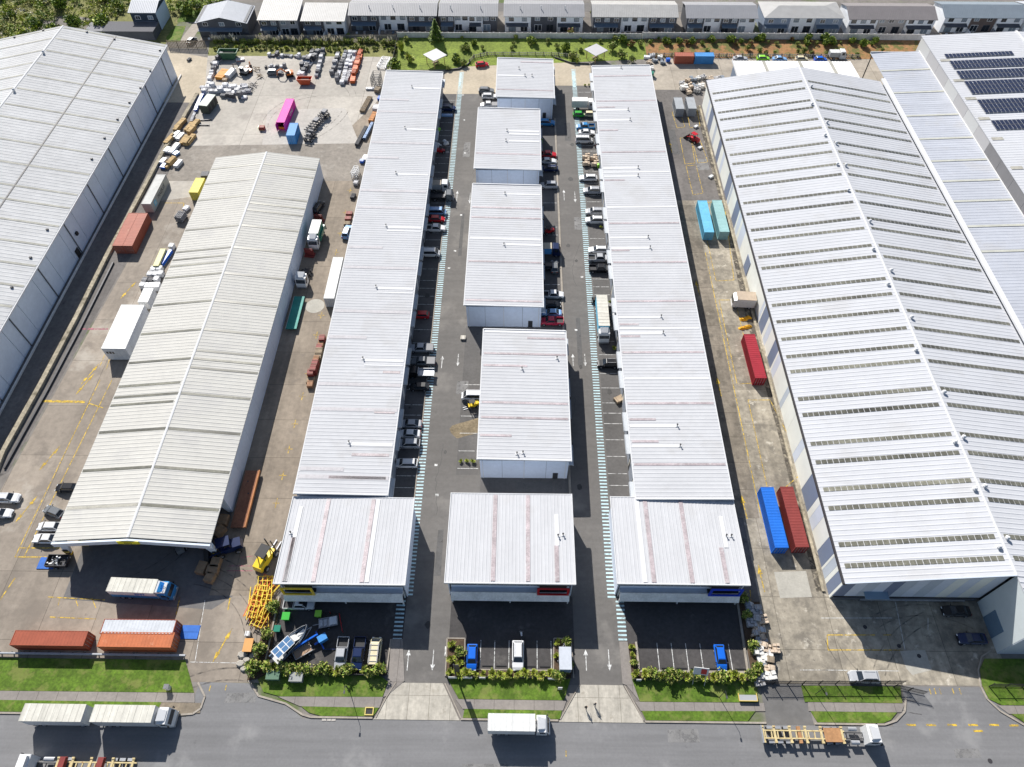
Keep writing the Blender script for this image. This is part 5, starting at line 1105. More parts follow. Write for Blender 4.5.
def car_parts(e, kind, pm):
    L, Wd, bz_, rz_, xr0, xr1, xf1, xf0, hz = KD[kind]; hw = Wd / 2; h = L / 2
    def ring(x, s, zt, zb=.22): return [(x, -hw * s * .9, zb), (x, -hw * s, zb + .2), (x, -hw * s, zt - .14), (x, -hw * s * .86, zt), (x, hw * s * .86, zt), (x, hw * s, zt - .14), (x, hw * s, zb + .2), (x, hw * s * .9, zb)]
    rear = bz_ - .02 if kind != 'sedan' else bz_ + .02
    if kind == 'ute':
        prof = [(-h, .94, .62), (-h + .05, .97, .70), (xr0 - .1, 1, .70), (xr0 - .02, 1, bz_), (xf0, 1, bz_), (xf0 + .15, .99, bz_ - .03), (h - .3, .93, hz), (h - .05, .84, hz - .1), (h, .78, hz - .3)]
    elif kind == 'van':
        prof = [(-h, .93, bz_ - .1), (-h + .1, .98, bz_), (xf0 - .1, 1, bz_), (xf0, .98, bz_ - .02), (h - .12, .9, hz - .1), (h, .82, hz - .35)]
    else:
        prof = [(-h, .80, rear - .28), (-h + .1, .90, rear - .06), (xr0 - .15, .97, rear), (xr0, 1, bz_), (xf0, 1, bz_), (xf0 + .2, .99, bz_ - .03), (h - .45, .94, hz + .06), (h - .1, .84, hz - .1), (h, .76, hz - .3)]
    mb = MB(); mb.loft([ring(x, s, z) for x, s, z in prof])
    bw, tw = hw * .87, hw * .68 if kind != 'van' else hw * .78
    B = [(xr0, -bw, bz_ - .03), (xf0, -bw, bz_ - .03), (xf0, bw, bz_ - .03), (xr0, bw, bz_ - .03)]; T = [(xr1, -tw, rz_ - .05), (xf1, -tw, rz_ - .05), (xf1, tw, rz_ - .05), (xr1, tw, rz_ - .05)]
    TT = [(xr1 + .08, -tw * .9, rz_), (xf1 - .12, -tw * .9, rz_), (xf1 - .12, tw * .9, rz_), (xr1 + .08, tw * .9, rz_)]
    mb.loft([B, T, TT])
    mb.build('body', pm, e, smooth=False)
    quad_part('windscreen', [B[1], B[2], T[2], T[1]], glass, e, .07); quad_part('rear_window', [B[0], B[3], T[3], T[0]], glass, e, .12)
    for s, (a, b) in ((-1, (0, 1)), (1, (3, 2))):
        quad_part('side_window', [B[a], B[b], T[b], T[a]], glass, e, .10)
    r = .34 if kind in ('sedan', 'hatch', 'wagon') else .38
    for x in (h - .85, -h + .9):
        for s in (-1, 1): add_wheel(e, x, s * (hw - .12), r)
    lm = MB().bx(-.06, .06, -.17, .17, -.08, .08).mesh('headlight', lamp_m); tl = MB().bx(-.05, .05, -.14, .14, -.1, .1).mesh('tail_light', tail_m)
    for s in (-1, 1):
        o = link('headlight', lm, e); o.location = (h - .07, s * hw * .62, hz - .18)
        o = link('tail_light', tl, e); o.location = (-h + .02, s * hw * .66, rear - .3 if kind != 'ute' else .52)
        o = MB().beam((xf0 - .25, s * hw * .95, bz_ + .03), (xf0 - .25, s * (hw + .2), bz_ + .08), .1, .12).build('mirror', plastic, e)
    MB().bx(h - .02, h + .02, -.45, .45, .38, .62).build('grille', plastic, e)
    if kind in ('suv', 'wagon', 'van'):
        for s in (-1, 1): MB().bx(xr1 + .25, xf1 - .3, s * tw * .8 - .03, s * tw * .8 + .03, rz_ + .005, rz_ + .05).build('roof_rail', steel, e)
    if kind == 'ute':
        mb = MB(); z0, z1 = .70, 1.12
        mb.bx(-h + .02, xr0 - .1, -hw, -hw + .08, z0, z1).bx(-h + .02, xr0 - .1, hw - .08, hw, z0, z1).bx(-h, -h + .08, -hw + .081, hw - .081, z0, z1 - .01).bx(xr0 - .2, xr0 - .11, -hw + .081, hw - .081, z0, z1 - .01)
        mb.build('tray_side', pm, e); MB().bx(-h + .08, xr0 - .2, -hw + .08, hw - .08, .705, .76).build('tray_floor', plastic, e)
NV = [0]
def car(px_, py_, ang, kind, col, label, group=None, z=.9, extra=None):
    """ang in degrees: direction of the nose, 0 = east, 90 = north"""
    key = (kind, col, extra)
    if key not in PROTO:
        e = empty('parked_car' if kind != 'van' and kind != 'ute' else ('parked_van' if kind == 'van' else 'parked_ute'), label, 'car' if kind not in ('van', 'ute') else kind)
        car_parts(e, kind, P[col])
        if extra == 'canopy':
            MB().loft([[(-2.6, -.9, 1.13), (-.82, -.9, 1.13), (-.82, .9, 1.13), (-2.6, .9, 1.13)], [(-2.5, -.72, 1.75), (-.85, -.72, 1.75), (-.85, .72, 1.75), (-2.5, .72, 1.75)]]).build('canopy', P[col], e)
        if extra == 'rack':
            mb = MB()
            for x in (-1.8, -.9, 0, .8): mb.bx(x, x + .06, -.8, .8, 2.02, 2.08)
            mb.bx(-2.1, 1.1, -.75, -.7, 2.08, 2.14).bx(-2.1, 1.1, .7, .75, 2.08, 2.14); mb.build('roof_rack', steel, e)
        if extra == 'deck':
            MB().bx(-2.62, -.85, -.95, .95, 1.14, 1.2).build('tray_cover', mat('tray_grey', (.22, .22, .23), .6), e)
        if extra == 'hood':
            MB().bx(.2, .9, -.4, .4, 1.74, 1.76).build('sunroof', glass, e)
        PROTO[key] = e
    else: e = copy_tree(PROTO[key])
    p = at(px_, py_, z); place(e, (p.x, p.y, .014), R(ang), label); e['group'] = group or 'cars parked in the estate'
    return e
G1 = 'cars in the bays along the left unit row'; G2 = 'cars in the bays along the right unit row'; G3 = 'cars beside the middle blocks'; G4 = 'cars in the yards'; G5 = 'cars in the street front bays'
car(448, 107.5, 0, 'suv', 'navy', 'dark blue four wheel drive at the north end of the left unit row', G1)
car(437, 211.5, 0, 'van', 'skyblue', 'pale blue van above the red hatchback in the left bays', G1)
car(437, 218, 0, 'hatch', 'red', 'red hatchback between the pale blue van and the white ute', G1)
car(435, 227.5, 0, 'ute', 'white', 'white ute just south of the red hatchback', G1)
car(430, 252.5, 0, 'van', 'white', 'white van parked alone by the left row with dark side windows', G1)
car(420, 314, 180, 'hatch', 'red', 'small red car parked alone in deep shade by the left row', G1)
car(421.5, 347.5, 180, 'ute', 'silver', 'silver ute, northernmost of the shaded cluster by the left row', G1, extra='deck')
car(423, 361, 180, 'ute', 'grey', 'dark grey ute below the silver ute in the left bays', G1, extra='deck')
car(419, 386, 180, 'hatch', 'black', 'black hatchback parked askew below the grey flatbed', G1)
car(410, 423, 180, 'sedan', 'silver', 'silver sedan, northernmost of three silver cars by the left row', G1)
car(408.5, 433, 180, 'sedan', 'white', 'white silver sedan between two silver cars by the left row', G1)
car(408, 443, 180, 'suv', 'silver', 'silver estate car, southernmost of three silver cars by the left row', G1)
car(405, 462.5, 180, 'wagon', 'white', 'pale wagon alone in the shaded bays near the roof step', G1)
car(486.5, 90, 0, 'suv', 'grey', 'grey four wheel drive, northernmost of three cars between the top blocks', G3)
car(490, 95.5, 0, 'wagon', 'white', 'white wagon between the grey four wheel drive and the white ute', G3)
car(489, 104.5, 180, 'ute', 'white', 'white ute, southernmost of three cars between the top blocks', G3, extra='deck')
car(482, 63.5, 10, 'hatch', 'red', 'red hatchback alone on the brown turning area', G3)
car(547, 122, 0, 'suv', 'tealblue', 'blue car tucked against the northernmost middle block', G3)
car(547, 154, 0, 'ute', 'red', 'red ute beside the short middle block', G3)
car(548, 160, 0, 'sedan', 'white', 'white sedan between the red ute and the dark blue car', G3)
car(549, 167.5, 180, 'wagon', 'navy', 'dark blue wagon beside the short middle block', G3)
car(548.5, 184.5, 180, 'suv', 'silver', 'silver car alone beside the gap between middle blocks', G3)
car(546.5, 266, 180, 'hatch', 'black', 'black hatchback beside the tan topped truck', G3)
car(554.5, 265.5, 90, 'hatch', 'grey', 'dark grey hatchback parked crosswise by the kerb', G3)
car(552.5, 294, 0, 'ute', 'white', 'white ute, northernmost of four cars at the south end of the long middle block', G3)
car(552, 303.5, 0, 'hatch', 'black', 'dark car second of four at the south end of the long middle block', G3)
car(551.5, 312, 180, 'sedan', 'skyblue', 'silver blue sedan third of four at the south end of the long middle block', G3)
car(552, 320.5, 180, 'ute', 'plum', 'crimson ute, southernmost of four by the long middle block', G3)
car(473, 395.5, 180, 'van', 'white', 'white van poking out from the southern middle block', G3)
car(580, 113.5, 0, 'hatch', 'green', 'small green car below the white box truck', G2)
car(591, 113.5, 0, 'hatch', 'cream', 'cream small car beside the green one', G2)
car(585.5, 126, 180, 'ute', 'tealblue', 'blue ute above the white car in the right bays', G2)
car(587, 131.5, 0, 'sedan', 'white', 'white sedan between the blue ute and the long white van', G2)
car(584, 139.5, 0, 'van', 'white', 'long white van with a roof rack in the right bays', G2, extra='rack')
car(597, 140, 90, 'hatch', 'grey', 'dark grey car against the wall beside the long white van', G2)
car(588, 177, 180, 'wagon', 'white', 'white wagon below the heap of tan goods', G2)
car(592, 190, 180, 'suv', 'silver', 'silver dark windowed car below the white wagon', G2)
car(594.5, 211, 180, 'suv', 'silver', 'silver car directly above a white one in the right bays', G2)
car(594.5, 219.5, 180, 'suv', 'white', 'white car directly below a silver one and above the yellow hatched bay', G2)
car(598, 249, 180, 'wagon', 'white', 'white wagon, northernmost of three above the motorbike', G2)
car(599, 257.5, 0, 'ute', 'silver', 'silver ute with dark tray, middle of three above the motorbike', G2)
car(600, 268, 0, 'ute', 'black', 'black ute with open tray, southernmost of three above the motorbike', G2)
car(608, 363, 180, 'suv', 'black', 'black four wheel drive alone in the right bays', G2)
car(472, 657, 270, 'hatch', 'blue', 'bright blue hatchback by the middle planter', G5)
car(518, 655.5, 270, 'suv', 'white', 'white people mover by the middle planter', G5)
car(721, 657.5, 270, 'hatch', 'blue', 'bright blue hatchback in the right front parking lot', G5)
car(299, 603.5, 0, 'ute', 'white', 'white ute under the yellow framed window', G5, extra='hood')
car(341.5, 653, 270, 'ute', 'silver', 'silver and dark ute nearest the blue boom lift', G5)
car(358.5, 653, 270, 'ute', 'navy', 'navy ute with ladders between the silver ute and the beige van', G5)
car(375, 652, 90, 'van', 'cream', 'beige van with a pale roof nearest the walkway', G5, extra='rack')
car(864, 676.5, 180, 'suv', 'silver', 'silver estate car behind the palisade fence', G4)
car(957, 610.5, 180, 'sedan', 'black', 'black sedan in the shadow of the right warehouse', G4)
car(973, 638, 180, 'sedan', 'navy', 'navy sedan with yellow wheels guard near the slate roller door', G4)
car(7, 497.5, 0, 'suv', 'white', 'white car at the left edge with black rear window, northern one', G4)
car(-1, 512.5, 0, 'sedan', 'white', 'white car cut by the left edge, southern one', G4)
car(53, 511, 160, 'hatch', 'grey', 'grey hatchback nose under the cream roof', G4)
car(48, 526, 180, 'hatch', 'white', 'white hatchback under the cream roof, northern of two', G4)
car(45, 538, 180, 'sedan', 'white', 'white sedan under the cream roof, southern of two', G4)
car(66, 487, 180, 'hatch', 'black', 'black car mostly hidden under the cream roof', G4)
car(318, 206.5, 75, 'suv', 'black', 'black four wheel drive close to the grey shed wall', G4)
car(347, 231, 85, 'suv', 'skyblue', 'pale blue car between the yellow marks and the left row', G4)
for a, k, c_, t in (((740.5, 57.5), 'sedan', 'silver', 'silver car leftmost in the row behind the low white roofed shed'), ((763.5, 57.5), 'hatch', 'lime', 'lime green car in the row behind the low white roofed shed'), ((780, 58), 'sedan', 'skyblue', 'pale blue car right of the lime green car'), ((802, 58), 'hatch', 'cream', 'yellowish car in the row behind the low white roofed shed'), ((821, 58.5), 'hatch', 'blue', 'bright blue car rightmost in the row behind the low white roofed shed')):
    car(a[0], a[1], 0, k, c_, t, G4)
car(191.5, 39.5, 75, 'hatch', 'grey', 'dark hatchback on the driveway of the dark grey gabled house', G4)
car(275, 71.5, 0, 'wagon', 'grey', 'grey car body standing among metal bins in the storage yard', G4)

# ---- trucks
def truck_cab(e, x0, pm, w=2.4, h=2.95, L=2.1, deflector=True):
    hw = w / 2
    def r(x, s, z0, z1): return [(x, -hw * s, z0), (x, hw * s, z0), (x, hw * s, z1), (x, -hw * s, z1)]
    MB().loft([r(x0, 1, .55, h - .08), (r(x0 + .15, 1, .5, h)), r(x0 + L - .65, 1, .45, h - .06), r(x0 + L - .12, .95, .45, 1.65), r(x0 + L, .9, .5, 1.4)]).build('cab', pm, e)
    MB().loft([[(x0 + L - .60, -hw * .88, h - .22), (x0 + L - .60, hw * .88, h - .22), (x0 + L - .62, hw * .88, h - .22), (x0 + L - .62, -hw * .88, h - .22)], [(x0 + L - .115, -hw * .88, 1.72), (x0 + L - .115, hw * .88, 1.72), (x0 + L - .2, hw * .88, 1.72), (x0 + L - .2, -hw * .88, 1.72)]]).build('windscreen', glass, e)
    for s in (-1, 1):
        MB().bx(x0 + .5, x0 + L - .75, min(s * hw, s * (hw + .02)), max(s * hw, s * (hw + .02)), 1.7, h - .45).build('side_window', glass, e)
        MB().beam((x0 + L - .5, s * (hw + .02), h - .7), (x0 + L - .35, s * (hw + .3), h - .75), .05).bx(x0 + L - .42, x0 + L - .28, s * (hw + .2) - .1, s * (hw + .2) + .1, 1.7, 2.3).build('mirror', plastic, e)
        MB().bx(x0 + L - .04, x0 + L + .03, s * hw * .65 - .2, s * hw * .65 + .2, .8, 1.0).build('headlight', lamp_m, e)
    MB().bx(x0 + L - .2, x0 + L + .08, -hw * .95, hw * .95, .35, .72).build('bumper', steel, e)
    if deflector: MB().loft([[(x0 + .2, -hw * .8, h), (x0 + .2, hw * .8, h), (x0 + .2, hw * .75, h + .65), (x0 + .2, -hw * .75, h + .65)], [(x0 + L - .8, -hw * .7, h - .04), (x0 + L - .8, hw * .7, h - .04), (x0 + L - .8, hw * .6, h + .08), (x0 + L - .8, -hw * .6, h + .08)]]).build('wind_deflector', pm, e)
roof_tarp = mat('box_roof_cream', (.62, .60, .53), .6, n1=(1.2, .12), perobj=True, streak=(1.6, .1, .22), stain=(2.0, .62, (.36, .33, .26), .55))
roof_frp = mat('box_roof_white', (.70, .70, .68), .5, n1=(1.2, .1), perobj=True, streak=(2.2, .1, .16))
def cargo_box(e, x0, x1, w, z0, z1, side, roofm, name='cargo_box', ribsn=0, dark_low=None):
    hw = w / 2
    mb = MB(); mb.bx(x0, x1, -hw, hw, z0, z1 - .1); mb.build(name, side, e)
    mb = MB(); mb.bx(x0 - .01, x1 + .01, -hw - .02, hw + .02, z1 - .1, z1)
    n = max(4, int((x1 - x0) / .9))
    for i in range(n + 1):
        x = x0 + (x1 - x0) * i / n; mb.bx(x - .03, x + .03, -hw, hw, z1 + .002, z1 + .03)
    mb.build('box_roof', roofm, e)
    for s in (-1, 1):
        mb = MB(); mb.bx(x0 - .05, x0 - .005, .03 if s > 0 else -hw + .06, hw - .06 if s > 0 else -.03, z0 + .1, z1 - .2)
        for yq in (.3, .9): mb.rod((x0 - .08, s * yq, z0 + .12), (x0 - .08, s * yq, z1 - .22), .025, .025, 5)
        mb.build('rear_door', side, e)
    if dark_low: MB().bx(x0 + .02, x1 - .02, -hw - .025, hw + .025, z0, z0 + dark_low[0]).build('side_skirt', dark_low[1], e)
def chassis(e, x0, x1, m=None, z=.75):
    mb = MB()
    for s in (-1, 1): mb.bx(x0, x1, s * .42 - .06, s * .42 + .06, z, z + .22)
    x = x0 + .3
    while x < x1: mb.bx(x, x + .12, -.36, .36, z + .02, z + .2); x += 1.3
    mb.build('chassis', m or steel_dark, e)
def box_truck(px_, py_, ang, label, Lb=7.5, cabm=None, sidem=None, roofm=None, zt=3.7, z=3.6, name='box_truck', low=None, defl=True, group=None, w=2.45):
    e = empty(name, label, 'truck', (0, 0, 0)); L = Lb + 2.4; x0 = -L / 2
    chassis(e, x0, L / 2 - .4); truck_cab(e, L / 2 - 2.15, cabm or P['white'], w, deflector=defl)
    cargo_box(e, x0, x0 + Lb, w, 1.05, zt, sidem or C['white'], roofm or roof_tarp, dark_low=low)
    for x in ([L / 2 - 1.2, x0 + 1.6] + ([x0 + 2.8] if Lb > 7 else [])):
        for s in (-1, 1): add_wheel(e, x, s * (w / 2 - .17), .48, .3)
    p = at(px_, py_, z); place(e, (p.x, p.y, .014), R(ang)); 
    if group: e['group'] = group
    return e
def text_mesh(txt, size, m, parent, loc, rot, ext=.01, name='lettering'):
    cu = bpy.data.curves.new('lettering', 'FONT'); cu.body = txt; cu.size = size; cu.extrude = ext; cu.align_x = 'CENTER'; cu.align_y = 'CENTER'
    cu.resolution_u = 2; tmp = bpy.data.objects.new('tmp_text', cu); COL.objects.link(tmp); dg = bpy.context.evaluated_depsgraph_get(); dg.update()
    me = bpy.data.meshes.new_from_object(tmp.evaluated_get(dg)); bpy.data.objects.remove(tmp); me.materials.clear(); me.materials.append(m)
    o = link(name, me, parent); o.location = loc; o.rotation_euler = rot; return o
t = box_truck(143, 588.5, 358, 'white over blue box truck with blue lettering in front of the open shed', 8.2, P['tealblue'], C['white'], roof_tarp, 3.6, 2.2, low=(1.0, P['tealblue']), defl=True)
t.location.x -= .1; text_mesh('ENT', 1.0, P['blue'], t, (.2, -1.27, 2.65), (R(90), 0, 0)); text_mesh('ENT', .8, P['blue'], t, (3.85, 0, 3.5), (0, R(12), R(-90)), name='roof_lettering')
MB().loft([[(3.0, -1.1, 2.96), (3.0, 1.1, 2.96), (3.0, 1.05, 3.55), (3.0, -1.05, 3.55)], [(4.5, -1.0, 2.9), (4.5, 1.0, 2.9), (4.5, .9, 3.1), (4.5, -.9, 3.1)]]).build('wind_deflector', P['white'], t)
_t = box_truck(131, 717, 0, 'white truck with stained cream box roof parked on the street', 9.4, P['white'], C['silver'], roof_tarp, 4.0, 3.4, group='trucks parked on the street'); _t.location.x = -59.0; _t.location.y = 23.9
_t = box_truck(519, 722.5, 0, 'short white box truck alone at the middle of the street', 7.2, P['white'], C['white'], roof_frp, 3.6, 2.9, group='trucks parked on the street'); _t.location.x = .85; _t.location.y = 23.5
e = empty('box_trailer', 'white box trailer coupled behind the street truck with a cream dusty roof', 'trailer'); chassis(e, -4.8, 6.0)
cargo_box(e, -4.75, 4.75, 2.5, 1.1, 4.0, C['silver'], roof_tarp)
for x in (-3.9, -2.7, 3.4):
    for s in (-1, 1): add_wheel(e, x, s * 1.05, .48, .3)
place(e, (-71.0, 23.9, .014), 0)
box_truck(584, 101, 0, 'white box truck at the north end of the right bays', 4.6, P['white'], C['white'], roof_frp, 3.2, 2.6, defl=False, w=2.1)
box_truck(603, 316, 270, 'long cream roofed box truck with blue side in the right bays', 9.4, P['white'], C['cyan'], roof_tarp, 3.6, 2.9)
box_truck(439, 185, 0, 'small white cab truck with a tan box at the left bays', 3.6, P['white'], C['grey'], mat('tan_roof', (.45, .38, .30), .7, n1=(1, .1)), 2.7, 1.8, defl=False, w=2.0)
box_truck(549, 249, 0, 'tan topped dark blue truck beside the long middle block', 3.6, P['navy'], C['sky'], mat('tan_cream_roof', (.52, .46, .36), .7, n1=(1, .1)), 2.9, 1.8, defl=False, w=2.1)
t = empty('box_truck', 'boxy white truck with a tan dusty roof by the right warehouse', 'truck'); cargo_box(t, -2.6, 1.7, 2.7, .8, 3.3, C['white'], mat('dusty_tan_roof', (.46, .37, .28), .7, n1=(1, .15))); chassis(t, -2.5, 2.2)
MB().loft([[(1.72, -1.25, .6), (1.72, 1.25, .6), (1.72, 1.25, 3.0), (1.72, -1.25, 3.0)], [(2.5, -1.15, .6), (2.5, 1.15, .6), (2.3, 1.1, 2.7), (2.3, -1.1, 2.7)]]).build('cab', P['white'], t); MB().loft([[(2.5, -1.0, 1.5), (2.5, 1.0, 1.5), (2.46, 1.0, 1.5), (2.46, -1.0, 1.5)], [(2.36, -1.0, 2.6), (2.36, 1.0, 2.6), (2.3, 1.0, 2.6), (2.3, -1.0, 2.6)]]).build('windscreen', glass, t)
MB().bx(1.75, 2.1, -1.3, -1.255, 1.6, 2.5).build('side_window', glass, t)
for x in (-1.6, 1.5):
    for s in (-1, 1): add_wheel(t, x, s * 1.1, .42, .26)
p = at(743.5, 299, 2.2); place(t, (p.x, p.y, .014), R(176))
box_truck(838, 53.5, 0, 'small white truck on the far north lane behind the bright white roof', 3.0, P['white'], C['stone'], roof_frp, 2.6, 1.8, defl=False, w=2.0)
def flat_truck(px_, py_, ang, label, cabc, Lb=4.5, deckc=None, w=2.1, z=1.3, load=None):
    e = empty('flatbed_truck', label, 'truck'); L = Lb + 2.2; x0 = -L / 2
    chassis(e, x0, L / 2 - .4); truck_cab(e, L / 2 - 1.9, cabc, w, 2.3, 1.85, False)
    mb = MB(); mb.bx(x0, x0 + Lb, -w / 2, w / 2, 1.0, 1.12); mb.build('deck', deckc or steel, e)
    for s in (-1, 1): MB().bx(x0, x0 + Lb, s * w / 2 - .04, s * w / 2 + .04, 1.125, 1.42).build('side_board', deckc or steel, e)
    MB().bx(x0 + Lb - .06, x0 + Lb + .02, -w / 2, w / 2, 1.13, 1.9).build('headboard', steel, e)
    for x in (L / 2 - 1.0, x0 + 1.2):
        for s in (-1, 1): add_wheel(e, x, s * (w / 2 - .15), .4, .26)
    if load: load(e, x0, Lb, w)
    p = at(px_, py_, z); place(e, (p.x, p.y, .014), R(ang)); return e
flat_truck(442, 195, 0, 'dark flatbed truck just below the tan box truck', P['grey'], 4.0, steel_dark)
flat_truck(421, 372, 180, 'small flatbed with grey tray between a dark grey ute and a black hatchback', P['black'], 3.4, steel, 1.9)
def ute_rack(e, x0, Lb, w):
    MB().bx(x0 + .3, x0 + Lb - .3, -w / 2 + .3, w / 2 - .3, 1.13, 1.7).build('load', weathered, e)

# tractor unit, long flat trailer, truck carrying things in the left alley
e = empty('tractor_unit', 'white tractor unit between the green platform and the maroon frame', 'truck'); chassis(e, -3.4, 2.6); truck_cab(e, .6, P['white'], 2.45, 3.1, 2.3)
for x in (-2.6, -1.5, 1.9):
    for s in (-1, 1): add_wheel(e, x, s * 1.05, .48, .3)
MB().bx(-2.6, -1.5, -.5, .5, 1.0, 1.15).build('fifth_wheel', steel_dark, e); p = at(303.5, 276, 1.5); place(e, (p.x, p.y, .014), R(268))
e = empty('loaded_truck', 'white and green truck held on a maroon flat rack beside the grey shed wall', 'truck'); chassis(e, -5, 3.5); truck_cab(e, 1.6, P['white'], 2.4, 3.1, 2.2)
cargo_box(e, -3.6, 1.4, 2.3, 1.05, 3.5, P['dkgreen'], roof_frp)
for x in (-3, -1.9, 2.7):
    for s in (-1, 1): add_wheel(e, x, s * 1.0, .46, .3)
MB().bx(-3.7, 1.5, 1.16, 1.5, 1.0, 1.9).build('side_tank', P['dkgreen'], e)
p = at(315.5, 234, 2.4); place(e, (p.x, p.y, .4), R(269))
for a, t_ in (((318.5, 218), 'maroon flat rack end frame north of the white and green truck'), ((309, 252), 'maroon flat rack end frame south of the white and green truck')):
    p = at(*a, 1.2); f = empty('flat_rack', t_, 'rack', (p.x, p.y, 0), R(-6)); mb = MB(); mb.bx(-1.2, 1.2, -.8, .8, .1, .35); mb.build('deck', C['maroon'], f)
    mb = MB()
    for x in (-1.1, 1.0): mb.bx(x, x + .14, -.1, .1, .35, 2.3)
    mb.bx(-1.1, 1.14, -.08, .08, 2.1, 2.3).bx(-.96, 1.0, -.04, .04, .4, 1.9); mb.build('end_frame', C['maroon'], f)
e = empty('platform_trailer', 'teal green platform with white edge stripe lying beside the grey shed', 'trailer'); p = Vector((-51.1, 110, 0))
MB().bx(-5.0, 5.0, -1.2, 1.2, .75, .95).build('deck', mat('teal_deck', (.02, .26, .22), .6, n1=(.7, .25), perobj=True), e); MB().bx(-5, 5, 1.21, 1.3, .72, 1.0).build('edge_rail', steel, e); chassis(e, -4.8, 4.8, z=.45)
for x in (-3.6, -2.5, -1.4):
    for s in (-1, 1): add_wheel(e, x, s * 1.0, .42, .25)
place(e, (p.x, p.y, .01), R(90))

# ---- skeletal container trailers
cream_st = mat('cream_rusty_steel', (.62, .50, .26), .7, n1=(1.5, .3), perobj=True, stain=[(1.2, .58, (.30, .12, .05), .8)])
def skeletal(e, x0, x1, m, bolsters, wheels, w=2.45):
    mb = MB()
    for s in (-1, 1): mb.bx(x0, x1, s * .55 - .09, s * .55 + .09, 1.05, 1.32)
    x = x0 + .5
    while x < x1 - .2: mb.bx(x, x + .16, -.46, .46, 1.08, 1.28); x += .95
    mb.build('chassis_frame', m, e)
    bm_ = MB().bx(-.16, .16, -w / 2, w / 2, 1.1, 1.36).bx(-.2, .2, -w / 2, -w / 2 + .25, 1.37, 1.46).bx(-.2, .2, w / 2 - .25, w / 2, 1.37, 1.46).mesh('bolster', m)
    for x in bolsters: link('bolster', bm_, e).location = (x, 0, 0)
    for x in wheels:
        for s in (-1, 1): add_wheel(e, x, s * 1.02, .5, .32); MB().bx(x - .45, x + .45, s * 1.02 - .2, s * 1.02 + .2, 1.02, 1.06).build('mudguard', steel, e)
e = empty('container_truck', 'white cab truck with empty cream rusty container trailer on the right of the street', 'truck')
skeletal(e, -9.0, 3.8, cream_st, (-8.8, -7.0, -4.6, -2.2, .2, 3.4), (-7.6, -6.3, -5.0, 1.3, 2.6)); chassis(e, 3.8, 7.2, z=.8); truck_cab(e, 6.7, P['white'], 2.5, 3.1, 2.4)
MB().bx(-9.1, -8.9, -1.25, 1.25, .8, 1.5).build('rear_beam', steel, e); add_wheel(e, 7.9, -1.05, .5, .32); add_wheel(e, 7.9, 1.05, .5, .32)
mb = MB(); mb.bx(-3.4, -2.9, -1.2, 1.2, .8, 1.25).bx(.6, 3.2, -1.0, 1.0, 1.33, 1.4); mb.build('deck_plate', mat('rust_plate', (.42, .22, .10), .8, n1=(1.5, .3)), e)
for s in (-1, 1): MB().rod((4.6, s * .95, .9), (5.9, s * .95, .9), .32, .32, 10).build('fuel_tank', steel, e)
p = at(819.5, 734.5, 1.0); place(e, (p.x, p.y - .1, .014), R(0))
e = empty('container_truck', 'white cab truck pulling a cream trailer with maroon twist stands at the bottom left', 'truck')
skeletal(e, -9.2, 3.0, cream_st, (-8.6, -5.5, -2.2, .6, 2.8), (-8.0, -6.8, -5.6, 1.2, 2.3)); chassis(e, 3, 6.4, z=.8); truck_cab(e, 6.1, P['white'], 2.5, 3.2, 2.4)
for x in (-3.9, 1.9): MB().bx(x - .55, x + .55, -1.2, 1.2, 1.38, 1.75).bx(x - .5, x - .3, -1.1, 1.1, 1.76, 2.1).build('twist_stand', C['maroon'], e)
add_wheel(e, 7.4, -1.05, .5, .32); add_wheel(e, 7.4, 1.05, .5, .32)
for s in (-1, 1): MB().rod((3.6, s * .95, .9), (5.2, s * .95, .9), .32, .32, 10).build('fuel_tank', steel, e)
p = at(76, 764, 1.2); place(e, (p.x, p.y - .3, .014), R(180))

# small box trailer on the right island, and light trailer
e = empty('enclosed_trailer', 'pale grey enclosed trailer standing on the planted island', 'trailer'); p = at(565, 660, 1.4)
MB().bx(-1.75, 1.75, -.95, .95, .55, 2.3).build('box', C['silver'], e); MB().bx(-1.8, 1.8, -1, 1, 2.3, 2.38).build('box_roof', mat('trailer_roof', (.52, .55, .60), .5, n1=(1, .1)), e); MB().bx(-1.85, -1.765, -.85, .85, .65, 2.15).build('rear_door', mat('door_slate_blue', (.14, .22, .30), .5), e)
for s in (-1, 1): add_wheel(e, 0, s * .98, .32, .2)
MB().beam((1.75, .5, .5), (2.9, 0, .5), .08).beam((1.75, -.5, .5), (2.9, 0, .5), .08).build('drawbar', steel, e); place(e, (p.x, p.y, .16), R(90))
p = at(560, 689, .5); e = empty('bollard_sign', 'white upright panel between the box trailer and the verge', 'sign', (p.x - .0, p.y, 0)); MB().bx(-.35, .35, -.05, .05, .2, 1.5).build('panel', wall_white, e); MB().bx(-.3, -.22, -.04, .04, 0, .2).bx(.22, .3, -.04, .04, 0, .2).build('leg', steel, e)
# motorbikes
def bike(px_, py_, ang, c, label):
    e = empty('motorbike', label, 'motorbike'); p = at(px_, py_, .5)
    add_wheel(e, .7, 0, .31, .12); add_wheel(e, -.7, 0, .31, .14)
    MB().loft([[(-.3, -.1, .45), (-.3, .1, .45), (-.3, .1, .75), (-.3, -.1, .75)], [(.35, -.17, .5), (.35, .17, .5), (.35, .17, .95), (.35, -.17, .95)]]).build('fuel_tank', P[c], e)
    MB().loft([[(-.95, -.08, .78), (-.95, .08, .78), (-.95, .08, .86), (-.95, -.08, .86)], [(-.28, -.14, .74), (-.28, .14, .74), (-.28, .14, .84), (-.28, -.14, .84)]]).build('saddle', plastic, e)
    MB().pipe([(.7, 0, .31), (.42, 0, 1.0)], .04).pipe([(.42, -.35, 1.05), (.42, .35, 1.05)], .025).build('handlebar', steel, e); place(e, (p.x, p.y, .014), R(ang))
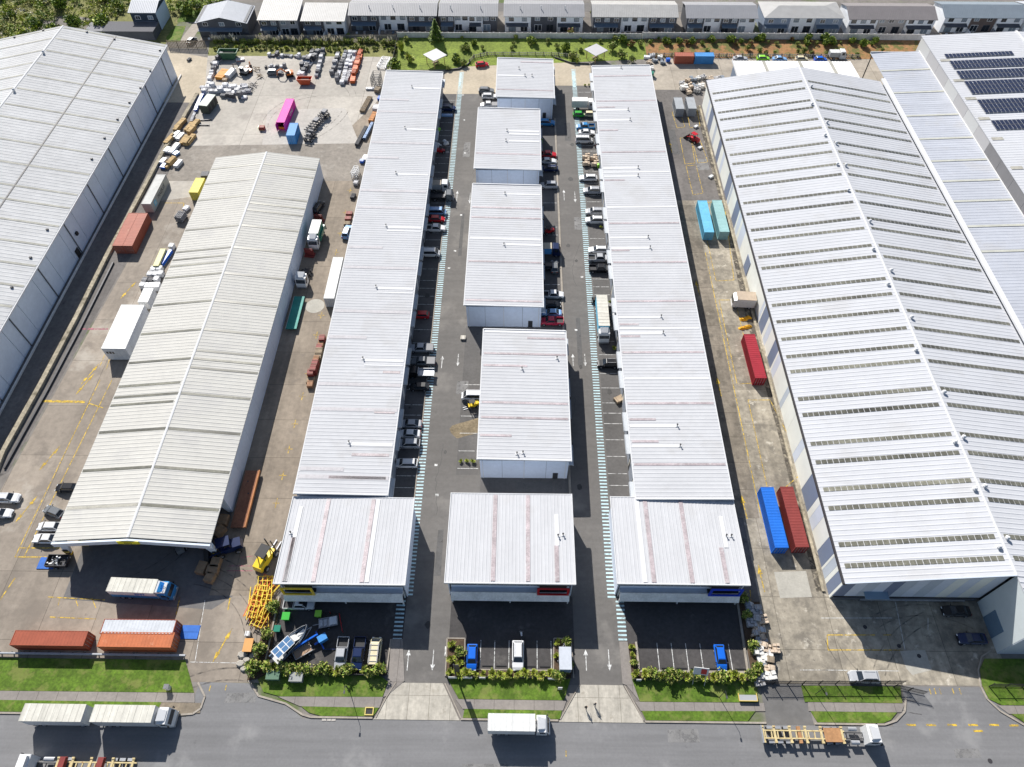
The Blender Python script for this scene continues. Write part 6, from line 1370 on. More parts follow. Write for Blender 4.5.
bike(592.3, 299.5, 80, 'black', 'dark motorbike standing on the striped walkway behind the cream truck'); bike(521.5, 635, 100, 'white', 'white motorbike behind the white people mover')
# ================================================================== CONTAINERS
def container(px_, py_, ang, label, m, L=12.19, h=2.6, z=None, open_end=False, group=None, base=0, z_off=None, roofm=None):
    e = empty('shipping_container', label, 'container'); hl = L / 2; w = 2.44
    mb = MB(); n = int(L / .28)
    def wav(side):
        pts = []
        for i in range(n):
            x = -hl + .12 + i * (L - .24) / n; q = (L - .24) / n; pts += [(x, 0), (x + q * .3, 0), (x + q * .5, .045), (x + q * .8, .045)]
        pts.append((hl - .12, 0)); return [(x, side * (w / 2 - .02 - d)) for x, d in pts]
    for s in (-1, 1):
        pts = wav(s); q = [(x, s * (w / 2 - .1)) for x, _ in reversed(pts)]
        lo = [(x, y, .16) for x, y in pts] + [(x, y, .16) for x, y in (q[0], q[-1])]; hi = [(x, y, h - .1) for x, y, _ in lo]
        mb.loft([lo, hi], caps=False)
    # corrugated roof sheet
    rp = []
    for i in range(n // 2):
        x = -hl + .14 + i * (L - .28) / (n // 2); q = (L - .28) / (n // 2); rp += [(x, 0), (x + q * .45, 0), (x + q * .6, .02), (x + q * .9, .02)]
    rp.append((hl - .14, 0))
    mb.build('side_panel', m, e, recalc=False)
    mb = MB(); mb.loft([[(x, -w / 2 + .08, h - .045 + d) for x, d in rp] + [(hl - .14, -w / 2 + .08, h - .12), (-hl + .14, -w / 2 + .08, h - .12)], [(x, w / 2 - .08, h - .045 + d) for x, d in rp] + [(hl - .14, w / 2 - .08, h - .12), (-hl + .14, w / 2 - .08, h - .12)]])
    mb.build('top_panel', roofm or m, e, recalc=False)
    mb = MB()
    for x in (-hl, hl - .14):
        for y in (-w / 2, w / 2 - .14): mb.bx(x, x + .14, y, y + .14, 0, h)
    for s in (-1, 1):
        y0 = s * w / 2; y1 = s * (w / 2 - .1)
        for z0, z1 in ((.02, .17), (h - .12, h - .005)): mb.bx(-hl + .14, hl - .14, min(y0, y1), max(y0, y1), z0, z1)
        x0 = s * hl; x1 = s * (hl - .1)
        for z0, z1 in ((.02, .17), (h - .12, h - .005)): mb.bx(min(x0, x1), max(x0, x1), -w / 2 + .14, w / 2 - .14, z0, z1)
    mb.build('frame', m, e)
    MB().bx(-hl + .1, hl - .1, -w / 2 + .1, w / 2 - .1, .1, .16).build('floor', ck, e)
    MB().bx(hl - .09, hl - .03, -w / 2 + .14, w / 2 - .14, .17, h - .12).build('end_wall', m, e)
    for s in (-1, 1):
        y0, y1 = (.01, w / 2 - .14) if s > 0 else (-w / 2 + .14, -.01)
        d = MB().bx(-hl + .02, -hl + .07, y0, y1, .17, h - .13)
        if open_end:
            d = MB().bx(-hl - 1.05, -hl + .0, s * (w / 2 - .02), s * (w / 2 + .03), .17, h - .13) if s > 0 else MB().bx(-hl - 1.05, -hl, -w / 2 - .03, -w / 2 + .02, .17, h - .13)
        do = d.build('door', m, e)
        if not open_end:
            for yq in (.25, .8):
                MB().rod((-hl - .03, s * yq, .2), (-hl - .03, s * yq, h - .15), .025, .025, 5).bx(-hl - .05, -hl + .02, s * yq - .08, s * yq + .08, 1.0, 1.08).build('lock_rod', steel, do)
    p = at(px_, py_, h if z is None else z); place(e, (p.x, p.y, .02 + base), R(ang))
    if group: e['group'] = group
    global CT; CT = e
    return e
# angle = direction of the end wall; doors face the opposite way
container(774.3, 516.5, 91, 'bright blue long container beside the maroon one', C['blue'])
container(794.3, 516, 91, 'maroon long container beside the bright blue one', C['maroon'])
container(755, 355.5, 91, 'crimson long container alone in the right yard', C['crimson'])
container(705.7, 216, 90, 'sky cyan container, left of the cyan pair', C['cyan'])
container(720.7, 215.6, 90, 'weathered sea green container, right of the cyan pair', C['seafoam'])
container(679, 103, 90, 'pale grey short container, left of two in the marked bays', C['grey'], 6.06)
container(691.2, 102.7, 90, 'pale grey short container, right of two in the marked bays', C['grey'], 6.06)
container(684.5, 54.2, 0, 'brick red short container against the north clay bank', C['brick'], 6.06)
container(704.6, 54.3, 0, 'light blue short container right of the brick red one', C['sky'], 6.06)
c_ = container(151.0, 190.3, 78, 'tall grey container with big dark lettering on its side', C['stone'], 12.19, 2.75)
CT.location = (-96.1, 151.5, .02); CT.rotation_euler = (0, 0, R(89))
text_mesh('MAERSK', 1.45, mat('letter_black', (.03, .04, .06), .6), c_, (.9, -1.225, 1.35), (R(90), 0, 0), .012)
MB().bx(-4.6, -3.2, -1.245, -1.225, .65, 2.05).build('star_emblem_panel', mat('emblem_blue', (.16, .50, .70), .5), c_)
mb = MB(); st_ = [(-3.9 + (.55 if k % 2 == 0 else .22) * math.sin(k * math.pi / 7), 1.35 + (.55 if k % 2 == 0 else .22) * math.cos(k * math.pi / 7)) for k in range(14)]
mb.loft([[(x, -1.262, z) for x, z in st_], [(x, -1.246, z) for x, z in st_]]); mb.build('star_emblem', wall_white, c_)
container(122.2, 229.5, 83, 'terracotta container, left one of the red pair by the mossy wall', C['brick'], 12.19)
CT.location = (-98.36, 135.95, .02); CT.rotation_euler = (0, 0, R(90.2))
container(136.3, 229.3, 83, 'terracotta container, right one of the red pair by the mossy wall', C['brick'], 12.19)
CT.location = (-95.88, 135.95, .02); CT.rotation_euler = (0, 0, R(90.2))
e = container(332.5, 278.5, 85, 'long white ribbed container between the yellow marks and the left row', C['white'], 13.6, 2.9, roofm=roof_frp)
CT.location = (-43.45, 119.4, .02); CT.rotation_euler = (0, 0, R(90))
container(49, 638, 180, 'rust red container, left one by the silver crash rail', C['rust'], 12.19)
container(136, 639.5, 180, 'orange scratched container by the crash rail, front one of the right pair', C['orange'], 12.19)
container(138.3, 626.6, 180, 'pale silver container behind the orange scratched one', C['rust'], 12.19, roofm=C['silver'])
c_ = container(282, 110.5, 81, 'magenta container with open doors in the northern yard', C['magenta'], 12.19, open_end=True)
CT.location = (-68.95, 188.2, .02); CT.rotation_euler = (0, 0, R(88))
text_mesh('ONE', 1.5, wall_white, c_, (1.0, -1.225, 1.3), (R(90), 0, 0), .012); MB().bx(-6.0, -5.9, -1.0, 1.0, .2, 1.0).build('ramp_board', P['orange'], c_)
container(292, 130.5, 80, 'sky blue short container beside the magenta one', C['sky'], 6.06, 2.9)
CT.location = (-64.9, 178.4, .02); CT.rotation_euler = (0, 0, R(91))
container(205.5, 180.5, 82, 'yellow container half hidden by the cream roof', mat('container_yellow', (.72, .60, .06), .6, n1=(.6, .2), perobj=True), 6.06)
CT.location = (-85.3, 153.4, .02); CT.rotation_euler = (0, 0, R(88))
container(161.5, 259, 82, 'narrow yellow topped dark container near the stacked white goods', mat('container_pale_yellow', (.62, .58, .26), .6, n1=(.6, .2)), 6.06, roofm=mat('pale_yellow_top', (.64, .62, .34), .6))
CT.location = (-87.5, 127.1, .02); CT.scale = (1.0, .55, .6); CT.rotation_euler = (0, 0, R(90))
p = at(122, 333, 3); e = empty('curtain_trailer', 'white ribbed double trailer beside the cream roof', 'trailer', (0, 0, 0)); cargo_box(e, -6.4, 6.4, 5.2, .2, 4.0, C['white'], roof_frp); 
for yq in (.3, .95, 1.6): MB().bx(-6.54, -6.48, yq, yq + .4, 2.4, 3.0).build('window', glass, e)
place(e, (-86.9, 102.6, .02), R(90))
p = Vector((-86.0, 113.4, 0)); e = empty('box_trailer', 'short white box north of the ribbed double trailer', 'trailer'); cargo_box(e, -2.2, 2.2, 2.3, .2, 2.6, C['white'], roof_frp); place(e, (p.x, p.y, .02), R(90))

# ================================================================== YARD GOODS
def bundle_mesh(L, w, h, r, m, seed=0):
    rnd = random.Random(seed); mb = MB(); mb.mat(0); nz = max(1, int(h / (2 * r)))
    for j in range(nz):
        for i in range(int(w / (2 * r))):
            mb.rod((-L / 2 + rnd.uniform(-.05, .05), -w / 2 + r + i * 2 * r, .1 + r + j * 2 * r), (L / 2 + rnd.uniform(-.05, .05), -w / 2 + r + i * 2 * r, .1 + r + j * 2 * r), r, r, 6)
    mb.mat(1)
    for x in (-L * .3, L * .3): mb.bx(x - .05, x + .05, -w / 2 - .02, w / 2 + .02, 0, .1).bx(x - .03, x + .03, -w / 2 - .015, w / 2 + .015, .1 + nz * 2 * r + .005, .13 + nz * 2 * r)
    return mb.mesh('bundle', [m, steel_dark])
def crate_mesh(L, w, h, m, m2=None, seed=0):
    mb = MB(); mb.mat(1)
    for y in (-w / 2 + .08, 0, w / 2 - .08): mb.bx(-L / 2, L / 2, y - .06, y + .06, 0, .12)
    mb.mat(0); n = max(2, int(h / .3)); q = (h - .13) / n
    for k in range(n): mb.bx(-L / 2 + (k % 2) * .03, L / 2, -w / 2, w / 2 - (k % 2) * .04, .13 + k * q, .13 + (k + 1) * q - .03)
    mb.mat(1).bx(-L * .3, -L * .3 + .06, -w / 2 - .012, w / 2 + .012, h + .002, h + .015).bx(L * .3, L * .3 + .06, -w / 2 - .012, w / 2 + .012, h + .002, h + .015)
    return mb.mesh('crate', [m, m2 or weathered])
zinc = mat('zinc_grey', (.26,.26,.27), .7, 0, n1=(2.5, .3), perobj=.25); zinc_l = mat('zinc_light', (.62,.62,.64), .7, 0, n1=(2.5, .25), perobj=.25); zinc_d = mat('zinc_dark', (.085,.085,.095), .7, 0, n1=(2.5, .3), perobj=.25)
orange_st = mat('orange_steel', (.62, .13, .03), .6, n1=(1.5, .2), perobj=.25); tan = mat('tan_wrap', (.42, .32, .22), .8, n1=(1.2, .25), perobj=True)
BM = [bundle_mesh(1.5, 1.1, .9, .11, zinc, 1), bundle_mesh(1.7, 1.2, .7, .14, zinc_l, 2), crate_mesh(1.4, 1.15, 1.0, zinc_l, zinc_d), crate_mesh(1.6, 1.3, .8, zinc_l, zinc_d), bundle_mesh(1.6, .9, .6, .09, zinc_d, 3), crate_mesh(1.4, 1.2, 1.1, zinc_d, zinc_l), crate_mesh(1.3, 1.3, 1.3, zinc, zinc_d)]
OM = [crate_mesh(2.6, 1.5, 1.0, orange_st, zinc_d), bundle_mesh(2.7, 1.4, .9, .15, orange_st, 5)]
rk = random.Random(21)
def row(a, b, n, meshes, label, group, cat='metal stack', name='metal_stack', jitter=.15, rot=0, widths=1, sc=1.0):
    A, B = at(*a, .5), at(*b, .5); d = B - A; ang = math.atan2(d.y, d.x) + rot
    if meshes[-1] in BM: n = min(20, int(n * 1.45))
    for i in range(n):
        p = A.lerp(B, i / max(1, n - 1)); o = link(name, rk.choice(meshes)); tag(o, ordn(i) + ' from ' + ('top' if abs(b[1] - a[1]) > 10 else 'left') + ', ' + label, cat, group)
        o.location = (p.x + rk.uniform(-jitter, jitter), p.y + rk.uniform(-jitter, jitter), .02); o.rotation_euler = (0, 0, ang + rk.uniform(-.06, .06)); o.scale = (sc, sc, sc * rk.uniform(.6, 1.6))
row((319, 51), (302, 74), 9, BM, 'grey stack in the long row just right of the orange red skip', 'wide rows of metal stacks')
row((313.5, 51), (304, 71), 8, BM[2:], 'grey stack in the row ending at the orange red skip', 'second wide row of metal stacks')
row((307, 56), (299, 74), 7, BM, 'grey stack in the row left of the orange red skip', 'third wide row of metal stacks')
row((323.5, 51), (316.5, 75), 8, BM[:3], 'grey stack in the slim lone row right of the skip', 'slim row of metal stacks')
row((338, 54), (332, 73), 7, BM[2:], 'grey stack, leftmost of four rows beside orange row', 'first of four grey rows')
row((345.5, 53), (337, 79), 9, BM[:2], 'pipe bundle, second of four rows beside the orange row', 'second of four grey rows')
row((350.5, 52), (342.5, 82), 10, BM[1:4], 'grey stack, third of four rows beside the orange row', 'third of four grey rows')
row((355, 52), (347, 80), 9, BM[:3], 'grey stack in the row touching the orange row', 'fourth of four grey rows')
row((361, 51), (352.5, 80), 10, OM, 'orange steel pack in the long orange row', 'long orange row')
row((268, 54), (300, 56), 9, BM, 'small grey stack in the loose line below the hedge', 'loose line below the hedge', jitter=.6, rot=1.4, sc=.8)
row((266, 66), (284, 66), 5, BM, 'small dark bin in the short line above the grey car body', 'short line of bins', jitter=.3, rot=1.5, sc=.7)
row((203, 87), (246, 86), 9, BM[1:4], 'silver pack in the back row of the crosswise stacks', 'back row of crosswise stacks', rot=0, jitter=.4, sc=1.1)
row((204, 92), (247, 91), 8, BM[1:4], 'silver pack in the middle row of the crosswise stacks', 'middle row of crosswise stacks', rot=0, jitter=.4, sc=1.1)
row((224, 96), (244, 97), 4, BM, 'silver pack in the front row of the crosswise stacks', 'front row of crosswise stacks', rot=0, jitter=.4)
row((216, 62), (208, 85), 7, BM[:4], 'pale bundle along the yard edge above the crosswise stacks', 'pipe bundles along the yard edge')
row((225, 55), (213, 63), 4, BM[3:], 'grey scrap stack at the yard corner by the green bin', 'scrap stacks at the yard corner')
row((201, 98), (192, 118), 5, [bundle_mesh(3.2, 1.1, .5, .12, P['blue'], 7), bundle_mesh(3.2, .9, .5, .1, zinc_l, 8)], 'long pipe bundle on the yard edge above the timber', 'blue pipe bundles')
TM = [crate_mesh(4.4, 1.3, 1.0, timber), crate_mesh(3.2, 1.2, 1.3, timber), crate_mesh(4.0, 1.0, .8, timber)]; WMs = [crate_mesh(3.0, 1.2, 1.0, wrap_white), crate_mesh(2.2, 1.3, .9, wrap_white, zinc)]
def item(a, me, ang, label, cat, name, group=None, sc=1, z=.5, zb=.02):
    p = at(*a, z); o = link(name, me); tag(o, label, cat, group); o.location = (p.x, p.y, zb); o.rotation_euler = (0, 0, R(ang)); o.scale = (sc, sc, sc); return o
tg = 'timber packs along the left yard edge'
for i, (a, k, t_) in enumerate((((180, 122), 0, 'double height timber pack, northernmost of the left column'), ((177, 127), 1, 'timber pack just below the northernmost one'), ((188, 125), 2, 'slim timber pack in the middle column'), ((194, 123), 0, 'long timber pack, right column nearest the blue pipes'), ((191, 129), 1, 'timber pack in the right column, second from the blue pipes'), ((183, 138), 2, 'slim timber pack in front of the white packs'), ((187, 140), 1, 'timber pack at the foot of the right column'), ((190, 138), 0, 'timber pack with dark bands at the right edge of the heap'), ((169, 138), 0, 'long timber pack touching the white packs'), ((171, 160), 1, 'brown timber pack lower in the heap'), ((168, 162), 2, 'slim brown timber pack beside the blue wrapped one'))):
    item(a, TM[k], 78 + (i * 7) % 9 - 4, t_, 'timber pack', 'timber_pack', tg, z=1)
for a, k, t_ in (((176, 134), 0, 'white wrapped pack right of the long timber pack'), ((180, 136), 0, 'second white wrapped pack beside the timber'), ((167, 149), 1, 'white sheeted pile below the timber packs'), ((172, 150), 1, 'white pile in the middle of the heap'), ((176, 145), 1, 'grey white pile just below two white packs'), ((178, 163), 0, 'long white wrapped pack at the southern right of the heap'), ((163, 160), 1, 'white pile beside the blue tarp')):
    item(a, WMs[k], 76, t_, 'wrapped pack', 'wrapped_pack', 'white wrapped packs in the left yard heap', z=.8)
item((164, 166), crate_mesh(1.8, 1.5, .8, P['blue']), 75, 'blue wrapped bundle at the southern tip of the heap', 'bundle', 'wrapped_bundle')
item((176, 153), crate_mesh(1.6, 1.3, .7, P['skyblue'], zinc), 60, 'pale blue wrapped bundle in the middle of the heap', 'bundle', 'wrapped_bundle')
# boxes near the white trailer
for i, (a, c_, t_) in enumerate((((153, 268), wrap_white, 'white appliance, topmost left of the small cluster'), ((159, 267.5), wrap_white, 'white appliance, topmost right of the small cluster'), ((149.5, 273), wrap_white, 'white appliance, second row left'), ((155, 273), wrap_white, 'white appliance, second row middle'), ((160, 272.5), wrap_white, 'white appliance, second row right'), ((144.5, 279), zinc, 'grey appliance, third row left'), ((150.5, 279), zinc_d, 'dark appliance, third row middle'), ((156, 278), wrap_white, 'white appliance, third row right'), ((142, 284), wrap_white, 'white appliance, bottom left of the cluster'), ((171, 245), wrap_white, 'white cube beside the roof edge'))):
    item(a, crate_mesh(1.3, 1.2, 1.3, c_, zinc_d), 85, t_, 'appliance', 'appliance', 'boxy appliances by the cream roof', z=1.2)
item((152, 284.5), crate_mesh(3.4, 1.6, 1.6, wrap_white, zinc), 3, 'wide white cabinet below the appliance cluster', 'cabinet', 'cabinet', z=1.6); item((166, 257), crate_mesh(5, .8, 1.0, P['blue'], zinc), 80, 'blue panel stack beside the yellow topped container', 'panel stack', 'panel_stack', z=.8)
item((181, 217), BM[0], 80, 'long pale pipe rack standing at the shed roof edge', 'pipe rack', 'pipe_rack', sc=1.8, z=.8); item((186, 208), BM[3], 70, 'pale rack frame at the yellow lines', 'rack', 'metal_rack', z=.5)
item((205, 174), crate_mesh(2, 2, 1.4, zinc_d, zinc), 5, 'dark bin just north of the yellow container', 'bin', 'bin', z=1.2)
item((189, 52 + 7), BM[4], 75, 'dark pipe bundle by the batten fence', 'pipe bundle', 'pipe_bundle')
# skips, machinery
def skip(a, m, ang, label, s=1.0):
    e = empty('skip_bin', label, 'skip'); mb = MB(); t = .08
    def r(z, k): return [(-1.6 * k, -.85, z), (1.6 * k, -.85, z), (1.6 * k, .85, z), (-1.6 * k, .85, z)]
    o = r(.1, .7); u = r(1.4, 1.15); ui = [(x * .94, y * .9, 1.4) for x, y, _ in u]; li = [(x * .92, y * .9, .2) for x, y, _ in o]
    mb.loft([o, u, ui, li], caps=True); mb.build('tub', m, e); MB().bx(-.9, .9, -.7, .7, .5, .9).build('rubble', tan, e)
    p = at(*a, .8); place(e, (p.x, p.y, .02), R(ang)); e.scale = (s, s, s); return e
skip((305, 81), mat('skip_orange_red', (.60, .10, .03), .5, n1=(1, .2)), 0, 'orange red skip at the foot of the wide stack rows', 1.3)
e = skip((229, 55.5), mat('skip_green', (.06, .16, .08), .6, n1=(1, .2)), 0, 'large dark green bin with pale rim in the yard corner', 1.7)
def excavator(a, ang, label, col, s=1.0, boom=True):
    e = empty('excavator', label, 'excavator')
    for y in (-.85, .85):
        mb = MB(); mb.loft([[(x, y - .22, z) for x, z in ((-1.3, .2), (-1.1, 0), (1.1, 0), (1.3, .2), (1.3, .5), (1.1, .68), (-1.1, .68), (-1.3, .5))], [(x, y + .22, z) for x, z in ((-1.3, .2), (-1.1, 0), (1.1, 0), (1.3, .2), (1.3, .5), (1.1, .68), (-1.1, .68), (-1.3, .5))]]); mb.build('track', rubber, e)
    MB().bx(-1.2, .9, -.95, .95, .75, 1.35).loft([[(-1.5, -.9, .8), (-1.5, .9, .8), (-1.5, .9, 1.6), (-1.5, -.9, 1.6)], [(-.6, -.95, .8), (-.6, .95, .8), (-.6, .95, 1.7), (-.6, -.95, 1.7)]]).build('body', P[col], e)
    MB().bx(-.3, .9, .1, .9, 1.36, 2.3).build('cab', glass, e); MB().bx(-.35, .95, .05, .95, 2.3, 2.4).build('cab_roof', P[col], e)
    if boom:
        MB().beam((.8, -.3, 1.2), (2.4, -.3, 2.9), .28, .35).beam((2.4, -.3, 2.9), (3.9, -.3, 2.3), .26, .3).build('boom', P[col], e); MB().beam((3.8, -.3, 2.4), (4.1, -.3, .9), .22, .26).build('arm', P[col], e)
        MB().loft([[(4.0, -.7, .9), (4.0, .1, .9), (4.3, .1, .8), (4.3, -.7, .8)], [(3.6, -.7, .2), (3.6, .1, .2), (4.2, .1, .1), (4.2, -.7, .1)]]).build('bucket', steel_dark, e)
    p = at(*a, 1.0); place(e, (p.x, p.y, .02), R(ang)); e.scale = (s, s, s); return e
excavator((244, 71), 160, 'dark machine with orange arm beside the tangle of frames', 'grey'); excavator((249, 69), 100, 'small orange excavator right of the dark machine', 'orange', .75)
excavator((289, 73), 200, 'rusty yellow excavator among the grey stacks', 'orange', .9)
def loader(a, ang, label, col, s=1.0, fork=False):
    e = empty('forklift' if fork else 'wheel_loader', label, 'forklift' if fork else 'loader')
    for x, r in ((.9, .42), (-.9, .36)):
        for y in (-.62, .62): add_wheel(e, x, y, r, .28)
    MB().loft([[(-1.5, -.5, .5), (-1.5, .5, .5), (-1.4, .5, 1.3), (-1.4, -.5, 1.3)], [(-.3, -.55, .4), (-.3, .55, .4), (-.3, .55, 1.3), (-.3, -.55, 1.3)], [(1.2, -.5, .4), (1.2, .5, .4), (1.2, .5, .8), (1.2, -.5, .8)]]).build('body', P[col], e)
    mb = MB()
    for x in (-.4, .8):
        for y in (-.48, .48): mb.bx(x - .04, x + .04, y - .04, y + .04, .8, 2.1)
    mb.build('cage', plastic, e); MB().bx(-.5, .9, -.55, .55, 2.1, 2.18).build('roof', P[col] if not fork else plastic, e); MB().bx(-.25, .25, -.25, .25, 1.0, 1.45).build('seat', plastic, e)
    if fork: MB().bx(1.25, 1.35, -.4, -.3, .1, 2.6).bx(1.25, 1.35, .3, .4, .1, 2.6).build('mast', steel_dark, e); MB().bx(1.36, 2.4, -.35, -.22, .08, .14).bx(1.36, 2.4, .22, .35, .08, .14).build('fork', steel, e)
    else: MB().beam((.9, -.45, 1.0), (2.1, -.45, .5), .14).beam((.9, .45, 1.0), (2.1, .45, .5), .14).build('lift_arm', P[col], e); MB().loft([[(2.0, -.9, .1), (2.0, .9, .1), (2.1, .9, .8), (2.1, -.9, .8)], [(2.7, -.9, .05), (2.7, .9, .05), (2.72, .9, .12), (2.72, -.9, .12)]]).build('bucket', steel_dark, e)
    p = at(*a, .8); place(e, (p.x, p.y, .02), R(ang)); e.scale = (s, s, s); return e
loader((694, 139), 130, 'red loader parked beside the yellow bay boxes', 'red', 1.15); loader((549, 230.5), 200, 'small red forklift in shade beside the long middle block', 'red', .9, True); loader((441, 150), 0, 'red forklift near white sacks in the left bays', 'red', .9, True)
loader((473, 404), 200, 'yellow and black forklift under the southern middle block edge', 'yellow', .9, True); loader((541, 140), 90, 'lime green forklift beside the short middle block', 'lime', .8, True)
loader((266, 559), 70, 'big yellow wheel loader at the corner of the left front building', 'yellow', 1.7, True); loader((229, 548), 200, 'dark blue machine in the shade behind the rusty deck', 'navy', 1.7)
loader((179, 545), 120, 'dark forklift under the open shed front', 'grey', 1.2, True)
def sacks(a, label, n=5, m=None):
    e = empty('sack_pile', label, 'sacks'); rr = random.Random(int(a[0]))
    for i in range(n):
        MB().ball((rr.uniform(-.7, .7), rr.uniform(-.7, .7), .45 + .35 * (i % 2)), .6, .5, .42).build('sack', m or wrap_white, e, smooth=True)
    p = at(*a, .6); place(e, (p.x, p.y, .02)); return e
sacks((445, 143), 'white sacks piled by the red forklift', 6); sacks((439, 146), 'white sacks left of the forklift', 3)
# skeletal chassis stacks on the north yard (dark)
for a, ang, t_, m_ in (((318, 122), 70, 'dark twisted stack of bare truck chassis beside the blue container', zinc_d), ((310, 137), 75, 'dark engine heap at the front of the bare chassis stack', zinc_d)):
    e = empty('bare_chassis', t_, 'chassis'); L_ = 11 if a[0] > 315 else 3.5
    for k in range(2):
        mb = MB(); zo = .5 + k * .75; yo = .25 * k
        for s in (-1, 1): mb.bx(-L_ / 2, L_ / 2, yo + s * .5 - .09, yo + s * .5 + .09, zo, zo + .25)
        x = -L_ / 2
        while x < L_ / 2: mb.bx(x, x + .2, yo - 1.1, yo + 1.1, zo + .02, zo + .3); x += 1.1
        mb.build('frame', m_, e)
    for x in (-L_ * .4, -L_ * .25, L_ * .3, L_ * .42):
        for s in (-1, 1): add_wheel(e, x, s * .95, .48, .3)
    MB().bx(L_ * .3, L_ * .45, -.7, .7, 1.6, 2.2).bx(-L_ * .1, L_ * .05, -.5, .9, 1.6, 1.95).build('engine', zinc, e)
    p = at(*a, .8); place(e, (p.x, p.y, .02), R(ang))
# racks and scrap along the west side of the left row
gsc = 'scrap goods along the back of the left row'
for a, me, ang, t_, s in (((366, 104), bundle_mesh(8, 1.6, .9, .16, weathered, 4), 80, 'long weathered timber bundle in the yellow marked edge', 1), ((361, 136), bundle_mesh(9, 1.4, .9, .14, zinc_d, 6), 80, 'dark long steel bundle north of the grey alley', 1), ((368, 131), bundle_mesh(8, 1.1, .9, .14, mat('bluish_steel', (.15, .22, .35), .5, .3, n1=(1, .3)), 9), 80, 'bluish steel bundle touching the left row wall', 1),
                          ((373, 118), crate_mesh(4.5, 1.4, 1.2, mat('rust_orange', (.50, .22, .08), .8, n1=(1, .4))), 80, 'rust orange crate against the left row wall', 1), ((376, 108), crate_mesh(2.4, 1.6, 1.1, zinc_l), 80, 'pale crate against the left row wall', 1), ((380, 98), crate_mesh(2, 1.6, 1.0, P['blue']), 80, 'blue drum crate by the left row corner', .8), ((378, 90), crate_mesh(2.2, 1.6, 1.2, weathered), 70, 'brown crate by the left row corner', 1),
                          ((362, 161), crate_mesh(1.3, 1.3, 1.1, P['blue']), 75, 'blue bin south of the long steel bundles', .8), ((365, 158), crate_mesh(2.2, 1.2, .9, wrap_white), 80, 'white crate south of the long steel bundles', 1), ((370, 88), crate_mesh(2.6, .9, .6, wrap_white), 0, 'white slab lying by the rack', 1),
                          ((356, 183), BM[2], 80, 'rusty rack beside the white tall frame', 1), ((353, 196), BM[4], 80, 'dark rack along the alley edge', 1.2), ((349, 213), crate_mesh(1.6, 1.2, .7, C['maroon']), 0, 'maroon pallet, upper of three by the pale blue car', 1), ((348, 218), crate_mesh(1.6, 1.2, .7, C['maroon']), 0, 'maroon pallet, middle of three by the pale blue car', 1), ((347, 223), crate_mesh(1.6, 1.2, .7, weathered), 0, 'brown pallet, lowest of three by the pale blue car', 1)):
    item(a, me, ang, t_, 'stack', 'stacked_goods', gsc, s)
row((321, 340), (311, 384), 12, [crate_mesh(1.7, 1.5, .9, weathered), crate_mesh(1.5, 1.3, 1.3, C['maroon'], weathered), crate_mesh(1.6, 1.2, 1.1, mat('rusty_pallet', (.36, .20, .12), .9, n1=(1.5, .4), perobj=True))], 'rusty pallet crate in the line behind the left row', 'rusty pallet crates behind the left row', 'pallet crate', 'pallet_crate', jitter=.4)
def scaffold(a, L, w, h, m, label, ang, nx=4, nz=3):
    e = empty('steel_rack', label, 'rack'); mb = MB()
    for i in range(nx + 1):
        x = -L / 2 + L * i / nx
        for y in (-w / 2, w / 2): mb.bx(x - .07, x + .07, y - .07, y + .07, 0, h)
    mb.build('upright', m, e)
    for k in range(nz):
        z = h * (k + 1) / nz; mb = MB()
        for y in (-w / 2, w / 2): mb.bx(-L / 2, L / 2, y - .05, y + .05, z - .12, z)
        for i in range(nx + 1): x = -L / 2 + L * i / nx; mb.bx(x - .05, x + .05, -w / 2, w / 2, z - .1, z - .01)
        mb.build('shelf_beam', m, e)
    p = at(*a, 0); place(e, (p.x, p.y, .02), R(ang)); return e
scaffold((377, 84), 4, 2.4, 3.2, steel_dark, 'dark empty steel rack at the corner of the left row', 85); scaffold((384, 64), 6, 2.6, .9, steel, 'long grey steel rack below the boundary tree', 80)
scaffold((356, 176), 3, 1.2, 2.2, wrap_white, 'white tall frame rack behind the left row', 80)
yst = mat('yellow_steel', (.78, .58, .04), .5, n1=(1.5, .2), perobj=True)
for a, ang, t_, mm, sz in (((258, 603), 82, 'large stack of yellow steel racking frames, southern heap', yst, .85), ((264, 592), 78, 'yellow and orange steel frames leaning on the large stack', yst, .8), ((262, 614), 88, 'orange tinted lower steel frames of the yellow stack', yst, .7)):
    e = empty('racking_frames', t_, 'steel frames'); 
    for k in range(5):
        mb = MB(); yo = rk.uniform(-.4, .4); z = .15 + k * .32; rr = rk.uniform(-.4, .4); c_, s_ = math.cos(rr), math.sin(rr)
        def q(x, y): return (x * c_ - y * s_, x * s_ + y * c_ + yo, z)
        for y in (-1.5, -.5, .5, 1.5): mb.beam(q(-3.4, y), q(3.4, y), .14, .12)
        for i in range(7): x = -3.3 + i * 1.1; mb.beam(q(x, -1.7 + rk.uniform(0, 1.6)), q(x + .3, 1.7 - rk.uniform(0, 1.4)), .1, .16)
        mb.build('frame', mm if k % 3 else (orange_st if mm is yst else yst), e)
    p = at(*a, .5); place(e, (p.x, p.y, .02), R(ang)); e.scale = (sz, sz, sz)
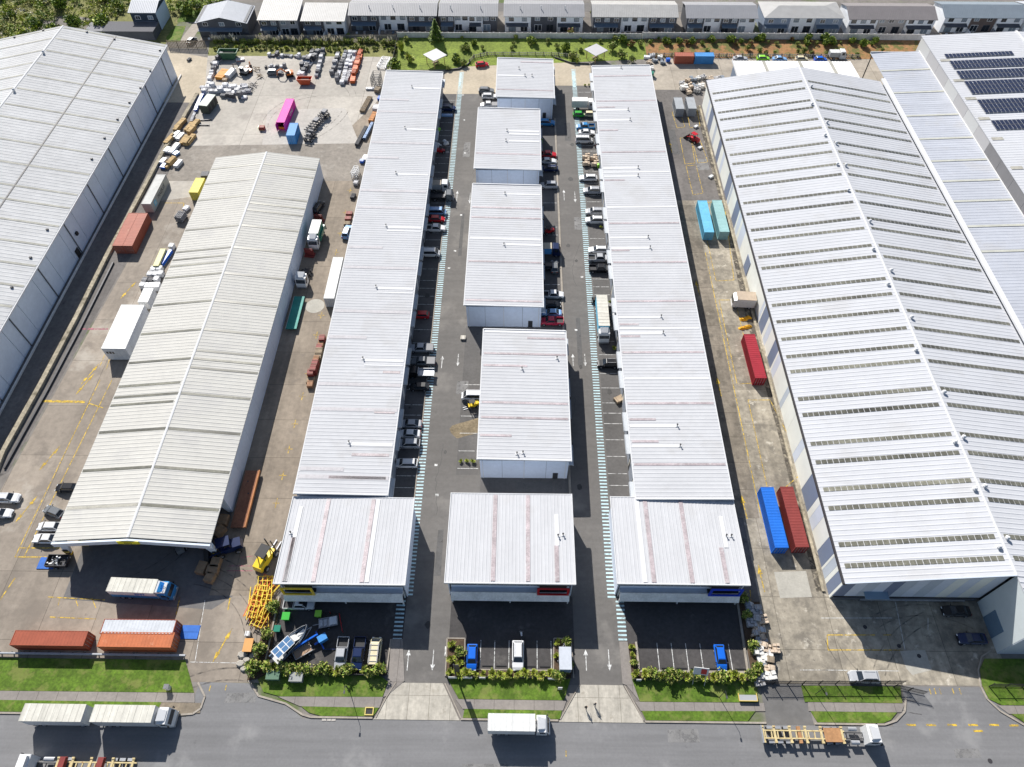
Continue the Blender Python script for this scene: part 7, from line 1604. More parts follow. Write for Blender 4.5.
# rusty deck long barge-like flat
e = empty('rusty_deck', 'long rust brown flat deck with an orange edge beside the shed wall', 'deck', (-51.4, 62.5, .02), R(90))
rust = mat('rust_deck', (.27, .12, .07), .9, n1=(.6, .3), n2=(3, .2), stain=(.6, .62, (.12, .06, .04), .7)); MB().bx(-6, 6, -1.3, 1.3, .7, .9).build('deck', rust, e); MB().bx(-6, 6, -1.55, -1.32, .6, 1.15).build('edge_beam', mat('rust_edge', (.46, .20, .08), .8, n1=(1, .3)), e)
mb = MB()
for x in (-5, -2, 1, 4): mb.bx(x, x + .4, -1.2, 1.2, 0, .7)
mb.build('support', steel_dark, e); MB().rod((3.6, .3, .91), (3.6, .3, .98), .15, .15, 8).rod((1, -.4, .91), (1, -.4, .98), .15, .15, 8).build('cleat', steel_dark, e)
bx_ = mat('cardboard_brown', (.34, .22, .13), .9, n1=(1.2, .3), perobj=True)
for a, L_, ang, t_ in (((223, 519), 2.0, 85, 'tan crate at the foot of the shed corner, upper'), ((219, 530), 2.1, 60, 'brown rounded crate at the shed corner, lower'), ((203, 543), 1.6, 80, 'brown crate under the portal front beside the leg'), ((201, 567), 2.2, 80, 'open topped brown crate, southernmost left one'), ((215, 562), 1.8, 85, 'brown crate right of the portal leg'), ((212, 569), 2.0, 0, 'flat brown crate near the portal leg'), ((209, 577), 1.7, 75, 'small tan crate alone south of the others')):
    item(a, crate_mesh(L_, 1.6, 1.3, bx_), ang, t_, 'crate', 'wooden_crate', 'brown crates at the shed corner', z=1.2)
item((84, 541), crate_mesh(1.4, 1.2, 1.6, P['yellow'], plastic), 0, 'yellow and black bin behind the left portal leg', 'bin', 'bin', z=1)
# blue mats and cart
p = at(190, 632, .1); o = MB().bx(-1.5, 1.5, -1.15, -.02, 0, .1).bx(-1.5, 1.5, .02, 1.15, 0, .1).build('blue_mat', mat('mat_blue', (.03, .14, .50), .7, n1=(1, .2))); o.location = (p.x, p.y, .02); tag(o, 'blue rectangular platform beside the container doors', 'platform')
p = at(47, 563, .1); o = MB().bx(-1.5, 1.5, -1.1, 1.1, 0, .12).build('blue_mat', MATS['mat_blue']); o.location = (p.x, p.y, .02); tag(o, 'blue board under the scrap trailer', 'platform')
e = empty('scrap_trailer', 'dark trailer full of white and black scrap on the blue board', 'trailer'); MB().bx(-1.9, 1.9, -1.1, 1.1, .4, .5).bx(-1.9, 1.9, -1.1, -1.0, .5, 1.2).bx(-1.9, 1.9, 1.0, 1.1, .5, 1.2).bx(-1.9, -1.8, -1, 1, .5, 1.2).bx(1.8, 1.9, -1, 1, .5, 1.2).build('tub', steel_dark, e)
mb = MB()
for i in range(22): x, y = rk.uniform(-1.6, 1.5), rk.uniform(-.85, .8); mb.mat(i % 3).beam((x, y, rk.uniform(.6, 1.2)), (x + rk.uniform(-.5, .5), y + rk.uniform(-.4, .4), rk.uniform(.7, 1.4)), rk.uniform(.1, .3))
mb.build('scrap', [wrap_white, steel, plastic], e)
for s in (-1, 1): add_wheel(e, 0, s * 1.2, .35, .2)
p = at(58, 561, .9); place(e, (p.x, p.y, .15), R(0))
# scrap blocks on pallets along the right front boundary
def block_mesh(m, n=3, h=.9, seed=0):
    r_ = random.Random(seed); mb = MB(); mb.mat(1).bx(-.95, .95, -.85, .85, 0, .14); mb.mat(0)
    for i in range(n):
        for j in range(n):
            if r_.random() < .12: continue
            a, b, q = -.92 + i * 1.84 / n, -.82 + j * 1.64 / n, h * r_.uniform(.65, 1.1); mb.bx(a + .04, a + 1.84 / n - .04, b + .04, b + 1.64 / n - .04, .145, .145 + q)
    return mb.mesh('block_pallet', [m, plastic])
blk = [block_mesh(m_, 3 - i_ % 2, .95, i_) for i_, m_ in enumerate((mat('block_grey', (.48, .47, .47), .9, n1=(1.5, .35), perobj=True), mat('block_white', (.74, .72, .68), .9, n1=(1.5, .3), perobj=True), mat('block_tan', (.62, .50, .38), .9, n1=(1.5, .3), perobj=True), mat('block_slate', (.26, .29, .33), .9, n1=(1.5, .4), perobj=True)))]
SB = (((751, 606), 3, 'slate paving pallet, topmost of the scrap row'), ((757, 610), 0, 'grey paving pallet near the top of the scrap row'), ((750, 614), 0, 'grey stone pallet left below the topmost'), ((763, 619), 2, 'tan stone pallet sticking out to the right'), ((752, 622), 0, 'grey flat pallet third from the top'), ((762, 629), 2, 'brown tan pallet with a bag'), ((755, 632), 2, 'pinkish stone pallet in the middle left'), ((764, 638), 3, 'dark slate pallet on the right, middle'), ((757, 643), 1, 'pale pallet left of the dark slate one'), ((759, 650), 1, 'white block pallet left side'), ((767, 648), 2, 'tan block pallet middle'), ((775, 648), 2, 'cream broad pallet furthest right'), ((762, 659), 1, 'white ribbed block pallet with gaps'), ((769, 657), 1, 'rounded white block pallet'), ((766, 668), 2, 'low tan pallet second from the bottom'), ((765, 675), 1, 'large white pallet at the bottom of the scrap row'), ((772, 675), 1, 'white pallet at the bottom right of the scrap row'), ((760, 681), 0, 'grey bin at the very bottom of the scrap row'))
for a, k, t_ in SB: item(a, blk[k], rk.uniform(-12, 12), t_, 'pallet of blocks', 'block_pallet', 'pallets of blocks and scrap along the right front boundary', rk.uniform(.7, .95), z=.9)
rr_ = random.Random(4)
for i, yy in enumerate([43.4 - .62 * k for k in range(18)]):
    o = link('scrap_bale', crate_mesh(rr_.uniform(.8, 1.3), rr_.uniform(.7, 1.1), rr_.uniform(.6, 1.3), rr_.choice([mat('block_grey', 0), mat('block_white', 0), mat('block_tan', 0), mat('block_slate', 0), C['silver'], weathered]))); o.location = (40.95 + rr_.uniform(-.35, .45) + .9 * (i % 2), yy, .02); o.rotation_euler = (0, 0, rr_.uniform(-.5, .5)); tag(o, ordn(i) + ' small scrap bale from the top beside the stone pallets', 'scrap bale', 'small scrap bales beside the stone pallets')
# heap north of right lane, and other goods
for i, (a, k) in enumerate((((682, 83), 0), ((688, 80), 2), ((693, 79), 3), ((698, 78), 1), ((703, 77), 0), ((710, 79), 2), ((684, 88), 1), ((690, 87), 2), ((695, 86), 3), ((701, 86), 1), ((717, 79), 0), ((724, 79), 3), ((688, 92), 2), ((697, 90), 0))):
    item(a, blk[k], rk.uniform(-40, 40), ('%s bale from the left, %s line of the scrap heap by the warehouse corner' % ((ordn(i) if i < 6 else ordn(i - 6) if i < 10 else ordn(i - 4) if i < 12 else ordn(i - 12)), 'upper' if i < 6 or i in (10, 11) else 'middle' if i < 10 else 'lower')), 'scrap bale', 'scrap_bale', 'mixed scrap heap by the right warehouse corner', rk.uniform(.8, 1.4))
for i, (a, me) in enumerate((((647, 57), WMs[1]), ((652, 55), WMs[1]), ((649, 62), blk[2]), ((655, 60), blk[3]), ((663, 62), blk[3]), ((668, 60), crate_mesh(1.4, 1.2, 1.2, P['blue'])), ((651, 68), blk[1]), ((652, 75), crate_mesh(1.2, 1.6, 1.6, P['dkgreen'])), ((660, 57), blk[1]))):
    item(a, me, rk.uniform(-20, 20), ('white bale', 'sheeted bale', 'tan bale', 'dark bale', 'black tyre coloured bale', 'blue crate', 'pale bale', 'dark green bin', 'pale bale')[i] + ' behind the right row end, near the ' + ('fence top', 'fence', 'roof corner', 'middle', 'right side', 'right end', 'roof edge', 'roof edge foot', 'centre top')[i], 'goods', 'stored_goods', 'stored goods behind the right row end', .9)
for a, t_ in (((586, 157), 'tan goods on the upper pallet in the right bays'), ((586, 163), 'tan and brown goods on the lower pallet in the right bays'), ((594, 158), 'beige crates on the upper right pallet of the bay'), ((595, 164), 'brown crates on the lower right pallet of the bay')):
    item(a, blk[2], rk.uniform(-8, 8), t_, 'goods', 'stored_goods', 'tan goods in a right bay', 1.1)
item((599, 166), crate_mesh(1, .9, 1.2, P['lime']), 0, 'lime green bin at the corner of the tan goods', 'bin', 'wheelie_bin'); item((595, 303 - 3), crate_mesh(1, .9, 1.0, P['black']), 0, 'black bin by the motorbike', 'bin', 'wheelie_bin')
item((619, 399), crate_mesh(2.0, 1.4, .8, tan), 30, 'tan broken crate lying in the empty right bay', 'crate', 'wooden_crate'); item((611, 307), crate_mesh(1.6, .9, 1.3, zinc), 0, 'grey cabinet against the wall behind the cream truck', 'cabinet', 'cabinet'); item((614, 316), crate_mesh(2.4, 1.1, 1.5, zinc_l, zinc_d), 90, 'pale machine against the wall beside the cream truck', 'machine', 'machine')
item((463, 337), crate_mesh(1.1, 1.1, .5, wall_cream), 0, 'square cream drain cover block near the yellow bay line', 'drain box', 'drain_box'); item((447, 106 + 9), crate_mesh(3.2, .9, .7, P['skyblue']), 0, 'pale blue kayak like bundle south of the dark blue four wheel drive', 'bundle', 'wrapped_bundle'); item((440, 129), sacks((440, 129), 'yellow green sack in the left bays', 2, P['lime']).children[0].data, 0, 'small lime sack on the ground in the left bays', 'sack', 'sack', None, .5)
item((262, 128), crate_mesh(1.6, 1.2, 1.1, C['maroon'], timber), 0, 'small maroon crate left of the magenta container', 'crate', 'wooden_crate'); item((260, 127), crate_mesh(.9, .9, .7, P['lime']), 0, 'tiny lime box at the left of the yard crate', 'box', 'box')
item((222, 73), crate_mesh(5, 2.6, 1.0, mat('orange_tarp', (.62, .26, .03), .7, n1=(1, .15))), 78, 'bright orange covered trailer load in the yard corner', 'covered load', 'covered_load', z=1); item((231, 74), WMs[0], 75, 'white boat like wrapped load right of the orange load', 'wrapped pack', 'wrapped_pack', sc=1.4); item((225, 80), crate_mesh(1.4, 1.2, .9, tan), 0, 'tan crate below the orange load', 'crate', 'wooden_crate'); item((240, 59), crate_mesh(2.6, 1.2, .6, wrap_white, orange_st), 15, 'white and orange boards by the hedge', 'boards', 'boards')
e = empty('generator_unit', 'tall pale roofed dark generator housing by the crosswise stacks', 'generator'); MB().bx(-3, 3, -1.3, 1.3, .2, 2.7).build('housing', mat('dark_green_grey', (.06, .075, .06), .6, n1=(1, .2)), e); MB().bx(-3.05, 3.05, -1.35, 1.35, 2.7, 2.85).build('roof', mat('pale_sage', (.42, .46, .42), .6, n1=(1, .15)), e)
for x in (-2, 0, 2): MB().bx(x - .6, x + .6, -1.34, -1.31, .6, 2.2).build('louvre', plastic, e)
p = at(208.5, 104, 1.5); place(e, (p.x, p.y, .02), R(80))
for a, k in (((256, 70), 0), ((261, 77), 1), ((253, 85), 2), ((250, 89), 3)):
    e = empty('steel_tangle', ('upright tangle of brown steel frames', 'brown bent steel frames lying flat', 'crossed dark bars right of the stacks', 'long thin dark bars below the crossed ones')[k], 'steel frames'); mb = MB()
    for i in range(9): mb.beam((rk.uniform(-1.6, 1.6), rk.uniform(-1.5, 1.5), rk.uniform(.1, .6)), (rk.uniform(-1.6, 1.6), rk.uniform(-1.5, 1.5), rk.uniform(.2, 1.0)), .12)
    mb.build('bar', weathered if k < 2 else steel_dark, e); p = at(*a); place(e, (p.x, p.y, .02))
for a, ang in (((205, 119), 5), ((203, 124), 0)):
    item(a, MB().bx(-1.8, 1.8, -.12, .12, .1, .3).bx(-1.2, -1.0, -.3, .3, 0, .1).bx(1.0, 1.2, -.3, .3, 0, .1).mesh('b', steel_dark), ang, 'dark steel beam on the slab beside the timber packs', 'beam', 'steel_beam', 'two dark beams')
for a, t_ in (((745, 319), 'orange yellow tarp heap just below the boxy white truck'), ((745, 328), 'orange yellow tarp heap touching the crimson container')):
    e = empty('tarp_heap', t_, 'tarp', (at(*a).x, at(*a).y, .02)); (lambda m_: [m_.loft([[(x0_ + .9 * math.cos(t_) * rk.uniform(.6, 1.2), y0_ + .6 * math.sin(t_) * rk.uniform(.6, 1.2), 0) for t_ in [k_ * math.pi / 4 for k_ in range(8)]], [(x0_ + .3 * math.cos(t_), y0_ + .25 * math.sin(t_), rk.uniform(.25, .6)) for t_ in [k_ * math.pi / 4 for k_ in range(8)]]]) for x0_, y0_ in ((0, 0), (.8, .35), (-.7, -.2))] and m_)(MB()).build('tarp', mat('tarp_amber', (.80, .42, .02), .7, n1=(1, .2)), e)
for a, t_ in (((700, 147), 'white and black parts against the warehouse wall, upper'), ((711, 176), 'white crate against the warehouse wall, lower'), ((696, 126), 'pale debris near the pale grey containers')):
    item(a, WMs[1], 40, t_, 'debris', 'debris_pile', None, .6)

# ================================================================== FRONT LEFT LOT: boat, boom lift, bins
alum = mat('boat_hull_grey', (.14,.20,.28), .4, .3, n1=(1, .1)); e = empty('motor_boat', 'silver and blue cabin boat on its trailer in the left front lot', 'boat')
def hr(x, hw_, zk, zs): return [(x, -hw_, zs), (x, -hw_ * .85, (zk + zs) / 2), (x, 0, zk), (x, hw_ * .85, (zk + zs) / 2), (x, hw_, zs)]
def hri(x, hw_, zs): return [(x, hw_ * .88, zs), (x, hw_ * .75, zs - .5), (x, 0, zs - .55), (x, -hw_ * .75, zs - .5), (x, -hw_ * .88, zs)]
prof = ((-3.4, 1.15, .65, 1.6), (-1.5, 1.2, .55, 1.6), (.8, 1.15, .6, 1.7), (2.3, .8, .8, 1.85), (3.3, .35, 1.2, 2.0), (3.9, .04, 1.8, 2.1))
MB().loft([hr(x, a, b, c) + hri(x, a, c) for x, a, b, c in prof]).build('hull', alum, e)
MB().loft([[(-3.3, -1.0, 1.15), (-3.3, 1.0, 1.15), (3.2, .25, 1.75), (3.2, -.25, 1.75)], [(-3.3, -1.0, 1.2), (-3.3, 1.0, 1.2), (3.2, .25, 1.8), (3.2, -.25, 1.8)]]).build('deck', wall_white, e)
MB().loft([[(-1.3, -.95, 1.6), (1.6, -.7, 1.75), (1.6, .7, 1.75), (-1.3, .95, 1.6)], [(-1.2, -.85, 2.75), (.6, -.7, 2.75), (.6, .7, 2.75), (-1.2, .85, 2.75)]]).build('cabin', glass, e)
mb = MB(); mb.mat(0).bx(-2.8, .7, -.95, .95, 2.76, 2.84); mb.mat(1)
for x in (-2.6, -1.4, -.3):
    for y in (-.45, .45): mb.bx(x, x + .95, y - .38, y + .38, 2.841, 2.87)
mb.build('hardtop', [P['white'], mat('hardtop_blue', (.06, .16, .32), .4)], e)
MB().loft([[(.75, -.62, 2.5), (.75, .62, 2.5), (.8, .62, 2.55), (.8, -.62, 2.55)], [(1.6, -.6, 1.85), (1.6, .6, 1.85), (1.7, .6, 1.85), (1.7, -.6, 1.85)]]).build('windscreen', wall_white, e)
for s in (-1, 1): MB().pipe([(-1.0, s * 1.15, 1.7), (-1.0, s * 1.15, 2.2), (1.6, s * 1.0, 2.3), (3.2, s * .45, 2.5), (3.95, 0, 2.6)], .04).pipe([(1.6, s * 1.0, 1.8), (1.6, s * 1.0, 2.3)], .03).pipe([(3.2, s * .4, 2.0), (3.2, s * .45, 2.5)], .03).build('bow_rail', steel, e)
MB().bx(-3.9, -3.45, -.25, .25, .9, 2.1).build('outboard_motor', plastic, e)
MB().bx(-3, 2.5, -.7, -.6, .35, .45).bx(-3, 2.5, .6, .7, .35, .45).beam((2.4, .6, .4), (4.4, 0, .4), .1).beam((2.4, -.6, .4), (4.4, 0, .4), .1).build('trailer_frame', steel, e)
for x in (-1.2, -.3):
    for s in (-1, 1): add_wheel(e, x, s * 1.1, .32, .2)
p = at(290, 645, 1.4); place(e, (p.x, p.y, .02), R(50))
e = empty('boom_lift', 'blue towable boom lift with a timber filled tray beside the boat', 'boom lift')
MB().bx(-3.0, 0, -.75, .75, .4, .48).bx(-3, 0, -.8, -.72, .49, .85).bx(-3, 0, .72, .8, .49, .85).bx(-3.06, -2.98, -.72, .72, .49, .85).build('tray', steel, e); MB().bx(-2.9, -.1, -.66, .66, .5, .72).build('load', mat('tan_load', (.40, .27, .18), .9, n1=(1, .2)), e)
MB().beam((-3.0, .95, 1.2), (1.8, .95, 1.5), .25, .3).beam((1.6, -1.5, .4), (1.6, 1.9, .4), .2).beam((0.6, 0, .5), (2.2, 0, .8), .3).build('boom', P['blue'], e); MB().bx(1.4, 2.9, -.55, .55, .6, 1.6).build('engine_cover', mat('lift_blue', (.05, .26, .62), .4, n1=(1, .1)), e); MB().beam((1.6, -1.5, .4), (3.2, -2.4, .1), .12).beam((1.6, 1.9, .4), (2.8, 2.6, .1), .12).build('outrigger', P['navy'], e)
for s in (-1, 1): add_wheel(e, -.8, s * .95, .33, .2)
p = at(311, 646, .8); place(e, (p.x, p.y, .02), R(33))
e = empty('car_trailer', 'small grey trailer with a white pallet load north of the boom lift', 'trailer'); MB().bx(-1.6, 1.6, -.75, .75, .45, .52).bx(-1.6, 1.6, -.8, -.74, .5, .8).bx(-1.6, 1.6, .74, .8, .5, .8).build('tray', steel, e); MB().bx(.3, 1.5, -.65, .65, .53, .95).build('load', wrap_white, e); MB().bx(-1.4, -.9, -.6, .6, .53, .8).bx(-.7, -.2, -.6, .5, .53, .75).build('pallet', zinc_l, e); MB().beam((-1.6, 0, .48), (-2.6, 0, .48), .08).build('drawbar', steel, e)
for s in (-1, 1): add_wheel(e, 0, s * .9, .3, .18)
p = at(328, 622, .7); place(e, (p.x, p.y, .02), R(12))
def bin_(a, col, label, s=1.0, ang=0):
    e = empty('wheelie_bin', label, 'bin'); MB().loft([[(-.4, -.4, .05), (.4, -.4, .05), (.4, .4, .05), (-.4, .4, .05)], [(-.5, -.5, 1.05), (.5, -.5, 1.05), (.5, .5, 1.05), (-.5, .5, 1.05)]]).build('tub', P[col], e); MB().bx(-.55, .55, -.55, .55, 1.06, 1.14).build('lid', P[col], e); MB().bx(-.35, .35, .42, .55, 0, .15).build('wheel', rubber, e)
    p = at(*a, .8); place(e, (p.x, p.y, .02), R(ang)); e.scale = (s, s, s)
bin_((286.5, 617), 'green', 'bright green bin left of the white ute', 1.2); bin_((277.5, 629), 'dkgreen', 'dark green bin behind the boat'); bin_((318.5, 614), 'lime', 'lime bin by the orange cones')
def barrier(a, b, m, label):
    A, B = at(*a), at(*b); e = empty('safety_barrier', label, 'barrier', (A.x, A.y, 0)); d = B - A; MB().pipe([(0, 0, .9), (d.x, d.y, .9)], .04).pipe([(0, 0, .5), (d.x, d.y, .5)], .04).build('rail', m, e)
    for k in (0, .5, 1): MB().rod((d.x * k, d.y * k, 0), (d.x * k, d.y * k, 1.0), .06, .06, 6).build('post', P['red'], e)
barrier((322, 613), (340, 615), plastic, 'low dark rail with posts north of the small trailer'); barrier((340, 615), (343, 632), P['red'], 'red post and chain barrier right of the small trailer')
for a, t_, m_ in (((273, 675), 'dark green roofed utility box in the left planter', mat('utility_green', (.10, .18, .12), .7)), ((296, 677), 'grey roofed utility box in the left planter', mat('utility_grey', (.30, .31, .30), .7))):
    p = at(*a, 1.1); e = empty('utility_box', t_, 'utility box', (p.x, p.y, .12)); MB().bx(-1.0, 1.0, -.65, .65, 0, 1.05).build('cabinet', m_, e); MB().bx(-1.08, 1.08, -.72, .72, 1.05, 1.15).build('lid', m_, e); MB().bx(-.5, -.48, -.67, -.655, .1, .9).bx(.48, .5, -.67, -.655, .1, .9).build('door_seam', plastic, e)
p = at(167, 684, 1.2); e = empty('power_pillar', 'white squat power pillar on the left lawn', 'utility box', (p.x, p.y - .4, .12)); MB().bx(-.35, .35, -.3, .3, 0, 1.1).build('cabinet', wall_white, e); MB().bx(-.42, .42, -.38, .38, 1.1, 1.2).build('lid', zinc, e)
item((248, 634), crate_mesh(.8, .8, .9, wrap_white), 0, 'white cube beside the orange topped cart', 'box', 'box'); e = empty('cart', 'orange topped flat cart by the left driveway', 'cart'); MB().bx(-.75, .75, -1.1, 1.1, .9, 1.05).build('deck', mat('cart_orange', (.66, .34, .12), .8, n1=(1, .1)), e); MB().bx(-.65, .65, -1, 1, .3, .9).build('cage', steel_dark, e)
for y in (-.8, .8):
    for s in (-1, 1): add_wheel(e, s * .6, y, .18, .1)
p = at(248, 645, 1.0); place(e, (p.x, p.y, .02), R(0))
for i, (a, s) in enumerate((((243, 655), 1.0), ((247, 660), .8), ((241, 664), .9), ((253, 656), .7), ((244, 669), .7))):
    p = at(*a); o = MB().ball((0, 0, .25), .9, .7, .45, 7, 4).build('boulder', mat('boulder', (.42, .39, .34), .9, n1=(1.5, .3), perobj=True)); o.location = (p.x, p.y, .0); o.scale = (s, s, s); tag(o, ('large pale boulder, northernmost by the cart', 'medium boulder right below the northernmost', 'flat boulder at the driveway edge', 'small boulder nearest the boat', 'low boulder beside the corner shrub')[i], 'boulder', 'boulders at the left driveway corner')
# signs and pylons
p = at(456.5, 677); e = empty('sign_pylon', 'tall dark blade sign in the middle island', 'sign', (p.x, p.y, .1)); MB().bx(-.1, .1, -.1, .1, 0, 7.2).build('post', steel_dark, e); MB().bx(.11, .75, -.06, .06, 3.2, 7.0).build('blade', steel_dark, e)
p = at(698, 684); e = empty('sign_board', 'white board with a red square beside the right planter', 'sign', (p.x, p.y - .2, .1)); MB().bx(-1.2, 1.2, -.05, .05, 2.2, 3.6).build('board', wall_white, e); MB().bx(0, .9, -.08, -.052, 2.4, 3.4).bx(0, .9, .052, .08, 2.4, 3.4).build('red_square', P['red'], e); MB().bx(-1.0, -.9, -.04, .04, 0, 2.2).bx(.9, 1.0, -.04, .04, 0, 2.2).build('post', steel, e)
e.rotation_euler = (R(-32), 0, R(-6))
p = at(447.5, 651.5); o = MB().bx(-.35, .35, -.8, .8, 0, .12).build('concrete_pad', line_white); o.location = (p.x - .1, p.y, .01); tag(o, 'small white pad at the kerb of the middle island', 'pad')
for a, w_, t_ in (((466.5, 686), 1.7, 'wide white name plate on the low black fence'), ((482, 686), 1.0, 'narrow white name plate on the low black fence'), ((452, 686), 1.4, 'white name plate at the left end of the low black fence'), ((553, 687), 1.6, 'white name plate at the right end of the middle fence'), ((639.5, 687), .8, 'tiny white plate on the low black fence of the right planter')):
    p = at(*a, .7); e = empty('name_plate', t_, 'sign', (p.x, 30.68, 0)); MB().loft([[(-w_ / 2, 0, .35), (w_ / 2, 0, .35), (w_ / 2, .05, .9), (-w_ / 2, .05, .9)], [(-w_ / 2, -.12, .35), (w_ / 2, -.12, .35), (w_ / 2, -.02, .92), (-w_ / 2, -.02, .92)]]).build('plate', wall_white, e)
# street lamps whose shadows fall on the verges
def lamp(x, y, label):
    e = empty('street_lamp', label, 'street lamp', (x, y, .1)); MB().rod((0, 0, 0), (0, 0, 4.2), .06, .04, 8).build('pole', steel_dark, e); MB().pipe([(0, 0, 4.1), (0, -.4, 4.3), (0, -.8, 4.33)], .035).build('arm', steel_dark, e); MB().bx(-.12, .12, -1.2, -.75, 4.27, 4.38).build('lamp_head', zinc_d, e)
for i, (x, y) in enumerate(((-26.5, 28.3), (33.0, 28.3), (48.6, 29.0))): lamp(x, y, ('slim steel street lamp on the verge below the utes', 'slim steel street lamp on the verge below the right planter', 'slim steel street lamp at the palisade fence')[i])
p = at(454, 712); e = empty('pit_cover', 'square yellow framed pit on the verge by the left apron', 'pit', (p.x, p.y, .12)); MB().bx(-.7, .7, -.6, -.45, 0, .2).bx(-.7, .7, .45, .6, 0, .2).bx(-.7, -.55, -.45, .45, 0, .2).bx(.55, .7, -.45, .45, 0, .2).build('frame', mat('pit_yellow', (.62, .50, .16), .7), e); MB().bx(-.55, .55, -.45, .45, 0, .06).build('lid', plastic, e); e.location = at(369.5, 711.5).to_tuple()[:2] + (.12,)
p = at(747, 698); e = empty('bench', 'long low bench with a yellow front edge on the right verge', 'bench', (p.x, p.y, .12)); MB().bx(-1.5, 1.5, -.5, .35, .4, .46).build('seat', wall_grey, e); MB().bx(-1.5, 1.5, -.62, -.51, .3, .5).bx(-1.5, -1.4, -.5, .6, .3, .5).bx(1.4, 1.5, -.5, .6, .3, .5).build('rail', mat('bench_yellow', (.66, .48, .12), .7), e); MB().bx(-1.2, -1.1, -.3, .3, 0, .4).bx(1.1, 1.2, -.3, .3, 0, .4).build('leg', steel, e)
p = at(329, 719); e = empty('kerb_grate', 'pale kerb drain grates at the left bend of the kerb', 'drain', (p.x, p.y, .01))
for k in (-1, 0, 1): MB().bx(k * .75 - .33, k * .75 + .33, -.3, .3, 0, .06).build('grate', mat('grate_pale', (.45, .42, .38), .8, n1=(4, .3)), e)
# wheel stops
ws = MB().bx(-.85, .85, -.08, .08, 0, .1).mesh('wheel_stop', plastic)
for i, x in enumerate((-4.5, -2.2, .2, 2.6, 5.0, 22.6, 25.1, 27.5, 29.9, 32.3, 34.8, 37.2)):
    o = link('wheel_stop', ws); o.location = (x, 32.75, .02); tag(o, '%s black wheel stop from the left in the %s front bays' % (ordn(i if i < 5 else i - 5), 'middle' if i < 5 else 'right'), 'wheel stop', 'wheel stops in the front bays')

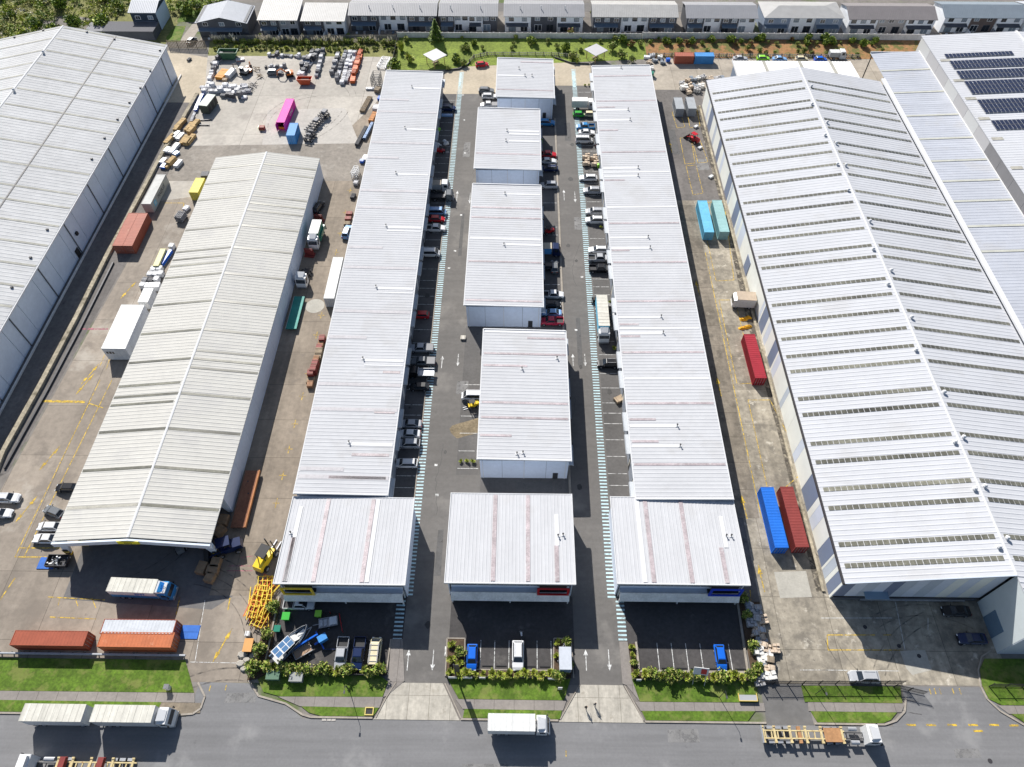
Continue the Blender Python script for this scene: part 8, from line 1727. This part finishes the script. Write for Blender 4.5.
# ================================================================== PEOPLE
def person(x, y, ang, label, shirt, trousers, hair=(.02, .015, .01), pose=0, skin=(.42, .25, .17), h=1.74, hold=None):
    e = empty('person', label, 'person', (x, y, .06), ang); k = h / 1.74
    J = dict(pel=(0, 0, .95), ch=(.02, 0, 1.28), nk=(.03, 0, 1.48), hd=(.05, 0, 1.62), top=(.05, 0, 1.70))
    st = .22 if pose == 0 else .05
    V = [J['pel'], J['ch'], J['nk'], J['hd'], J['top']]; Ed = [(0, 1), (1, 2), (2, 3), (3, 4)]; Rr = [(.16, .13), (.17, .12), (.06, .06), (.095, .085), (.07, .06)]
    for s in (-1, 1):
        b = len(V); f = s * st
        V += [(0, s * .1, .90), (f * .55 + .04, s * .1, .50), (f, s * .1, .09), (f + .17, s * .11, .04)]; Ed += [(0, b), (b, b + 1), (b + 1, b + 2), (b + 2, b + 3)]; Rr += [(.1, .1), (.065, .065), (.042, .042), (.035, .035)]
        b = len(V); g = -s * st * .8
        hx = g + (.12 if pose == 0 else .25)
        V += [(.02, s * .19, 1.42), (g * .4, s * .24, 1.15), (hx, s * .23, .92), (hx + .03, s * .23, .82)]; Ed += [(1, b), (b, b + 1), (b + 1, b + 2), (b + 2, b + 3)]; Rr += [(.06, .06), (.045, .045), (.034, .034), (.03, .02)]
        wb = b + 3; hv = V[wb]
        for q, (dx, dy, L) in enumerate(((.03, .0, .085), (.012, .0, .095), (-.006, .0, .09), (-.022, .0, .07), (.045, -.02 * s, .06))):
            c = len(V); V += [(hv[0] + dx, hv[1] + dy, hv[2] - L * .55), (hv[0] + dx + .015, hv[1] + dy - .012 * s, hv[2] - L)]; Ed += [(wb, c), (c, c + 1)]; Rr += [(.009, .009), (.008, .008)]
    me = bpy.data.meshes.new('body'); me.from_pydata([Vector(v) * k for v in V], Ed, []); o = bpy.data.objects.new('body_tmp', me); COL.objects.link(o)
    md = o.modifiers.new('s', 'SKIN'); md.use_smooth_shade = True
    for i, r in enumerate(Rr): me.skin_vertices[0].data[i].radius = (r[0] * k, r[1] * k); me.skin_vertices[0].data[i].use_root = (i == 0)
    o.modifiers.new('u', 'SUBSURF').levels = 1
    dg = bpy.context.evaluated_depsgraph_get(); dg.update(); m2 = bpy.data.meshes.new_from_object(o.evaluated_get(dg)); bpy.data.objects.remove(o)
    m2.materials.clear(); sk = mat('skin_%.2f' % skin[0], skin, .6)
    for m_ in (sk, shirt, trousers, rubber): m2.materials.append(m_)
    for p_ in m2.polygons:
        c = p_.center / k; arm = abs(c.y) > .165
        p_.material_index = 3 if c.z < .09 else (0 if (c.z > 1.47 or (arm and c.z < 1.12)) else (1 if (c.z > .93 or arm) else 2)); p_.use_smooth = True
    link('body', m2, e)
    hm = mat('hair_%.2f' % hair[0], hair, .8); mb = MB(); c0 = (.035 * k, 0, 1.675 * k); mb.ball(c0, .098 * k, .088 * k, .085 * k, 10, 6); mb.build('hair', hm, e, smooth=True)
    MB().ball((.125 * k, .032 * k, 1.64 * k), .012, .012, .009, 6, 4).ball((.125 * k, -.032 * k, 1.64 * k), .012, .012, .009, 6, 4).build('eyes', plastic, e); MB().ball((.145 * k, 0, 1.61 * k), .016, .012, .02, 6, 4).build('nose', sk, e); MB().bx(.128 * k, .138 * k, -.022, .022, 1.568 * k, 1.576 * k).build('mouth', mat('lip', (.3, .1, .09), .6), e)
    for s in (-1, 1): MB().ball((.045 * k, s * .09 * k, 1.625 * k), .02, .01, .03, 6, 4).build('ear', sk, e)
    return e
drk = mat('cloth_black', (.02, .02, .025), .9); gry = mat('cloth_grey', (.14, .14, .15), .9); hv_ = mat('cloth_hi_vis', (.45, .80, .05), .8); nvy = mat('cloth_navy', (.02, .03, .08), .9)
p = at(585.5, 709); person(p.x, p.y, R(80), 'person in black walking up the right driveway apron, left one', drk, drk)
p = at(594.5, 706); person(p.x, p.y, R(100), 'person in grey top walking up the right driveway apron, right one', gry, drk, pose=0)
p = at(179.5, 551); person(p.x, p.y, R(250), 'person in lime high visibility vest under the open shed front', hv_, nvy, pose=1)
